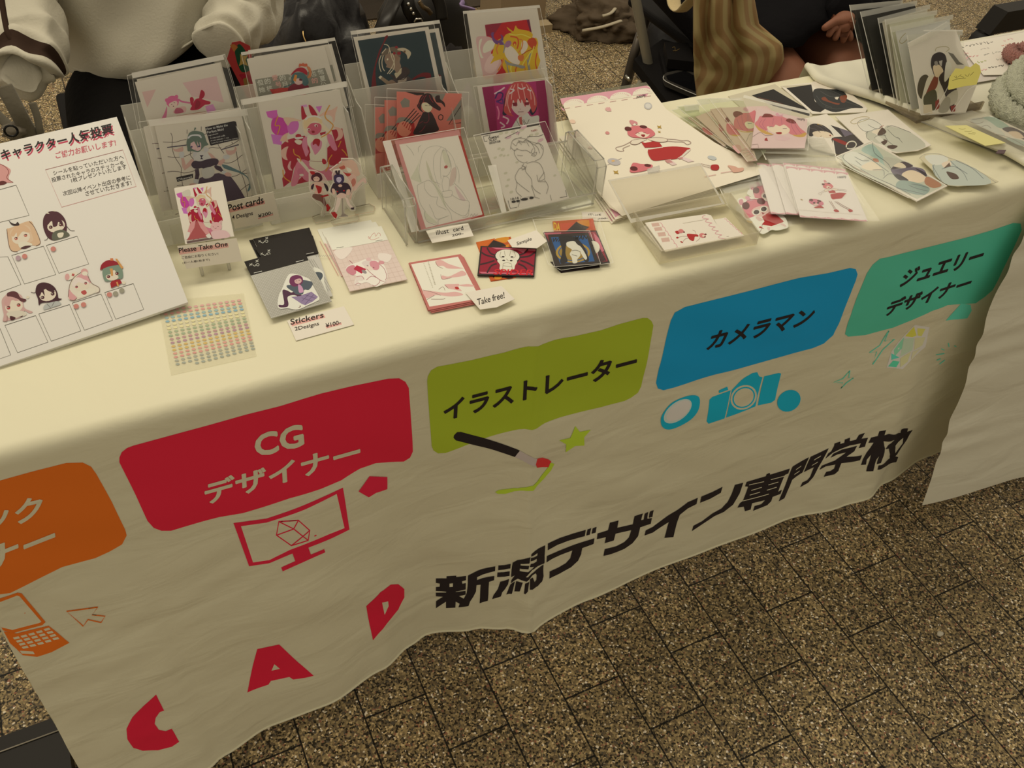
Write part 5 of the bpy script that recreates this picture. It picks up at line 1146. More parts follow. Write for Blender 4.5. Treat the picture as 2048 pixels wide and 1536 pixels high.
    for i, (x, y, c, z) in enumerate(((186, 337, 'ad8c88', 0), (252, 320, 'c47a66', 0), (545, 244, 'c47a66', 0), (780, 832, 'c47a66', 0), (855, 815, 'c47a66', 0), (1120, 712, 'c47a66', 0), (1183, 702, '968c70', 0), (1247, 670, '968c70', 0))):
        b = Art(pl, Z2, WT); b.h0 = .00012 + a.n * 8e-6; b.E(x, y, 27, 25, c, 0, 16); b.build('vote_sticker', o)
    # folding strut behind the board
    vf = ([], []); tube(vf, [(-.02, .36, .7015), (-.02, .335, .775)], .004, 8); st = obj3('back_strut', vf, mat('grey_card', (.4, .38, .34), .7), o)
board()
# ------------------------------------------------------------------ clear folders with the panda-eared girl
def panda(a, mp, w, big=True):
    def P(s, c, sm=1): a.P([mp(x, y) for x, y in pts(s)], c, sm)
    def L(s, wd, c): a.L([mp(x, y) for x, y in pts(s)], wd * w, c, 1)
    ln = '7a5044'
    if big:
        P('1400,1030 1480,1020 1560,1085 1500,1098', 'd8b8a4', 0); P('1400,1030 1470,1025 1510,1060 1440,1068', 'c08274', 0); P('1560,990 1640,985 1785,1045 1700,1055', 'dcc0ac', 0); P('1560,990 1630,985 1640,1010 1590,1020', 'c08274', 0)
    P('1190,900 1250,880 1500,855 1690,870 1735,890 1700,930 1620,990 1540,1015 1400,1025 1260,1035 1200,970', 'aa2420'); P('1100,795 1150,810 1250,790 1330,795 1375,860 1290,865 1150,870', 'aa2420', 0)
    P('1190,880 1380,858 1380,870 1200,895', 'dcc8aa', 0); P('1735,885 1730,905 1640,985 1560,1010 1620,970 1690,900', 'd8c4a6', 0)
    for s in ('1180,760 1080,760 980,780 970,820 1040,830 1120,790', '1190,750 1300,740 1420,755 1430,790 1330,800 1230,780'): P(s, 'dcc9a6'); L(s, 5, ln)
    L('980,790 900,830 850,850 780,870 790,900 830,915 880,910 870,880 960,840', 5, ln); L('1430,760 1530,765 1620,780 1700,780 1740,810 1690,830 1640,800 1540,795 1430,785', 5, ln)
    P('940,640 980,600 1080,590 1200,620 1260,660 1280,700 1240,730 1180,750 1100,745 1000,740 940,710 925,670', 'cc6a66'); P('1020,690 1080,670 1180,670 1210,700 1160,740 1080,735', 'e0c6a4')
    P('1000,640 1100,640 1210,680 1180,700 1100,665 1020,700', 'cc6a66'); a.E(*mp(935, 630), 46 * w, 28 * w, '5a1c1a', 12).E(*mp(1130, 605), 50 * w, 20 * w, '5a1c1a', 8)
    P('1100,705 1150,705 1140,735 1115,730', '8c1c20'); P('950,530 990,520 1050,545 1050,575 1020,560 990,590', 'c88078'); P('1000,575 1020,560 1035,575 1010,590', 'e0d0b0'); L('1030,690 1060,680 1080,695', 5, '4a2418'); L('1130,680 1160,680', 5, '4a2418')
def folders():
    fm = mat('pale_folder', alb('dfcda8'), .35, spec=.5)
    for i in range(4):
        d = (3 - i); pl = FLAT(.7014 + .0026 * i)
        if i == 3: pl = Plane(.62, .13, .7014 + .0026 * 3, .06, math.radians(87.5)); pl.vmin = -9
        S = (lambda s: [(x - 26 * d, y + 26 * d) for x, y in pts(s)])
        a = Art(pl, Z16, WT)
        if i < 3: a.slab(S('80,700 1500,480 2700,1190 2500,1240 800,1760'), fm, .0006); a.P(S('720,1600 900,1560 1000,1630 800,1730'), 'cd8f8c')
        else:
            a.slab('70,235 1180,70 1210,85 1420,370 2046,800 2750,1170 860,1740 560,1460', fm, .0006)
            a.slab('50,205 1165,28 1215,88 1180,72 66,240', clear('folder_film', .25, .6, (.8, .8, .72), .1, (.55, .55, .45)), .0004).P('66,238 1170,72 1205,90 1245,150 1200,160 1170,215 1000,190 960,210 720,250 700,240 420,290 380,300 100,320 85,300', 'cf8f8e')
            for x, y, r in ((240, 310, 130), (545, 270, 135), (840, 225, 135), (1120, 172, 125)):
                Q = [(x - r * 1.02 * math.cos(t), y + (12 if t < .1 or t > 3 else 0) - r * .52 * math.sin(t) - (x * 0) - (r - r * 2 * t / math.pi) * -.14) for t in [math.pi * k / 14 for k in range(15)]]
                a.P(Q, 'ddcdab')
                for k in range(2, 13): t = math.pi * k / 14; a.L([(x - r * .9 * math.cos(t), y - r * .44 * math.sin(t)), (x - r * .72 * math.cos(t), y - r * .34 * math.sin(t))], 5, 'cf9a90')
            for k in range(8): a.L([(110 + k * 148, 370 - k * 22), (190 + k * 148, 357 - k * 22)], 6, 'd0a490')
            a.T('500円', 1038, 240, 1150, 222, 8, -34, '2a1c1c', .015)
            for x, y, rx, ry, c in ((1190, 335, 52, 45, 'b8ae9c'), (670, 680, 28, 19, 'c98474'), (680, 378, 40, 26, 'd4a490'), (225, 535, 40, 26, 'dcb894'), (755, 1050, 85, 44, 'b5a99a'), (2010, 1000, 60, 26, 'b8b5a4'), (450, 870, 30, 16, 'd8b89a')): a.E(x, y, rx, ry, c, 12)
            a.E(745, 1040, 24, 12, 'd8a860').L('670,1090 850,1005', 5, 'a89a8c').E(1190, 335, 36, 30, 'cfc4ac', 12).P('640,380 700,350 722,405 690,395', 'd0988a')
            for x, y, r in ((1335, 605, 32), (1335, 668, 20), (780, 1185, 38)): a.P([(x - r, y - r * .6), (x, y - r * .3), (x + r * .7, y - r * .7), (x + r * .5, y), (x + r, y + r * .6), (x, y + r * .35), (x - r * .7, y + r * .5), (x - r * .5, y)], 'b08a38')
            panda(a, lambda x, y: (x, y), 1)
            a.P('985,1080 1030,1065 1100,1080 1240,1090 1210,1150 970,1190', 'cc6a66', 1).E(1008, 1140, 50, 30, '5a1c1a', 8).E(1185, 1100, 44, 20, '5a1c1a', 8)
            a.L('1860,1075 2010,1110', 4, '7a5044').L('1875,1100 2010,1135', 4, '7a5044').P('2000,1095 2080,1090 2100,1130 2070,1160 2000,1150', 'a8201e', 1)
            a.P('2210,1100 2300,1110 2340,1130 2410,1130 2400,1170 2290,1190 2250,1150', 'd09c7c', 1).L('2120,1195 2280,1170', 6, 'cf9a88').L('1910,1245 2060,1215', 6, 'cf9a88').P('65,340 130,400 95,395', 'cf8f8e')
            a.P('540,1430 800,1700 700,1640', 'cfbd98')
        a.build('clear_folder', None, ('lowest pink-bordered folder in the fanned pile', 'second folder up in the fanned pile of pink-bordered folders', 'third folder up in the fanned pile of pink-bordered folders', 'top pink-bordered folder with a panda-eared girl in a red dress, marked 500円')[i], 'folder', 'fanned clear folders')
folders()

# ---- hinged case of little cards
def case():
    t = empty('card_case', (.68, .07, .7010), 'open frosted plastic case holding panda-girl cards, in front of the folders', 'case')
    fm = clear('milky_plastic', .26, .4, (.98, .97, .94), .25, (.88, .85, .72))
    a = Art(FLAT(.7020), Z17, WT); a.slab('395,930 1600,690 2020,1110 2000,1200 760,1450', fm, .001); b = a.build('tray_floor', t)
    B = [hit(*p, 2, .702) for p in ((1317, 527), (1513, 489), (1455, 408), (1263, 447))]
    H = .019; V = [(p.x, p.y, .7022) for p in B] + [(p.x, p.y, .7022 + H) for p in B]
    cx, cy = sum(p.x for p in B) / 4, sum(p.y for p in B) / 4
    V += [(p.x + (cx - p.x) * .02, p.y + (cy - p.y) * .03, .7022) for p in B] + [(p.x + (cx - p.x) * .02, p.y + (cy - p.y) * .03, .7022 + H) for p in B]
    F = []
    for i in range(4):
        j = (i + 1) % 4; F += [(i, j, j + 4, i + 4), (i + 8, i + 12, j + 12, j + 8), (i + 4, j + 4, j + 12, i + 12)]
    obj3('tray_walls', (V, F), fm, t, smooth=False)
    pl = Plane(B[3].x, B[3].y + .004, .7215, -.03, 1.05); pl.vmin = -9
    a = Art(pl, Z17, WT)
    fl = clear('milky_lid', .22, .4, (.97, .96, .93), .3, (.85, .82, .70)); a.slab('105,385 1270,165 1600,690 395,935', fl, .0012)
    lid = a.build('lid', t)
    r = Art(pl, Z17); r.c = a.c; r.h0 = .001
    r.P('105,385 1270,165 1300,185 1290,200 130,400', EDGE()).P('1270,165 1290,170 1600,690 1560,680', EDGE()).P('105,385 130,400 400,880 395,935', EDGE()).P('395,935 400,880 1560,680 1600,690', EDGE()); r.build('lid_rim', lid)
    c = Art(pl, Z17, WT); c.h0 = .003; c.slab('610,240 760,195 770,240 750,275 620,290', clear('latch', .5, .5), .0022); c.build('latch', lid)
    def cardart(a, full):
        a.P('620,930 660,940 720,1090 800,1180 780,1190 690,1080', 'e0d4b4')
        for t_ in ((655, 940, 95, 42), (690, 995, 95, 44), (735, 1060, 95, 48), (780, 1130, 100, 50)):
            x, y, w_, h_ = t_; a.P([(x, y), (x + w_, y - 12), (x + w_ + 16, y + h_ - 10), (x + 16, y + h_)], 'c9a288')   # plain block where a code was printed
        for x0, y0, x1, y1 in ((760, 930, 980, 1245), (1350, 835, 1600, 1140)):
            for k in range(6):
                u = k / 6; v = (k + 1) / 6; X, Y, X2, Y2 = x0 + (x1 - x0) * u, y0 + (y1 - y0) * u, x0 + (x1 - x0) * v, y0 + (y1 - y0) * v
                sg = 1 if x0 < 1000 else -1; a.L([(X, Y), (X + 25 * sg, Y + 8), (X + 40 * sg, (Y + Y2) / 2 + 8), (X2 + 8 * sg, Y2 - 4), (X2, Y2)], 7, 'cf8f88', 1)
        a.P('1115,1075 1180,1075 1250,1085 1255,1110 1215,1110 1205,1150 1190,1165 1150,1150 1120,1110', 'a8201c', 1).E(1310, 1095, 42, 30, 'c87468', 10).E(1350, 1080, 16, 10, '6a2018').E(1340, 1112, 14, 9, '6a2018').E(1325, 1100, 18, 12, 'e0c6a4')
        a.P('960,1045 1000,1035 1020,1065 985,1075', 'a8201c', 1).E(1035, 1040, 36, 26, 'c87468').E(1075, 1052, 12, 9, '6a2018').E(990, 1123, 16, 11, 'a8201c').P('1022,1172 1040,1168 1065,1185 1050,1192', 'a8201c')
        for s_ in ('1185,1025 1215,1040 1230,1080', '1230,1170 1260,1150 1280,1120', '1000,1120 1060,1105 1120,1105', '1060,1175 1090,1140 1130,1130'): a.L(s_, 4, 'b08a74', 1)
        a.L('1060,940 1380,885', 3, 'b8a888')
    for i, (S, lab) in enumerate((('512,1000 600,970 1400,850 1560,1130 840,1260 770,1275', 'lowest card in the case, sticking out left'), ('550,970 1350,850 1560,1120 790,1290', 'second card up in the case, slightly left of the top card'), ('1460,890 1610,865 1850,1100 1600,1150', 'card slid to the right in the case, scalloped pink edge showing'),
                                  ('575,930 1360,820 1420,835 1610,1140 835,1300', 'top card in the case with a tiny red-dressed panda-eared girl'))):
        a = Art(FLAT(.7042 + .0022 * i), Z17, WT); a.slab(S, PWH(), .0012)
        if i == 2:
            for k in range(6): a.L([(1590 + k * 38, 880 + k * 34), (1615 + k * 38, 886 + k * 34), (1628 + k * 38, 910 + k * 34)], 7, 'cf8f88', 1)
            a.L('1620,1110 1650,1105', 5, '8a7a60')
        if i == 3: cardart(a, True)
        if i == 0:
            for k in range(9): a.L([(560 + k * 17, 1010 + k * 19), (568 + k * 17, 1018 + k * 19)], 6, '7a5a48')
        a.build('small_card', None, lab, 'card', 'cards in the frosted case')
case()

# ---- die-cut sticker pack, sleeved scallop cards, panda postcards
def chibi_panda(a, P0, k):
    def m(x, y): return (P0[0] + (x - 600) * k, P0[1] + (y - 900) * k)
    def P(s, c, sm=1): a.P([m(x, y) for x, y in pts(s)], c, sm)
    P('315,790 360,770 400,790 430,755 480,765 560,780 640,790 740,820 810,840 820,900 830,960 870,1020 890,1100 840,1125 760,1140 700,1135 640,1170 590,1180 540,1140 480,1060 400,1010 350,950 290,910 300,860 320,850', 'e2d8b8')
    P('330,800 370,790 380,850 340,850', 'cf8f8c'); P('380,920 370,860 440,800 540,790 640,810 740,850 770,880 750,930 690,940 680,900 480,990 410,1000', 'd07a78'); P('400,760 440,755 470,790 510,780 490,800 430,810', 'd49a98')
    a.E(*m(408, 862), 44 * k, 42 * k, '5a1c1c', 30).E(*m(582, 812), 50 * k, 36 * k, '5a1c1c', 15); P('470,930 520,880 640,860 690,930 640,980 520,980', 'd9b49c')
    for x, y in ((528, 935), (612, 900)): a.E(*m(x, y), 46 * k, 34 * k, 'e2d8b8', -10).E(*m(x, y), 33 * k, 26 * k, '33140f', -10)
    P('585,935 625,945 600,965', '8c1c1c', 0); P('590,990 680,930 740,950 840,1040 800,1075 700,1100 590,1075 620,1040', 'a82420', 0); P('590,1078 700,1095 845,1045 840,1060 700,1110 600,1092', 'e2d8b8', 0); P('555,1110 570,1095 615,1125', 'a82420', 0)
    P('735,935 780,905 790,920 770,950', 'd8b8a0'); P('520,1000 545,985 600,1020 560,1035', 'd8b8a0'); P('650,1110 680,1108 680,1140 660,1140', 'd8b8a0'); P('800,1070 830,1065 865,1090 850,1100', 'd8b8a0'); P('415,1025 450,1035 480,1040 470,1060 430,1050', 'c8a040')
    a.L([m(x, y) for x, y in pts('380,920 370,860 440,800 540,790 640,810 740,850 770,880 750,930')], 4 * k, '7a3a40', 1).L([m(x, y) for x, y in pts('595,1075 580,1140 560,1165')], 4 * k, '8a6a50', 1)
def right_items():
    # two clear bags with die-cut stickers
    for i, (slv, P0, lab) in enumerate((('330,540 690,460 1090,1050 660,1140', (740, 810), 'die-cut panda-girl sticker in the rear clear bag'), ('60,560 300,500 700,600 900,1100 700,1150', (600, 900), 'die-cut panda-girl sticker lying in front of the frosted case, in a clear bag'))):
        pl = FLAT(.7030 + .0024 * i) if i else FLAT(.7075 - .0045)
        a = Art(pl, Z19, WT); k = .86 if i == 0 else 1.0
        if i == 0: P0 = (690, 720)
        def m(x, y): return (P0[0] + (x - 600) * k, P0[1] + (y - 900) * k)
        o_ = [m(x, y) for x, y in pts('315,790 360,770 400,790 430,755 480,765 560,780 640,790 740,820 810,840 820,900 830,960 870,1020 890,1100 840,1125 760,1140 700,1135 640,1170 590,1180 540,1140 480,1060 400,1010 350,950 290,910 300,860 320,850')]
        a.slab(o_, 'e2d8b8', .0008, 1); chibi_panda(a, P0, k); o = a.build('die_cut_sticker', None, lab, 'sticker', 'die-cut stickers in clear bags')
        f = Art(pl, Z19); f.c = a.c; f.h0 = .0012
        f.P('55,560 560,460 1095,1050 860,1110 240,880' if i else '60,600 690,455 1085,1050 660,1110', FILM()); f.P('60,560 560,465 700,520 180,640' if i else '120,660 640,560 690,610 170,720', CRINKLE()); f.L('60,560 200,850', 9, EDGE())
        f.build('clear_bag', o)
    for x, y, z in ((490, 515, .7085), (615, 632, .7062)):
        pass
    # scalloped cards in sleeves
    for i, (dx, dy, lab) in enumerate(((-330, -40, 'scallop-edged card at the far left of the sleeved fan'), (-160, -35, 'scallop-edged card in the middle of the sleeved fan'), (-30, -40, 'scallop-edged card just behind the top one'), (0, 0, 'top scallop-edged pink card with two red-dressed figures, marked 100円'))):
        z = .7100 + .0022 * i; pl = FLAT(z); a = Art(pl, Z19, WT); S = lambda s: [(x + dx, y + dy) for x, y in pts(s)]
        a.slab(S('860,415 1560,490 1795,1035 1025,985'), 'dfd0b6', .0009)
        for k in range(5):
            x, y = 935 + k * 142 + dx, 428 + k * 15 + dy; a.P([(x - 72, y - 16), (x + 72, y), (x + 66, y + 12), (x + 60, y + 28), (x + 30, y + 12), (x, y + 4), (x - 35, y + 4), (x - 66, y + 18)], 'cf9a90')
            x, y = 1100 + k * 152 + dx, 985 + k * 10 + dy; a.P([(x - 74, y + 5), (x + 76, y + 16), (x + 70, y - 4), (x + 30, y + 2), (x, y + 0), (x - 40, y - 10), (x - 72, y - 16)], 'cf9a90')
        if i == 3:
            a.T('100円', 1452, 552, 1545, 550, 0, -26, '1d1414', .02)
            def mp(x, y): return 1345 + (x - 1110) * .33, 640 + (y - 680) * .42
            panda(a, mp, .38, False)
            a.L('1355,810 1390,860 1420,910', 4, '8a5a48').L('1375,810 1410,870 1440,910', 4, '8a5a48').L('1420,815 1500,870 1580,910', 4, '8a5a48').L('1440,815 1520,865 1600,905', 4, '8a5a48').P('1405,915 1440,905 1470,930 1430,935', 'a8201c', 1).P('1570,910 1605,905 1625,925 1590,937', 'a8201c', 1)
            a.E(1208, 825, 88, 36, 'c87278', 12).E(1150, 800, 24, 14, '5a1c1c', 8).E(1240, 810, 24, 12, '5a1c1c', 8).E(1185, 832, 14, 9, '33140f').E(1228, 832, 14, 9, '33140f').P('1180,880 1260,860 1300,890 1200,890', 'a82420').E(1205, 850, 30, 12, 'd9b49c').L('1030,790 1055,800', 8, 'b08a50')
            a.L('1010,910 1250,930', 2, 'cdb89c').L('1280,935 1720,965', 2, 'cdb89c')
        o = a.build('scallop_card', None, lab, 'card', 'scallop-edged cards in sleeves')
        f = Art(pl, Z19); f.c = a.c; f.h0 = .0008
        if i in (1, 3):
            top = '520,130 1290,85 1430,300 1940,1040 1040,1000 560,190' if i == 3 else '590,225 1300,200 1760,850 1000,960'
            f.P(top, FILM()).P('520,125 1290,80 1325,130 1425,290 600,265 565,200' if i == 3 else '660,330 1420,300 1440,350 690,380', CRINKLE()).L('520,130 560,200 600,260 640,340', 11, EDGE()).L('520,128 1290,84', 8, EDGE()).L('1400,120 1430,300', 9, EDGE())
        else: f.P(S('800,330 1500,330 1850,1035 1000,1000'), FILM())
        f.build('clear_sleeve', o)
    # black art cards
    a = Art(FLAT(.7014), Z20, WT); a.slab('-280,335 320,180 800,520 790,640 200,760', mat('buff_border', alb('c2b28c'), .5), .0012)
    a.P('20,325 300,245 770,520 760,590 300,460', '17120f').L('100,350 380,420 500,480', 4, '6a3a20', 1).L('150,370 330,400', 3, '6a3a20', 1); o = a.build('art_card', None, 'black art card with a buff border, left of the black-haired profile', 'card', 'large art cards at the back')
    a = Art(FLAT(.7030), Z20, WT); a.slab('395,205 1070,128 1500,490 1480,540 800,560', PWH(), .0012)
    a.P('395,205 780,180 780,195 470,235', mat('buff_border', alb('c2b28c'), .5)).P('465,232 785,185 800,260 830,400 960,500 900,540 800,525', '17130f').P('780,185 1060,128 1350,350 1480,480 1250,470 1200,400', 'd8c6a6', 1)
    a.P('805,290 830,245 900,235 1000,245 1120,250 1200,280 1240,330 1220,360 1280,390 1450,480 1300,490 1100,540 960,500 870,440 820,360', '252522', 1).P('915,360 960,345 1010,390 1100,420 1150,430 1120,445 1000,410 930,385', '7a3a20', 1).P('1150,340 1240,325 1220,410 1170,410', '7c3c22', 1).P('1080,345 1140,345 1120,380 1095,375', 'd9c9a8')
    for s_ in ('900,270 1000,330 1100,350', '850,330 930,430 1050,480', '1000,250 1100,290 1200,340', '960,470 1100,500 1300,480', '1150,380 1300,430 1440,480'): a.L(s_, 5, '4b4a40', 1)
    a.build('art_card', None, 'art card of a black-haired profile on black and cream, under the rolled cloth edge', 'card', 'large art cards at the back')
    a = Art(FLAT(.7046), Z20, WT); a.slab('560,650 980,560 1460,940 1420,1040 1100,1080 800,1000', PWH(), .0012)
    a.P('740,730 800,690 870,690 940,710 1000,750 1040,790 1060,860 900,860 860,800 790,850 740,820', '3b332e', 1).P('800,800 900,780 1010,800 1060,860 860,860', 'dcc49c', 1).P('1000,715 1060,720 1200,850 1100,830 1040,790', 'd8cbae', 1).P('1030,705 1260,780 1330,830 1210,850', '6b5f60').P('1030,705 1140,740 1210,850 1200,870', '3b332e')
    a.P('1050,870 1220,850 1330,830 1460,940 1200,1060 1100,1075 1070,960', '453c35', 1).P('1060,890 1120,880 1260,940 1210,960', '8a3026', 1).L('1240,1000 1235,960 1270,920 1330,915 1360,950 1340,990 1290,1010', 14, 'cfc3a2', 1, 1).L('860,690 920,715', 9, 'b08a38')
    for s_ in ('760,740 840,760 900,800', '820,700 900,740 960,790', '880,700 960,740 1010,800'): a.L(s_, 6, '5b504a', 1)
    a.L('900,850 915,845', 5, '3a2a20').P('1010,835 1040,830 1030,850', '8a2a20'); a.build('art_card', None, 'white card of a black-haired figure with a grey ring, right of the pink-haired postcard', 'card', 'large art cards at the back')
    a = Art(FLAT(.7062), Z20, WT); a.slab('1095,595 1765,505 2040,740 2320,960 2150,1030 1870,1060 1500,980', PWH(), .0012)
    W_ = 'bdb596'
    a.P('1480,810 1560,770 1640,840 1740,720 1800,720 2040,790 2250,980 1880,1050 1700,960 1540,910', W_, 1).P('1390,660 1480,630 1600,650 1680,700 1650,760 1500,790 1440,770', 'd9ceb0', 1).P('1560,790 1690,740 1700,800 1620,820', 'dcc8a4', 1).P('1690,740 1745,790 1700,830 1630,830', '5c4a3a', 1).P('1650,900 1710,885 1760,910 1720,960 1680,930', '5a4638', 1).P('1760,970 1830,960 1890,975 1840,1010 1770,1000', '5a4638', 1).P('1590,860 1640,840 1720,900 1660,930', 'cfc4a6')
    a.L('1300,680 1290,660 1340,625 1430,600 1520,605 1510,630 1430,660 1340,690', 5, 'a08a48', 1, 1)
    for s_ in ('1440,770 1390,720 1380,670 1450,630 1560,635 1660,690 1700,740', '1510,700 1580,740 1640,750 1700,715', '1440,770 1500,790 1600,760 1690,740', '1480,810 1510,790', '1530,900 1490,860 1500,800', '1590,870 1640,840 1740,840', '1760,740 1770,720 1850,720 1980,770 2060,800', '1760,760 1850,850 1920,880', '1890,860 1950,930', '1700,790 1760,900 1830,960'): a.L(s_, 4.5, '6c675a', 1)
    a.L('1690,745 1660,730 1710,712', 6, 'a85a40'); a.build('art_card', None, 'white card of a haloed figure in pale grey, beside the rolled cloth edge', 'card', 'large art cards at the back')
    # pink-haired girl's sleeved postcards, fanned
    def girl(a, dx, dy, full):
        M_ = lambda s: [(x + dx, y + dy) for x, y in pts(s)]; HR = 'd07a76'
        a.P(M_('100,640 130,590 200,600 240,560 330,590 400,590 470,620 560,640 640,740 715,800 715,830 600,840 540,830 480,790 500,720 300,700 200,780 120,740 60,690'), HR, 1)
        a.P(M_('60,695 120,740 200,780 280,815 300,830 200,820 110,770'), 'c89a48', 1).P(M_('540,830 620,830 715,800 700,850 620,860'), 'c89a48', 1)
        a.P(M_('215,720 250,690 350,680 480,700 510,770 480,810 400,830 290,800 230,760'), 'e4cca6', 1).P(M_('200,720 260,640 350,620 440,640 500,700 520,760 440,700 380,720 330,700 300,730 240,720'), HR, 1)
        a.P(M_('160,590 190,560 260,565 300,600 220,605 155,605'), '7c2c24', 1).P(M_('460,640 500,620 560,640 590,680 540,685 480,665'), '7c2c24', 1).P(M_('330,800 400,795 400,820 350,820'), 'a02420', 1)
        a.L(M_('240,730 290,722'), 7, '8a6a60').L(M_('420,750 470,748'), 7, '8a6a60').P(M_('325,570 350,550 380,575 425,570 400,595 350,590'), 'd49898', 1).P(M_('320,835 420,850 520,870 450,905 330,890'), 'd9b4a4', 1)
        for s_ in ('150,640 120,700 180,760', '200,620 160,700 230,790', '560,660 600,740 660,820', '520,650 540,740 600,830', '300,620 290,700', '400,620 410,700'): a.L(M_(s_), 5, 'b0606c', 1)
    for i, (x0, lab) in enumerate(((-800, 'pink-haired girl postcard at the far left of the fan, in a green-tinted sleeve'), (-640, 'second pink-haired girl postcard from the left of the fan'), (-460, 'third pink-haired girl postcard from the left of the fan'), (-330, 'pink-haired girl postcard just behind the front one'))):
        pl = FLAT(.7146 + .0018 * i); a = Art(pl, Z18, WT)
        if i == 0: o_ = '290,480 420,465 800,820 760,850'
        elif i == 1: o_ = '390,470 600,390 1010,840 940,900 800,830'
        elif i == 2: o_ = '580,375 720,350 1120,850 1180,1030 1050,1040 840,760'
        else: o_ = '715,355 1300,330 1360,380 1340,700 1100,880'
        a.slab(o_, 'd8b49c' if i < 3 else 'dcbaa4', .0009)
        if i == 3: girl(a, 780 - 60, -175 + 0, 0) if False else None
        if i == 3:
            a.P('890,500 960,430 1080,420 1160,400 1170,640 1080,660 960,640 890,610', 'cf706c', 1).P('905,620 1000,660 1120,650 1100,670 980,665', 'c89a48', 1).P('870,430 900,400 960,405 1000,435 960,450 900,480', '7c2c24', 1).P('1000,375 1030,350 1070,385 1040,405', 'd49898', 1).P('1020,560 1060,530 1150,560 1140,610 1060,620', 'e4cca6', 1)
            for s_ in ('920,500 960,600 1000,640', '980,450 1000,560 1060,640', '1060,440 1060,520'): a.L(s_, 6, 'b05a68', 1)
            a.L('1060,560 1110,555', 9, '6a7a6a').L('1040,790 1080,700 1110,690', 4, '6a5440', 1)
        elif i == 2: a.P('790,560 850,570 900,620 960,700 900,720 830,700 790,650', 'cf706c', 1).P('850,700 950,705 930,720 870,715', 'c89a48', 1).E(800, 510, 30, 34, '7c2c24').L('780,690 820,780 860,760 ', 4, '8a6a50', 1).P('860,850 950,830 980,900 940,940', 'd09a88', 1)
        elif i == 1: a.P('690,560 740,600 760,640 720,660 690,620', 'cf706c', 1).L('700,640 800,740', 8, 'a05a50')
        else: a.P('480,610 560,620 640,690 540,700 490,650', 'cf706c', 1).L('450,540 480,560', 12, '7a5a68')
        if i in (2, 3):
            for k in range(5): a.L([(960 + k * 40, 900 + k * 30), (1050 + k * 30, 880 + k * 30), (1120 + k * 10, 930 + k * 20)], 4, 'a8705c', 1)
        o = a.build('pink_postcard', None, lab, 'postcard', 'sleeved pink-haired girl postcards')
        f = Art(pl, Z18); f.c = a.c; f.h0 = .0006
        sl = ('80,385 400,330 450,430 900,900 800,870', '150,340 430,310 1050,900 950,940', '400,250 560,235 1150,1020 1060,1045', '560,230 1000,260 1300,900 1180,1030')[i]
        f.P(sl, clear('greenish_sleeve', .14, .6, (.86, .90, .80), .1, (.62, .68, .52))).P(('150,345 430,320 440,400 250,435', '240,320 430,310 440,380 260,400', '400,250 570,235 590,300 430,330', '560,232 1000,225 960,260 600,300')[i], CRINKLE()).L(pts(sl)[:2], 7, EDGE()).L([pts(sl)[0], pts(sl)[-1]], 5, EDGE())
        f.build('clear_sleeve', o)
    pl = FLAT(.7228); a = Art(pl, Z20, WT); a.slab('85,475 735,630 725,850 700,1000 15,1000', 'dabaa6', .0009); girl(a, 0, 0, 1)
    a.P('190,880 215,865 230,910 185,905', 'a02420').T('100円', 600, 640, 695, 655, 3, -28, '2a1a1a', .015).L('30,860 130,800 200,840 300,830', 4, '8a6a58', 1).L('25,960 100,950 110,1000', 4, '8a6a58')
    o = a.build('pink_postcard', None, 'front pink-haired girl postcard with closed smiling eyes, marked 100円', 'postcard', 'sleeved pink-haired girl postcards')
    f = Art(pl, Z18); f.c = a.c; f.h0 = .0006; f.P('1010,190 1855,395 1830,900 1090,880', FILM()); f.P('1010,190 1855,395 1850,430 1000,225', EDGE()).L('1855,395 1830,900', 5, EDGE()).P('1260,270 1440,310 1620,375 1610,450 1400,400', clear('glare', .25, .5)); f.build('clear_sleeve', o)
    # blue pair card, small angel card
    a = Art(FLAT(.7088), Z21, WT); a.slab('945,610 1010,570 1150,565 1330,630 1560,740 1780,860 1720,880 1350,910 1250,900', 'c8b98e', .0008); a.P('1080,680 1120,690 1250,650 1330,640 1480,700 1560,740 1700,880 1350,905 1210,880 1100,780', 'b3b39a', 1).P('1000,600 1080,575 1200,590 1250,630 1180,680 1080,680', 'cfc8ac', 1).P('1180,670 1260,645 1280,690 1210,715', 'd8c09c', 1).P('1230,755 1300,770 1340,790 1360,830 1290,835 1250,800', '5a4638', 1).P('1260,660 1275,700 1200,720', '6a5440')
    a.L('945,610 1010,570 1150,570 1250,610 1400,660 1600,770 1750,870', 5, 'a39a80', 1)
    for s_ in ('1080,690 1120,760 1180,860', '1270,640 1330,700 1450,780', '1330,640 1500,720 1620,830', '1180,730 1300,700 1400,760 1450,850', '1100,680 1090,720 1110,800'): a.L(s_, 4.5, '6c6f66', 1)
    a.build('angel_card', None, 'small die-cut haloed figure in pale blue, right of the blue pair card', 'card')
    a = Art(FLAT(.7106), Z21, WT); a.slab('60,595 450,432 1240,905 920,1068', PWH(), .0016)
    a.P('80,598 450,455 1215,900 920,1045 860,1020', 'c3bd9c').P('330,530 450,470 600,660 620,720 450,600', 'a0b096', 1).P('600,600 800,650 870,700 640,740 560,640', 'bbb394', 1)
    a.P('150,580 230,545 330,570 430,620 480,690 540,740 400,740 250,680 160,640', 'd5cdb0', 1).P('330,700 440,650 520,700 550,740 450,745 380,735', 'e0cba4', 1).P('450,620 500,620 515,655 470,650', 'b87c5c', 1).P('120,600 160,680 330,780 600,900 850,1010 700,940 500,830 250,720', 'c9c3a2', 1)
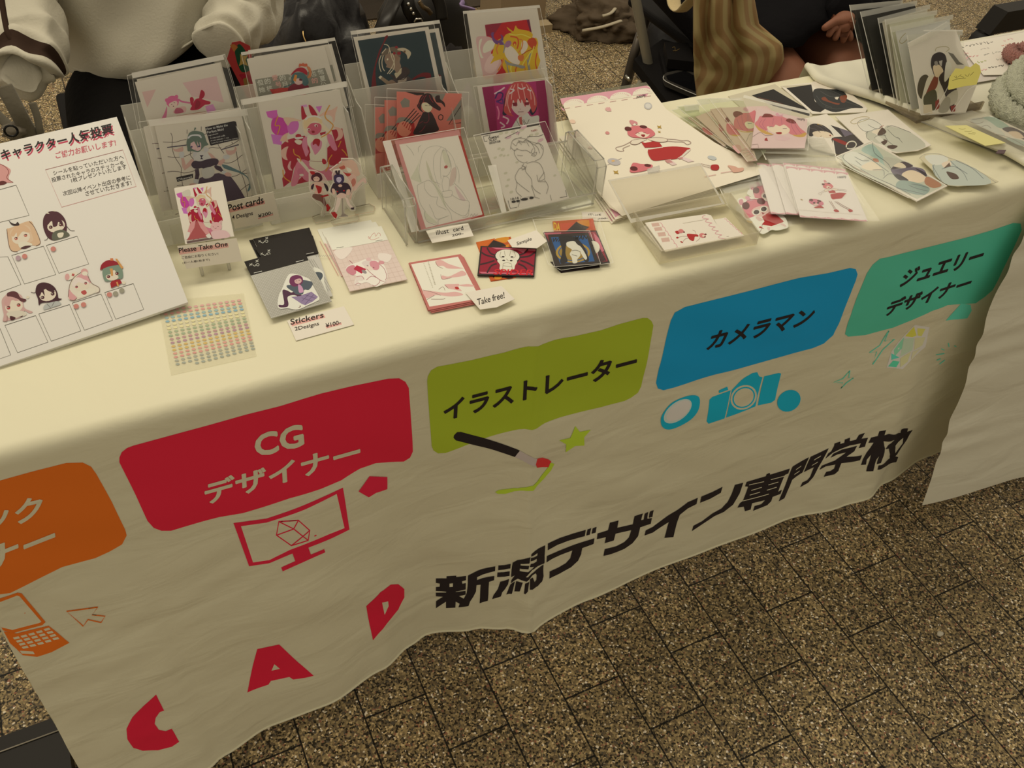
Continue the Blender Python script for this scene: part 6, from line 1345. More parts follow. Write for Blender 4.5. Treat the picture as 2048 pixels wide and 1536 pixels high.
    a.P('640,730 720,730 850,710 960,720 1010,760 1000,800 900,760 800,760 720,820 680,800', '6b5e63', 1).P('760,780 850,740 950,770 1020,830 960,870 850,870 790,840', 'e2c9a0', 1).P('670,790 740,850 830,850 760,800 700,780', '2b2126', 1).P('900,720 1010,770 1015,810 960,770', '33252c', 1).P('1020,810 1100,840 1180,900 1090,930 1000,880', 'b07a54', 1)
    a.P('740,850 900,870 1050,930 1000,1000 870,990 700,920', '8f9c86', 1).P('640,730 760,650 870,690 850,710 750,720', '4a3b3c', 1).P('670,700 740,660 800,700 780,720', 'dcc8a0', 1)
    for s_ in ('150,575 140,620 240,700', '260,600 340,640 410,640', '270,640 330,690', '300,560 420,620 620,760', '450,450 470,560 600,660 640,720', '320,730 480,820 660,900 850,1000', '700,930 850,960 1000,1000', '860,890 940,900 1040,930', '830,900 930,940 1030,960', '560,830 620,780 700,790', '450,740 560,740 570,800'): a.L(s_, 4.5, '5e625c', 1)
    o = a.build('pair_card', None, 'large blue-toned card of a white-haired and a dark-haired figure, near the table edge', 'card')
    f = Art(FLAT(.7106), Z21); f.c = a.c; f.h0 = .0008; f.P('60,605 450,425 1245,905 915,1070 830,1030 100,660', FILM()).L('60,605 450,425', 6, EDGE()).L('60,605 130,690 830,1035', 6, EDGE()); f.build('clear_sleeve', o)
right_items()

# ---- things on the plain white cloth
def right_table():
    ZT = .7105
    # upright sleeves in a row, leaning back
    spec = [  # left edge bottom, top-left, top-right, bottom-right in Z22 crop, y, colours, label
        ('330,1040 105,55 700,0 860,0 700,960', .286, '15100e', 'black art card in a clear sleeve, rearmost of the standing row'),
        ('460,1095 225,130 860,5 880,60 800,1050', .272, '1a1613', 'dark art card in a clear sleeve, second from the rear of the standing row'),
        ('615,1160 420,200 1005,45 1000,120 900,1100', .252, 'dcc2a6', 'pinkish card in a clear sleeve, third in the standing row'),
        ('650,1180 500,215 1085,110 1080,200 950,1150', .243, 'd2c6a4', 'pale grey card in a clear sleeve, fourth in the standing row'),
        ('770,1240 560,300 1260,160 1300,700 1000,1200', .222, 'e0ccb2', 'pale pink card with a halo line, fifth in the standing row'),
        ('900,1270 745,390 1370,340 1400,800 1100,1240', .206, 'e0d0ac', 'cream card in a clear sleeve, frontmost of the tall standing row')]
    for i, (p, y, c, lab) in enumerate(spec):
        pl = Plane(1.2, y - .004, .719, -.02, .72); pl.vmin = -.004
        a = Art(pl, Z22, WU); Q = pts(p)
        cx = sum(q[0] for q in Q) / len(Q); cy = sum(q[1] for q in Q) / len(Q)
        ins = [(cx + (x - cx) * .86 + (0 if k else 0), cy + (y_ - cy) * .93 + 12) for k, (x, y_) in enumerate(Q)]
        a.slab(ins, c, .0008)
        if i == 4: a.L('730,370 680,420 665,470 700,480 745,440', 6, 'a08a50', 1)
        if i == 0: a.P('480,880 560,860 560,1000 500,1010', '6a3018', 1)
        o = a.build('standing_card', None, lab, 'card', 'sleeved cards standing in a row')
        f = Art(pl, Z22); f.c = a.c; f.h0 = .0012; f.P(p, clear('row_sleeve', .05, .7, (.95, .96, .93), .08, (.7, .7, .6)))
        f.P([Q[1], Q[2], (Q[2][0] - 5, Q[2][1] + 55), (Q[1][0] + 14, Q[1][1] + 62)], CRINKLE()).L([Q[0], Q[1]], 9, EDGE()); f.build('clear_sleeve', o)
    # low black card holder under the row
    vf = ([], []); box(vf, (1.185, .19, ZT), (1.33, .295, ZT + .004)); box(vf, (1.185, .187, ZT), (1.33, .19, ZT + .014)); box(vf, (1.185, .30, ZT), (1.33, .303, ZT + .04))
    tag(obj3('card_holder', vf, clear('smoked_acrylic', .25, .6, (.75, .7, .62), .1, (.4, .36, .3)), smooth=False), 'low clear tray under the row of standing sleeved cards', 'card holder')
    # standee packet in front
    pl = Plane(1.2, .182, .7165, -.08, .62); pl.vmin = -.001
    a = Art(pl, Z22, WU)
    a.slab('900,1275 760,480 990,360 1180,330 1290,330 1420,700 1520,950 1400,1250', mat('white_paper_dull', (.90, .86, .76), .6), .001)
    a.P('860,1000 890,870 960,830 1000,900 960,1060 900,1100', '453a22', 1).P('905,1160 960,900 1010,840 1060,850 1100,1000 1050,1200 1000,1140', 'cdbf9c', 1).P('940,1080 1040,860 1090,850 1080,960 1000,1060 950,1110', '7c3820', 1)
    a.P('1020,640 1050,600 1110,580 1170,610 1190,700 1180,790 1130,830 1060,850 1030,790 1010,720', '261a18', 1).P('1035,740 1100,720 1150,790 1110,850 1060,850', 'dcb88c', 1).P('1100,860 1200,780 1250,900 1300,1000 1250,1240 1200,1150 1150,1000', '33261f', 1).P('1180,700 1230,700 1240,800 1200,880 1160,900', 'd8cbaa', 1)
    a.P('940,1060 1060,1000 1080,1150 1040,1230 940,1180', '4b4526', 1).P('1060,1130 1100,1100 1110,1200 1060,1230', '8a3020').P('1230,1180 1290,1170 1280,1240 1240,1245', '8a3020').P('1180,1080 1300,1000 1300,1130 1200,1180', 'b6a98a', 1).P('1110,1180 1180,1080 1230,1110 1200,1240 1100,1250', '9c9074', 1)
    a.L('1060,570 1080,530 1180,520 1215,545 1180,575', 7, 'a8996c', 1).P('1050,690 1080,680 1090,720 1060,730', '8a7e6a', 1).P('1100,680 1140,670 1130,740 1110,720', 'b0a48c')
    a.P('1200,580 1260,600 1330,690 1380,720 1300,720', '6a6250').P('925,1170 1020,1160 1030,1260 930,1262', 'c9b48c')
    o = a.build('standee_packet', None, 'packet of a black-haired winged figure standing in front of the sleeved row', 'acrylic figure')
    f = Art(pl, Z22); f.c = a.c; f.h0 = .0015; f.P('890,1280 745,485 980,360 1190,240 1280,300 1290,500 1530,940 1400,1255', FILM()).P('750,490 1000,370 1190,240 1240,260 1000,430 760,530', CRINKLE()).L('745,485 990,360 1190,240', 9, EDGE()).L('930,340 1370,340', 16, EDGE()).L('900,1280 1050,1240 1180,1010 1220,930', 9, EDGE()).L('1250,1240 1420,1000 1520,940', 9, EDGE()).L('900,1280 1400,1255', 6, EDGE()); f.build('clear_bag', o)
    # yellow cloud note
    pl = Plane(1.28, .165, .765, -.1, .9); pl.vmin = -9
    a = Art(pl, Z22, WU); a.slab('1205,980 1220,860 1290,760 1370,770 1400,735 1450,750 1510,700 1555,730 1570,800 1520,940 1380,960 1210,1000', 'b9a850', .0006)
    for s_ in ('1270,850 1300,870 1290,840', '1310,860 1350,830', '1340,850 1380,860', '1390,830 1420,850 1440,820', '1450,840 1490,800', '1250,900 1300,880 1400,870'): a.L(s_, 5, '6a5f2c', 1)
    a.build('cloud_note', None, 'olive yellow cloud-shaped note stuck on the winged-figure packet', 'note')
    # handwritten paper pad
    for i, (s, z, lab) in enumerate((('1260,500 2150,330 2150,800 1850,860 1450,930 1330,900', ZT + .001, 'white sheet under the handwritten sheet on the right table'), ('1320,480 1940,380 1970,372 2200,330 2200,760 1880,830 1600,835 1480,690', ZT + .004, 'white sheet of coloured handwriting at the far right'))):
        a = Art(FLAT(z), Z22, WT); a.slab(s, PWH() if i else 'c9b8a0', .001)
        if i:
            rng = random.Random(5)
            for x0, y0, n, c, k in ((1355, 520, 9, '3a3430', 40), (1820, 450, 3, 'cf8c80', 40), (1800, 510, 4, 'c06048', 36), (1370, 600, 2, 'cf8c80', 34), (1560, 550, 3, 'b8a894', 36), (1360, 650, 5, 'cf7a74', 38), (1600, 610, 2, '8a8470', 34), (1690, 590, 3, 'a8a088', 36), (1900, 555, 4, '4a8aa0', 36), (1530, 690, 3, '9aa048', 36), (1740, 660, 3, 'a39c84', 36), (1650, 750, 5, '4a4438', 36), (1570, 780, 2, 'd49488', 36)):
                for j in range(n):
                    x, y = x0 + j * k, y0 - j * k * .17; a.L([(x + rng.uniform(-4, 4), y + rng.uniform(-14, 4)), (x + 14, y + rng.uniform(-8, 14)), (x + 26, y + rng.uniform(-16, 6))], 6, c, 1)
        a.build('paper_sheet', None, lab, 'paper')
    # card under clear film with yellow note
    a = Art(FLAT(ZT + .009), Z21, WT); a.slab('1430,205 1700,165 2200,400 2200,560', PWH(), .001)
    a.P('1590,195 1730,180 1900,290 1800,300 1700,250', 'a3b296', 1).P('1480,215 1620,195 1780,300 1850,380 1700,330', 'cfc8ac', 1).P('1820,300 1900,285 2000,320 2100,390 2050,420 1900,350 1850,330', '3f2a34', 1).P('1880,340 1980,335 2048,400 1960,400', 'dcbf98', 1).P('1850,400 2000,420 2100,470 2000,480', 'acb096', 1)
    for s_ in ('1480,230 1560,250 1620,230', '1600,280 1660,270 1700,300', '1750,360 1900,400 2048,480', '1500,210 1620,190'): a.L(s_, 4, '7a6a5c', 1)
    o = a.build('pair_card', None, 'pale blue and dark-haired card beneath clear film on the right table', 'card')
    f = Art(FLAT(ZT + .009), Z21); f.c = a.c; f.h0 = .0008; f.P('950,230 1500,110 2200,340 2200,620 1800,530 1300,380', clear('cloudy_film', .3, .5, (.95, .95, .93), .15, (.72, .70, .62))); f.build('clear_film', o)
    a = Art(FLAT(ZT + .0125), Z21, WT); a.slab('1215,272 1440,265 1855,452 1640,482', 'd4c476', .0006)
    for s_ in ('1360,300 1400,310 1430,300', '1420,330 1470,335 1500,325', '1460,355 1530,360', '1500,340 1540,350'): a.L(s_, 4, '8a7c3c', 1)
    a.build('sticky_note', None, 'pale yellow sticky note beside the card under clear film', 'note')
    a = Art(FLAT(ZT + .0122), Z21, WT); a.slab('1775,525 1860,527 1840,565 1750,562', '5a4440', .001); a.build('dark_tag', None, 'tiny dark purple square on the rolled cloth edge at the far right', 'tag')
    # crocheted pieces
    def yarn(col, nm): return mat(nm, col, .95, bump=1.0, bscale=420, sheen=.3)
    def knit(name, P, R, n, amp, mt, par=None, _k=1.7):
        """a fat crocheted roll: tube with raised stitches"""
        n = n * 2; amp = amp * 1.5; vf = ([], []); tube(vf, catmull(P, 14, False), 1, n, True); V, F = vf; k = len(V) // n; Pc = catmull(P, 14, False)
        Rc = [R] * k if not isinstance(R, list) else [R[min(len(R) - 1, int(i * len(R) / k))] for i in range(k)]
        W_ = []
        for i in range(k):
            c = Vector(Pc[i])
            for j in range(n):
                d = Vector(V[i * n + j]) - c; r = Rc[i] - amp * .4 + amp * abs(math.sin(i * .8 + (j // 2 % 2) * 1.57)) * (1 if j % 2 else .45); W_.append(tuple(c + d * r))
        return obj3(name, (W_, F), mt, par)
    wy = yarn((.80, .82, .62), 'cream_yarn'); gy = yarn((.55, .68, .48), 'mint_yarn'); py = yarn((.62, .24, .20), 'coral_yarn'); yy = yarn((.80, .70, .36), 'yellow_yarn')
    t = empty('crochet_pouch', (1.42, .13, ZT), 'thick cream and mint crocheted piece at the far right edge of the table', 'crochet')
    knit('rim', [(1.475, .235, ZT + .018), (1.40, .215, ZT + .017), (1.345, .165, ZT + .016), (1.345, .115, ZT + .014), (1.40, .065, ZT + .014)], .0145, 12, .0045, wy, t)
    knit('rim', [(1.52, .25, ZT + .034), (1.44, .225, ZT + .036), (1.385, .18, ZT + .032), (1.378, .13, ZT + .024), (1.42, .085, ZT + .02)], .0155, 12, .005, wy, t)
    knit('mint_panel', [(1.54, .20, ZT + .03), (1.45, .165, ZT + .03), (1.43, .11, ZT + .022), (1.50, .07, ZT + .02)], .030, 14, .006, gy, t)
    knit('mint_panel', [(1.58, .14, ZT + .03), (1.50, .10, ZT + .03), (1.53, .03, ZT + .026)], .034, 14, .006, gy, t)
    t = empty('crochet_heart', (1.50, .29, ZT), 'small coral pink crocheted heart with a yellow middle at the right', 'crochet')
    h = [(x * .8 + .345, y * .8 + .06) for x, y in [(1.475, .255), (1.462, .285), (1.470, .312), (1.492, .322), (1.510, .308), (1.528, .322), (1.552, .315), (1.560, .285), (1.54, .255), (1.51, .238), (1.475, .255)]]
    knit('heart_edge', [(x, y, ZT + .017) for x, y in h], .011, 12, .004, py, t)
    knit('heart_middle', [(1.533, .274, ZT + .014), (1.553, .286, ZT + .017), (1.573, .274, ZT + .014)], .014, 12, .003, yy, t)
right_table()
# ------------------------------------------------------------------ people behind the table
def W3(px, py, y): return tuple(hit(px, py, 1, y))
def skin_body(name, edges, parent=None, mt=None, label=None, lv=2):
    """one continuous skinned surface: edges of (point, radius) chains sharing joints"""
    bm = bmesh.new(); lay = bm.verts.layers.skin.verify(); idx = {}
    def v(p, r):
        k = tuple(round(c, 4) for c in p)
        if k not in idx:
            x = bm.verts.new(p); x[lay].radius = r if isinstance(r, tuple) else (r, r); idx[k] = x
        return idx[k]
    for ch in edges:
        for (p, r), (q, s) in zip(ch, ch[1:]):
            a, b = v(p, r), v(q, s)
            if not bm.edges.get((a, b)): bm.edges.new((a, b))
    first = next(iter(idx.values())); first[lay].use_root = True
    me = bpy.data.meshes.new(name); bm.to_mesh(me); bm.free(); me.materials.append(mt)
    o = bpy.data.objects.new(name, me); C.objects.link(o)
    m = o.modifiers.new('skin', 'SKIN'); m.use_smooth_shade = True; m.branch_smoothing = .6
    s = o.modifiers.new('sub', 'SUBSURF'); s.levels = lv; s.render_levels = lv
    if parent is not None: o.parent = parent; o.matrix_parent_inverse = WM(parent).inverted()
    return o
def person(cx, cy, lean, skin_c, hair_c, arms, legs, hands, label, hair_len):
    sk = mat('skin', skin_c, .6, spec=.2)
    H = (cx, cy - .02, 1.16)
    pel = ((cx, cy + .05, .53), (.085, .075)); ch = [[pel, ((cx, cy + .04, .68), (.115, .085)), ((cx, cy + .02, .86), (.13, .09)), ((cx, cy + .01, .97), (.10, .07)), ((cx, cy, 1.03), .045), ((cx, cy - .01, 1.09), .055), ((cx, cy - .025, 1.17), (.078, .09)), ((cx, cy - .02, 1.24), (.07, .08))]]
    for s, arm in arms.items(): ch.append([((cx, cy + .01, .97), (.10, .07))] + arm)
    for leg in legs: ch.append([pel] + leg)
    body = skin_body('person', ch, None, sk)
    tag(body, label, 'person')
    # face
    vf = ([], []); tube(vf, [(cx, cy - .105, 1.175), (cx, cy - .122, 1.150), (cx, cy - .112, 1.142)], [.006, .011, .008], 10); obj3('nose', vf, sk, body)
    for s in (-1, 1):
        vf = ([], []); tube(vf, [(cx + s * .030 - .012, cy - .103, 1.178), (cx + s * .030 + .012, cy - .103, 1.178)], [.006, .006], 8); obj3('eye', vf, mat('eye_dark', (.02, .015, .012), .2), body)
        vf = ([], []); tube(vf, [(cx + s * .077, cy - .02, 1.15), (cx + s * .084, cy - .018, 1.175), (cx + s * .078, cy - .018, 1.195)], [.008, .011, .008], 8); obj3('ear', vf, sk, body)
    vf = ([], []); tube(vf, [(cx - .022, cy - .098, 1.122), (cx, cy - .103, 1.120), (cx + .022, cy - .098, 1.122)], [.003, .005, .003], 8); obj3('mouth', vf, mat('lips', (.35, .13, .11), .5), body)
    V, F = loft([(cx, cy + .03, 1.17 - hair_len, .07, .035), (cx, cy + .02, 1.17 - hair_len * .5, .095, .07), (cx, cy + .015, 1.16, .095, .085), (cx, cy + .005, 1.21, .096, .098), (cx, cy - .01, 1.27, .088, .092), (cx, cy - .01, 1.31, .05, .055), (cx, cy - .01, 1.322, .01, .01)], 28, True, lambda t, z: .004 * math.sin(9 * t + z * 20))
    obj3('hair', (V, F), mat('hair', hair_c, .45, bump=.4, bscale=60), body)
    return body, sk
def fabric(name, col, bump=.5, sc=14, rough=.85): return mat(name, col, rough, bump=bump, bscale=sc, sheen=.15 if max(col) > .05 else 0., spec=.3 if max(col) > .05 else .08)

# seated person in the pale sweatshirt
lw, rw = W3(60, 125, .86), W3(445, 92, .88)
pcx, pcy = .125, 1.10
A1 = {'l': [((-.035, 1.11, .95), .04), ((-.105, 1.06, .74), .03), (W3(60, 75, .93), .022)], 'r': [((.285, 1.11, .95), .04), ((.325, 1.07, .74), .03), (W3(476, 32, .99), .022)]}
L1 = [[((.045, .98, .50), .05), ((.02, .60, .51), .045), ((.02, .56, .26), .045), ((.02, .58, .07), .035), ((.02, .50, .035), .034)], [((.175, .98, .50), .05), ((.165, .60, .51), .045), ((.165, .56, .26), .045), ((.165, .58, .07), .035), ((.165, .50, .035), .034)]]
body, sk1 = person(pcx, pcy, 0, (.62, .40, .28), (.03, .02, .015), A1, L1, None, 'person in a pale sweatshirt with dark-striped sleeves, seated behind the racks', .22)
sw = fabric('sweatshirt_jersey', (.60, .57, .47), .12, 240)
def wob(t, z): return .006 * math.sin(3 * t + z * 9) + .004 * math.sin(7 * t - z * 21)
V, F = loft(catmull([(pcx + .0, pcy + .01, .628, .135, .135), (pcx, pcy, .640, .150, .152), (pcx, pcy, .662, .156, .156), (pcx, pcy + .01, .70, .165, .152), (pcx, pcy + .02, .78, .168, .142), (pcx, pcy + .02, .88, .170, .13), (pcx, pcy + .02, .96, .165, .11), (pcx, pcy + .01, 1.01, .10, .08), (pcx, pcy, 1.035, .062, .062)], 4, False), 64, True, wob)
V = [(x - .012 * (1 - sstep(.66, .9, z)) , y - .012 * math.sin((x - z) * 22) * (1 - sstep(.75, .95, z)) * sstep(.66, .74, z), z + (1 - sstep(.62, .95, z)) * ((x - pcx) * .30 - .018)) for x, y, z in V]
V = [tuple(Vector(v) + Vector((noise.noise(Vector(v) * 7), noise.noise(Vector(v) * 7 + Vector((5, 0, 0))), 0)) * .016 + Vector((0, 1, 0)) * .006 * noise.noise(Vector((v[0] * 30 - v[2] * 22, v[2] * 12, 1)))) for v in V]
swt = obj3('sweatshirt', (V, F), sw, body); subsurf(swt)
vf = ([], []); P = [(pcx + .1535 * math.cos(t), pcy + .1545 * math.sin(t), .655 + .1535 * math.cos(t) * .28 - .017) for t in [2 * math.pi * i / 40 for i in range(41)]]; tube(vf, P, .0022, 6); obj3('hem_seam', vf, sw, swt)
def sleeve(parent, P, R, mt, seed=1, n=40, steps=12, amp=.009, bands=(), dark=None):
    Q = catmull([tuple(p) + (r,) for p, r in zip(P, R)], steps, False); rng = random.Random(seed); V, F = [], []
    vf = ([], []); tube(vf, [q[:3] for q in Q], [q[3] + amp * .45 * math.sin(i * .8 + seed) for i, q in enumerate(Q)], n); V, F = vf
    V2 = [tuple(Vector(v) + Vector((noise.noise(Vector(v) * 20 + Vector((seed, 0, 0))), noise.noise(Vector(v) * 26 + Vector((9, seed, 0))), noise.noise(Vector(v) * 26 + Vector((3, 0, seed))))) * amp * 1.6) for v in V]
    o = obj3('sleeve', (V2, F), mt, parent)
    if dark:
        o.data.materials.append(dark)
        for i, f in enumerate(o.data.polygons):
            if i // n in bands: f.material_index = 1
    return o
lc = W3(48, 150, .84)
e1 = [(.035, 1.10, .965), (-.085, 1.08, .87), W3(30, 10, 1.0), W3(60, 75, .93), W3(52, 118, .87), W3(50, 146, .85), lc]
st = fabric('stripe_brown', (.05, .03, .022), .2)
s1 = sleeve(body, e1, [.065, .068, .066, .056, .048, .042, .022], sw, 2, bands=(48, 49, 50, 51, 58, 59, 60, 61), dark=st)
vf = ([], []); tube(vf, catmull([W3(2, -10, .90), W3(8, 30, .88), W3(16, 66, .86), W3(30, 88, .85)], 5, False), .0045, 8); obj3('sleeve_stripe', vf, st, s1)
e2 = [(.215, 1.10, .965), (.325, 1.10, .87), W3(492, -10, 1.05), W3(476, 32, .99), W3(452, 66, .93), W3(436, 92, .89)]
sleeve(body, e2, [.065, .066, .066, .062, .048, .036], sw, 5)
bk = fabric('black_cotton', (.005, .0045, .0045), .2, 40)
tr = skin_body('trousers', [[((pcx, 1.15, .53), (.13, .10)), ((.04, 1.0, .53), (.11, .09)), ((.02, .62, .53), (.085, .08)), ((.02, .57, .26), .065), ((.02, .58, .10), .055)], [((pcx, 1.15, .53), (.13, .10)), ((.185, 1.0, .53), (.11, .09)), ((.165, .62, .53), (.085, .08)), ((.165, .57, .26), .065), ((.165, .58, .10), .055)]], body, bk)
for x in (.02, .165):
    vf = ([], []); tube(vf, [(x, .62, .035), (x, .56, .04), (x, .50, .035), (x, .455, .026)], [.034, .042, .040, .02], 14, True, .75); obj3('shoe', vf, mat('black_leather', (.01, .01, .01), .4), body)

# second seated person, all in black
q = W3(1668, 22, 1.0)
A2 = {'l': [((1.40, 1.21, .95), .055), ((1.32, 1.10, .76), .04), (W3(1512, 18, .92), .026)], 'r': [((1.70, 1.21, .95), .055), ((1.78, 1.12, .74), .04), (W3(1700, 18, .73), .024)]}
L2 = [[((1.42, 1.02, .53), .085), ((1.37, .63, .51), .062), ((1.37, .58, .27), .052), ((1.37, .60, .07), .036), ((1.37, .52, .03), .034)], [((1.60, 1.02, .53), .085), ((1.555, .63, .51), .062), ((1.56, .58, .27), .052), ((1.56, .60, .07), .036), ((1.56, .52, .03), .034)]]
body2, sk2 = person(1.55, 1.20, 0, (.24, .10, .06), (.01, .008, .006), A2, L2, None, 'person in a black coat with bare knees, seated behind the right table', .30)  # skin colour kept dark to stand in for the shade there
ck = fabric('black_wool', (.007, .0065, .008), .3, 30)
V, F = loft([(1.53, 1.17, .50, .22, .20), (1.53, 1.17, .56, .225, .21), (1.54, 1.20, .68, .20, .17), (1.55, 1.21, .82, .19, .14), (1.55, 1.21, .95, .185, .12), (1.55, 1.21, 1.01, .10, .08), (1.55, 1.20, 1.04, .06, .06)], 40, True, wob)
ct = obj3('coat', (V, F), ck, body2); subsurf(ct)
rings = []
V, F = [], []
cl = [(1.53, 1.20, .60, .24, .13), (1.50, 1.02, .59, .235, .12), (1.49, .88, .565, .22, .112), (1.48, .79, .540, .205, .096), (1.475, .72, .530, .20, .092), (1.475, .717, .528, .18, .07)]
for i, (x, y, z, rx, rz) in enumerate(cl):
    for j in range(40): t = 2 * math.pi * j / 40; k = .010 * math.sin(t * 9) * (i / 4); V.append((x + (rx + k) * math.cos(t), y + .01 * math.sin(5 * t), z + (rz + k) * math.sin(t)))
for i in range(5):
    for j in range(40): a, b = i * 40 + j, i * 40 + (j + 1) % 40; F.append((a, a + 40, b + 40, b))
obj3('coat_skirt', (V, F), ck, body2)
sleeve(body2, [(1.46, 1.20, .965), (1.34, 1.16, .86), W3(1500, -40, 1.02), W3(1508, 10, .95), W3(1512, 42, .90)], [.07, .075, .075, .062, .05], ck, 7)
sleeve(body2, [(1.64, 1.20, .965), (1.77, 1.15, .86), W3(1745, -45, .98), W3(1716, -2, .78), W3(1695, 34, .70)], [.07, .075, .075, .062, .042], ck, 9)
# lowered hand with five fingers
y0 = .90
palm = [(W3(1697, 26, .70), .020), (W3(1688, 40, .675), (.030, .016)), (W3(1682, 52, .665), (.030, .015))]
hand = [palm] + [[palm[-1], (W3(a, b, .655), .008), (W3(c, d, .647), .0075), (W3(e, f, .645), .006)] for a, b, c, d, e, f in ((1698, 60, 1702, 72, 1700, 84), (1688, 62, 1688, 75, 1685, 88), (1676, 60, 1673, 72, 1668, 83), (1665, 56, 1660, 66, 1655, 75))] + [[palm[1], (W3(1668, 44, .66), .009), (W3(1655, 52, .65), .008), (W3(1646, 58, .645), .0065)]]
skin_body('hand', hand, body2, sk2)
vf = ([], []); tube(vf, [W3(1626, 16, .80), tuple(Vector(W3(1626, 16, .80)) + Vector((0, -.004, .001)))], .006, 12); obj3('coat_button', vf, mat('brass', (.5, .4, .2), .3, 1), body2)

# ------------------------------------------------------------------ chairs and stools
st_ = lambda: mat('chair_steel', (.42, .39, .31), .38, .35); sb = lambda: mat('dark_steel', (.09, .075, .06), .4, .4)
def stool(x, y, label, w_=.2):
    t = empty('stool', (x, y, 0), label, 'stool')
    vf = ([], []); box(vf, (x - w_, y - .17, .385), (x + w_, y + .19, .41)); o = obj3('seat', vf, mat('black_vinyl', (.009, .008, .008), .6, spec=.1), t, smooth=False); m = o.modifiers.new('b', 'BEVEL'); m.width = .01; m.segments = 3
    for sx in (-1, 1):
        for sy in (-1, 1): vf = ([], []); tube(vf, [(x + sx * (w_ - .01), y + sy * .17, 0), (x + sx * (w_ - .04), y + sy * .13, .386)], .011, 10); obj3('leg', vf, sb(), t)
stool(.125, 1.17, 'dark stool under the person in the pale sweatshirt'); stool(1.60, 1.27, 'dark stool under the person in the black coat', .15)
def chair_right():
    t = empty('folding_chair', (1.27, .96, 0), 'folding chair with grey steel tube frame and black seat, behind the folders', 'chair')
    def T(P, r, nm='frame_tube', m=None): vf = ([], []); tube(vf, P, r, 12); obj3(nm, vf, m or st_(), t)
    a, b = W3(1266, -30, 1.02), W3(1306, 178, .98); d = (Vector(b) - Vector(a)); k = b[2] / (a[2] - b[2])
    T([tuple(Vector(a) - d * .6), a, b, tuple(Vector(b) + d * min(k * .96, 2.5) * .4)], .0115)
    T([W3(1300, 148, .98), W3(1326, 178, .90), W3(1356, 206, .84)], .0085)
    T([W3(1281, 68, 1.06), W3(1266, 115, 1.06), W3(1252, 168, 1.06), W3(1240, 215, 1.06)], .0115, 'folding_bar', sb())
    T([(b[0], b[1], b[2]), (1.24, .97, .012)], .0098); T([(1.44, .95, .012), (1.44, .97, .45)], .0098); T([(1.22, 1.20, .012), (1.24, 1.0, .44)], .0098); T([(1.44, 1.20, .012), (1.44, 1.0, .44)], .0098)
    for p in (W3(1277, 73, 1.03), W3(1276, 152, 1.0), W3(1252, 153, 1.04)): T([p, tuple(Vector(p) + Vector((0, -.02, 0)))], .005, 'rivet', mat('rivet_steel', (.6, .58, .5), .25, 1))
    S = [hit(*q, 2, .455) for q in ((1268, 118), (1325, 78), (1470, 120), (1420, 215), (1340, 210))]
    V = [(p.x, p.y, .455) for p in S] + [(p.x, p.y, .43) for p in S]; n = len(S)
    obj3('seat', (V, [tuple(range(n))[::-1], tuple(range(n, 2 * n))] + [(i, (i + 1) % n, (i + 1) % n + n, i + n) for i in range(n)]), mat('black_vinyl', (.009, .008, .008), .6, spec=.1), t, smooth=False)
    return t
chair_right()
def wallet():
    t = empty('wallet', tuple(hit(1356, 120, 2, .456)), 'black folded leather wallet with a small gold emblem on the chair seat', 'wallet')
    lm = mat('black_leather', (.010, .009, .009), .5, spec=.15)
    for k, (z, q, nm) in enumerate(((.4565, ((1318, 100), (1330, 92), (1392, 125), (1390, 142), (1330, 148)), 'back_flap'), (.488, ((1329, 84), (1376, 86), (1391, 124), (1336, 118)), 'front_flap'))):
        a = Art(FLAT(z + .012), (0, 0, 1)); a.slab([p for p in q], lm, .012 + .010 * k); o = a.build(nm, t)
    a = Art(FLAT(.501), Z23); a.L('490,375 510,370 515,400 535,390 548,385', 5, mat('gold', (.75, .5, .2), .3, .9), 1).L('495,400 530,398', 5, mat('gold', (.75, .5, .2), .3, .9)); a.build('gold_emblem', t)
wallet()
def phone():
    a = Art(FLAT(.476), Z23); g = mat('phone_glass', (.006, .006, .007), .06, spec=.8)
    a.slab('420,590 450,570 590,540 620,545 830,670 835,690 690,735 660,735 440,640', clear('phone_case', .2, .8, (.6, .58, .55), .1, (.3, .28, .25)), .012)
    a.P('440,596 590,555 820,680 670,722 455,630', g); o = a.build('smartphone', None, 'black smartphone in a clear case lying on the chair seat', 'phone')
    e = Art(FLAT(.4765), Z23); e.c = a.c; e.L('425,595 440,640 660,738 690,738 835,692', 6, EDGE(), 1); e.build('case_edge', o)
phone()

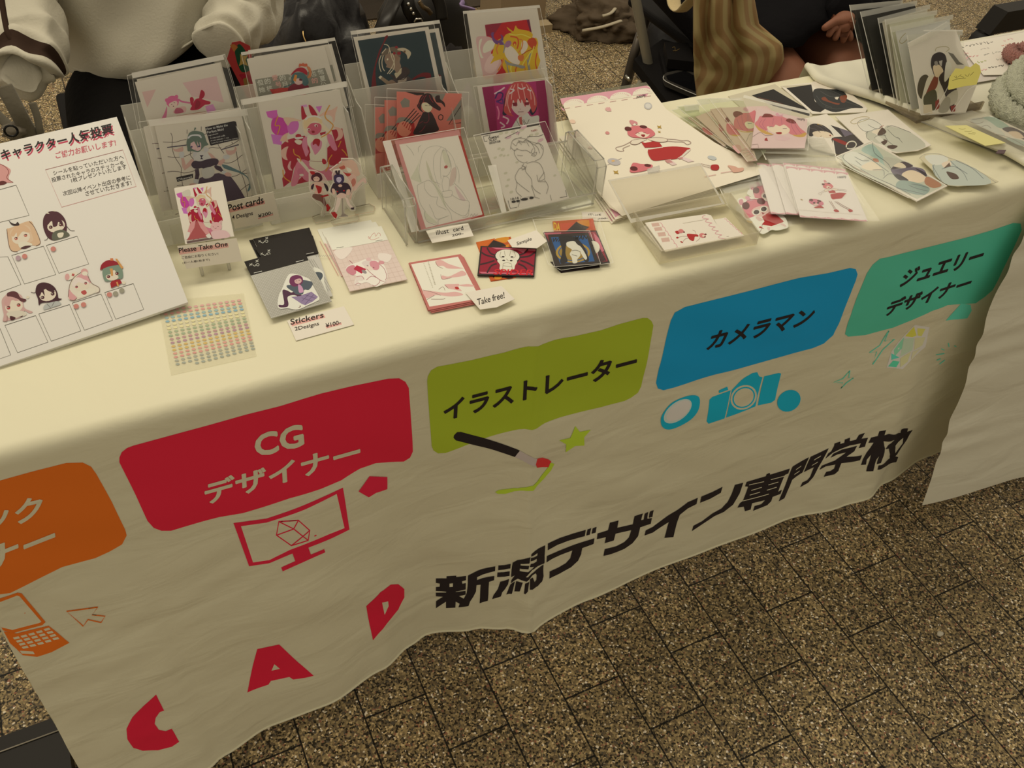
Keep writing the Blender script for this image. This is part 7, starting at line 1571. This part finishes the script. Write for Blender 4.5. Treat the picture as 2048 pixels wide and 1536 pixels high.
# ------------------------------------------------------------------ bags and things on the floor
def striped_bag():
    m = bpy.data.materials.new('striped_cotton'); m.use_nodes = True; nt = m.node_tree; N = nt.nodes.new; K = nt.links.new; b = nt.nodes['Principled BSDF']
    at = N('ShaderNodeAttribute'); at.attribute_name = 'stripe'; ma = N('ShaderNodeMath'); ma.operation = 'FRACT'; K(at.outputs['Fac'], ma.inputs[0])
    cr = N('ShaderNodeValToRGB'); cr.color_ramp.interpolation = 'LINEAR'; e = cr.color_ramp.elements; e[0].position = .42; e[0].color = (.34, .21, .09, 1); e[1].position = .50; e[1].color = (.42, .33, .15, 1); x = e.new(.92); x.color = (.42, .33, .15, 1); x = e.new(1.0); x.color = (.34, .21, .09, 1)
    K(ma.outputs[0], cr.inputs[0]); K(cr.outputs[0], b.inputs['Base Color']); b.inputs['Roughness'].default_value = .85
    n, mm = 46, 40; V, F, S = [], [], []
    L_ = [(1390, -30), (1390, 60), (1389, 110), (1391, 145), (1396, 185), (1400, 260)]; R_ = [(1500, -30), (1515, 50), (1562, 90), (1566, 130), (1568, 185), (1572, 260)]
    def ev(A, t): t *= len(A) - 1; i = min(int(t), len(A) - 2); f = t - i; return (A[i][0] * (1 - f) + A[i + 1][0] * f, A[i][1] * (1 - f) + A[i + 1][1] * f)
    for i in range(n + 1):
        v = i / n; l, r = ev(L_, v), ev(R_, v)
        for j in range(mm + 1):
            u = j / mm; px, py = l[0] + (r[0] - l[0]) * u, l[1] + (r[1] - l[1]) * u
            bulge = .05 * math.sin(math.pi * u) ** .6 + .016 * math.sin(u * 17 + v * 7) * (1 - v * .5) + .014 * noise.noise(Vector((u * 4, v * 6, 2)))
            V.append(W3(px, py, .715 - bulge)); S.append(u * 7 + .45 * math.sin(v * 9) + (1.2 * noise.noise(Vector((u * 1.5, v * 3, 4)))) * v)
    k = mm + 1
    for i in range(n):
        for j in range(mm): a = i * k + j; F.append((a, a + k, a + k + 1, a + 1))
    o = obj3('striped_bag', (V, F), m); at_ = o.data.attributes.new('stripe', 'FLOAT', 'POINT'); at_.data.foreach_set('value', S)
    s = o.modifiers.new('s', 'SOLIDIFY'); s.thickness = .004; s.offset = 1
    tag(o, 'crumpled beige cloth bag with yellow stripes held beside the black coat', 'bag')
    vf = ([], []); P = [W3(1392, -10, .78), W3(1378, 6, .80), W3(1362, 22, .82), W3(1350, 12, .85), W3(1346, -12, .88)]; tube(vf, catmull(P, 5, False), .016, 10, True, .2); obj3('strap', vf, fabric('strap_cotton', (.55, .44, .24), .2, 60), o)
striped_bag()
def lump(name, c, r, col, label, cat, amp=.18, seed=1, sc=3.0, rough=.6, subd=4, bump=.4, parent=None, zmin=.001):
    bm = bmesh.new(); bmesh.ops.create_icosphere(bm, subdivisions=subd, radius=1)
    for v in bm.verts:
        d = v.co.copy(); k = 1 + amp * noise.noise(d * sc * .5 + Vector((seed, 0, 0))) + amp * .7 * abs(noise.noise(d * sc * 1.7 + Vector((0, seed, 0))))
        v.co = Vector((d.x * r[0], d.y * r[1], d.z * r[2])) * k; v.co.z = max(v.co.z, zmin - c[2])
    me = bpy.data.meshes.new(name); bm.to_mesh(me); bm.free(); me.materials.append(mat(name + '_fabric', col, rough, bump=bump, bscale=18))
    me.polygons.foreach_set('use_smooth', [True] * len(me.polygons)); o = bpy.data.objects.new(name, me); C.objects.link(o); o.location = c
    if parent is not None: o.parent = parent; o.matrix_parent_inverse = WM(parent).inverted()
    else: tag(o, label, cat)
    return o
c = W3(630, 125, 1.62); b0 = lump('jacket_bundle', (c[0], 1.62, .20), (.17, .17, .26), (.012, .011, .012), 'glossy black jacket heaped behind the second and third racks', 'jacket', .3, 3, 3.4, .33)
vf = ([], []); tube(vf, catmull([W3(606, 62, 1.46), W3(607, 72, 1.45), W3(612, 84, 1.44)], 4, False), .0015, 6); obj3('zip_pull', vf, mat('gold', (.75, .5, .2), .3, .9), b0)
def backpack():
    c = W3(850, 20, 1.60); z0 = 0; x = c[0] + .02; y = 1.66
    t = empty('backpack', (x, y, 0), 'black leather backpack with metal studs behind the dark green cards', 'backpack')
    lm = mat('black_leather', (.014, .012, .010), .38)
    V, F = loft([(x, y, .002, .13, .08), (x, y, .04, .15, .095), (x, y, .22, .15, .095), (x, y - .0, .36, .13, .08), (x, y, .42, .09, .06), (x, y, .43, .02, .02)], 32, True, lambda t, z: .005 * math.sin(4 * t + z * 8)); obj3('bag_body', (V, F), lm, t)
    vf = ([], []); tube(vf, catmull([W3(868, -20, 1.48), W3(880, 10, 1.47), W3(885, 40, 1.46)], 4, False), .016, 10, True, .35); obj3('strap', vf, lm, t)
    s = ([], []); tube(s, [W3(808, -20, 1.50), W3(820, 20, 1.49), W3(836, 46, 1.48)], .020, 10, True, .3); so = obj3('strap', s, lm, t)
    for q in ((816, 8), (821, 18), (826, 27)): vf = ([], []); p = W3(*q, 1.472); tube(vf, [p, (p[0], p[1] - .006, p[2] + .002)], [.0055, .003], 10); obj3('stud', vf, mat('nickel', (.75, .72, .65), .2, 1), so)
    vf = ([], []); tube(vf, [W3(828, 44, 1.47), W3(832, 38, 1.47), W3(842, 38, 1.47), W3(846, 46, 1.47)], .0025, 8); obj3('buckle', vf, mat('nickel', (.75, .72, .65), .2, 1), t)
    vf = ([], []); tube(vf, catmull([W3(838, 2, 1.47), W3(846, 14, 1.465), W3(856, 20, 1.465), W3(862, 28, 1.465)], 8, False), [.004, .007] * 13, 7); obj3('chain', vf, mat('old_brass', (.25, .18, .10), .35, .9), t)
    vf = ([], []); tube(vf, [W3(795, -10, 1.50), W3(776, 30, 1.46), W3(762, 60, 1.42)], .02, 8, True, .4); obj3('strap', vf, lm, t)
backpack()
lump('fur_bag', tuple(W3(900, 78, 1.35)[:1]) + (1.36, .14), (.085, .10, .22), (.015, .012, .012), 'dark furry bag standing between the third and fourth racks', 'bag', .35, 6, 6, .9)
def doll():
    x, y, z = W3(932, 98, 1.18); t = empty('plush_doll', (x, y, .0), 'small purple and white plush leaning beside the dark furry bag', 'toy')
    lump('plush_body', (x + .01, y, .17), (.045, .045, .16), (.16, .07, .20), '', '', .25, 2, 5, .9, 3, .4, t)
    lump('white_apron', (x - .008, y - .035, .27), (.022, .018, .06), (.55, .52, .50), '', '', .2, 4, 5, .9, 3, .4, t)
    lump('plush_foot', (x - .005, y - .04, .17), (.016, .016, .026), (.45, .36, .30), '', '', .1, 4, 5, .9, 3, .4, t)
    vf = ([], []); tube(vf, catmull([W3(918, -8, 1.5), W3(926, 4, 1.49), W3(922, 12, 1.48), W3(936, 16, 1.47), W3(950, 20, 1.46)], 5, False), .008, 8, True, .4); obj3('lilac_ribbon', vf, mat('lilac', (.30, .22, .42), .6), t)
doll()
def carton():
    x0, x1, y0, y1 = 1.42, 1.605, 2.22, 2.40
    vf = ([], []); box(vf, (x0, y0, .0), (x1, y1, .40)); o = obj3('cardboard_box', vf, mat('kraft_card', (.36, .27, .17), .8, bump=.1), smooth=False)
    tag(o, 'tall plain brown cardboard box behind the yellow-haired card', 'box')
    vf = ([], []); P = hit(1068, 70, 2, 0); box(vf, (P.x - .0, P.y, .0), (P.x + .075, P.y + .05, .03)); tag(obj3('wooden_block', vf, mat('plain_wood', (.42, .33, .20), .6, bump=.1), smooth=False), 'little wooden block on the floor at the foot of the cardboard box', 'block')
carton()
def brown_bag():
    t = lump('canvas_bag', (1.84, 2.16, .03), (.175, .14, .09), (.10, .070, .042), 'slumped brown canvas bag on the floor', 'bag', .45, 8, 3.2, .8, 5)
    vf = ([], []); tube(vf, catmull([(1.66, 2.03, .055), (1.72, 1.995, .075), (1.80, 2.0, .085)], 5, False), .009, 8, True, .5); obj3('cream_handle', vf, fabric('cream_web', (.50, .44, .32), .2, 60), t)
    vf = ([], []); tube(vf, catmull([W3(1205, 32, 2.03), W3(1222, 26, 2.03), W3(1234, 10, 2.08), W3(1236, -8, 2.15)], 6, False), .007, 8, True, .6); obj3('cream_handle', vf, fabric('cream_web', (.50, .44, .32), .2, 60), t)
    lump('folded_cloth', (1.90, 2.22, .12), (.07, .05, .03), (.35, .33, .38), '', '', .3, 3, 4, .9, 3, .3, t)
brown_bag()
def markers():
    P = [hit(*q, 2, .03) for q in ((1232, 22), (1246, -4), (1275, 6), (1262, 30))]
    t = empty('marker_box', (P[0].x, P[0].y, 0), 'box of marker pens with rainbow coloured panel beside the brown canvas bag', 'box')
    A = Art(FLAT(.032), (0, 0, 1)); A.slab([(1225, 18), (1246, -30), (1300, -22), (1276, 26), (1240, 36)], mat('black_card', (.01, .01, .01), .5), .031); o = A.build('carton', t)
    b = Art(FLAT(.0325), (0, 0, 1)); b.c = A.c
    for i, cl in enumerate(('c8a014', '1f7a4a', '1480a0', '5a3a90', 'b8286a')): b.P([(1238 + i * 5.2, 35 - i * 3.6), (1243.2 + i * 5.2, 31.4 - i * 3.6), (1239.5 + i * 5.2, 19 - i * 3.6), (1233.5 + i * 5.2, 22.6 - i * 3.6)], cl)
    b.build('colour_panel', t)
markers()
lump('black_tote', (2.00, 1.80, .08), (.20, .16, .15), (.010, .010, .012), 'flat black fabric bag lying on the floor behind the folding chair', 'bag', .3, 11, 2.6, .6, 4)
def paper_bag():
    t = empty('paper_bag', (.32, .77, 0), 'brown paper bag with red and green star wrapping print, beside the black trousers', 'bag')
    P = [W3(446, 108, 1.0), W3(500, 190, 1.0)]
    kr = mat('kraft_card', (.30, .17, .075), .7, bump=.1)
    x0, x1, y0, y1, z0, z1 = .285, .36, .735, .80, .002, .64
    V = [(x0, y0, z0), (x1, y0, z0), (x1, y1, z0), (x0, y1, z0), (x0 - .05, y0, z1 + .06), (x1 - .02, y0, z1 - .03), (x1 - .02, y1, z1 - .03), (x0 - .05, y1, z1 + .06)]
    obj3('bag_body', (V, [(0, 3, 2, 1), (4, 5, 6, 7), (0, 1, 5, 4), (1, 2, 6, 5), (2, 3, 7, 6), (3, 0, 4, 7)]), kr, t, smooth=False)
    pl = Plane(.3, y0 - .001, .3, 0, 0); pl.vmin = -9
    a = Art(pl, (420, 60, 1), WU)
    a.slab('34,58 44,25 60,22 80,32 86,70 95,140 84,150 60,108', mat('print_red', (.42, .035, .04), .6), .0004)
    a.P('50,42 58,28 70,40 78,60 80,80 64,84 56,70 52,56', '123a22', 1).P('60,48 66,52 76,50 71,60 76,72 66,68 58,72 61,60', '9a7a3a').P('58,90 70,88 84,96 90,120 80,116 70,104', '8c1626', 1).P('66,98 74,94 78,104 84,110 76,112 70,116', '7a5a28')
    a.P('40,30 48,28 56,34 48,44', '9a5a2a'); a.build('printed_panel', t)
paper_bag()
def left_bag():
    t = empty('dark_handbag', (-.12, .72, 0), 'dark bag with grey shoulder straps and a pale plush charm behind the voting board', 'bag')
    lump('bag_body', (-.16, .74, .16), (.11, .10, .24), (.022, .016, .012), '', '', .25, 5, 3, .5, 4, .4, t)
    g = fabric('grey_webbing', (.13, .115, .085), .2, 50)
    for P, r in (((W3(8, 172, .62), W3(22, 198, .61), W3(40, 232, .60), W3(60, 270, .60), W3(66, 292, .60)), .011), ((W3(64, 205, .62), W3(74, 232, .61), W3(80, 262, .60), W3(84, 285, .60)), .005), ((W3(-10, 225, .62), W3(12, 246, .61), W3(30, 258, .60)), .008)):
        vf = ([], []); tube(vf, catmull(P, 5, False), r, 10, True, .35); obj3('strap', vf, g, t)
    a = W3(30, 262, .60); lump('plush_charm', a, (.015, .013, .011), (.16, .14, .11), '', '', .35, 7, 6, .9, 3, .4, t, -9)
    vf = ([], []); c_ = W3(22, 262, .565); tube(vf, [(c_[0] + .008 * math.cos(k), c_[1], c_[2] + .008 * math.sin(k)) for k in [math.pi * i / 6 for i in range(13)]], .0016, 6); obj3('key_ring', vf, mat('black_metal', (.02, .02, .02), .3, .8), t)
left_bag()
def dark_slab():
    P = [hit(*q, 2, .004) for q in ((470, 14), (1010, -52), (1010, 6), (520, 66))]
    V = [(p.x, p.y, .006) for p in P] + [(p.x, p.y, .0005) for p in P]
    o = obj3('dark_floor_slab', (V, [(0, 1, 2, 3)[::-1], (4, 5, 6, 7)] + [(i, i + 4, (i + 1) % 4 + 4, (i + 1) % 4) for i in range(4)]), mat('dark_brown', (.055, .038, .022), .75, bump=.2), smooth=False)  # thin slab in a darker brown than the paving
    tag(o, 'flat dark brown slab lying on the floor far behind the racks', 'board')
dark_slab()
def chair_far():
    t = empty('folding_chair', (.82, 2.5, 0), 'folding chair far behind the racks, only its steel legs in view', 'chair')
    for a, b, m in (((600, 112), (588, -10), sb()), ((642, 26), (630, -10), st_())):
        p = hit(*a, 2, 0.0); q = W3(b[0], b[1], p.y + .02); d = Vector(q) - p
        vf = ([], []); tube(vf, [tuple(p), tuple(p + d * (.45 / max(d.z, .05)))], .012, 10); obj3('leg', vf, m, t)
    for x, y in ((1.05, 2.25), (1.16, 2.62)): vf = ([], []); tube(vf, [(x, y, 0), (x, y, .45)], .012, 10); obj3('leg', vf, sb(), t)
    vf = ([], []); box(vf, (.70, 2.28, .45), (1.14, 2.7, .475)); obj3('seat', vf, mat('black_vinyl', (.009, .008, .008), .6, spec=.1), t, smooth=False)
chair_far()
def caster_stand():
    t = empty('rolling_stand', (3.2, 1.6, 0), 'black steel foot of a rolling stand with a caster at the top right', 'stand'); bm_ = mat('black_steel', (.012, .010, .008), .45, .2)
    a, b = Vector((3.09, 1.50, .0)), Vector((4.4, 1.50, .0)); d = (b - a).normalized(); n = Vector((-d.y, d.x, 0)) * .035
    V = []
    for z in (.085, .165):
        sh = d * (.05 if z > .1 else 0)
        for p in (a + n + sh, a - n + sh, b - n, b + n): V.append((p.x, p.y, z))
    obj3('foot_beam', (V, [(0, 3, 2, 1), (4, 5, 6, 7), (0, 1, 5, 4), (1, 2, 6, 5), (2, 3, 7, 6), (3, 0, 4, 7)]), bm_, t, smooth=False)
    c = a + d * .02; vf = ([], []); tube(vf, [tuple(c + Vector((n.x * .8, n.y * .8, .042))), tuple(c - Vector((n.x * .8, n.y * .8, -.042)))], .041, 22); obj3('caster_wheel', vf, mat('black_rubber', (.02, .02, .02), .6), t)
    vf = ([], []); tube(vf, [tuple(c + Vector((0, 0, .06))), tuple(c + Vector((0, 0, .09)))], .02, 12); obj3('caster_fork', vf, bm_, t)
caster_stand()
vf = ([], []); box(vf, (-.95, -.03, .0005), (-.288, .113, .022)); fb = obj3('stand_foot', vf, mat('black_steel', (.012, .010, .008), .45, .2), smooth=False); tag(fb, 'flat black foot plate on the floor past the left end of the banner cloth', 'stand')
vf = ([], []); tube(vf, [(-.95, .088, .0235), (-.288, .088, .0235)], .0012, 6); obj3('edge_line', vf, mat('pale_line', (.45, .42, .36), .5), fb)  # thin pale line along the foot plate
p = hit(1880, 1268, 2, .002); lump('pebble', (p.x, p.y, .003), (.006, .005, .003), (.62, .58, .48), 'tiny white stone chip lying on the paving at the right', 'stone', .3, 2, 3, .8, 2)
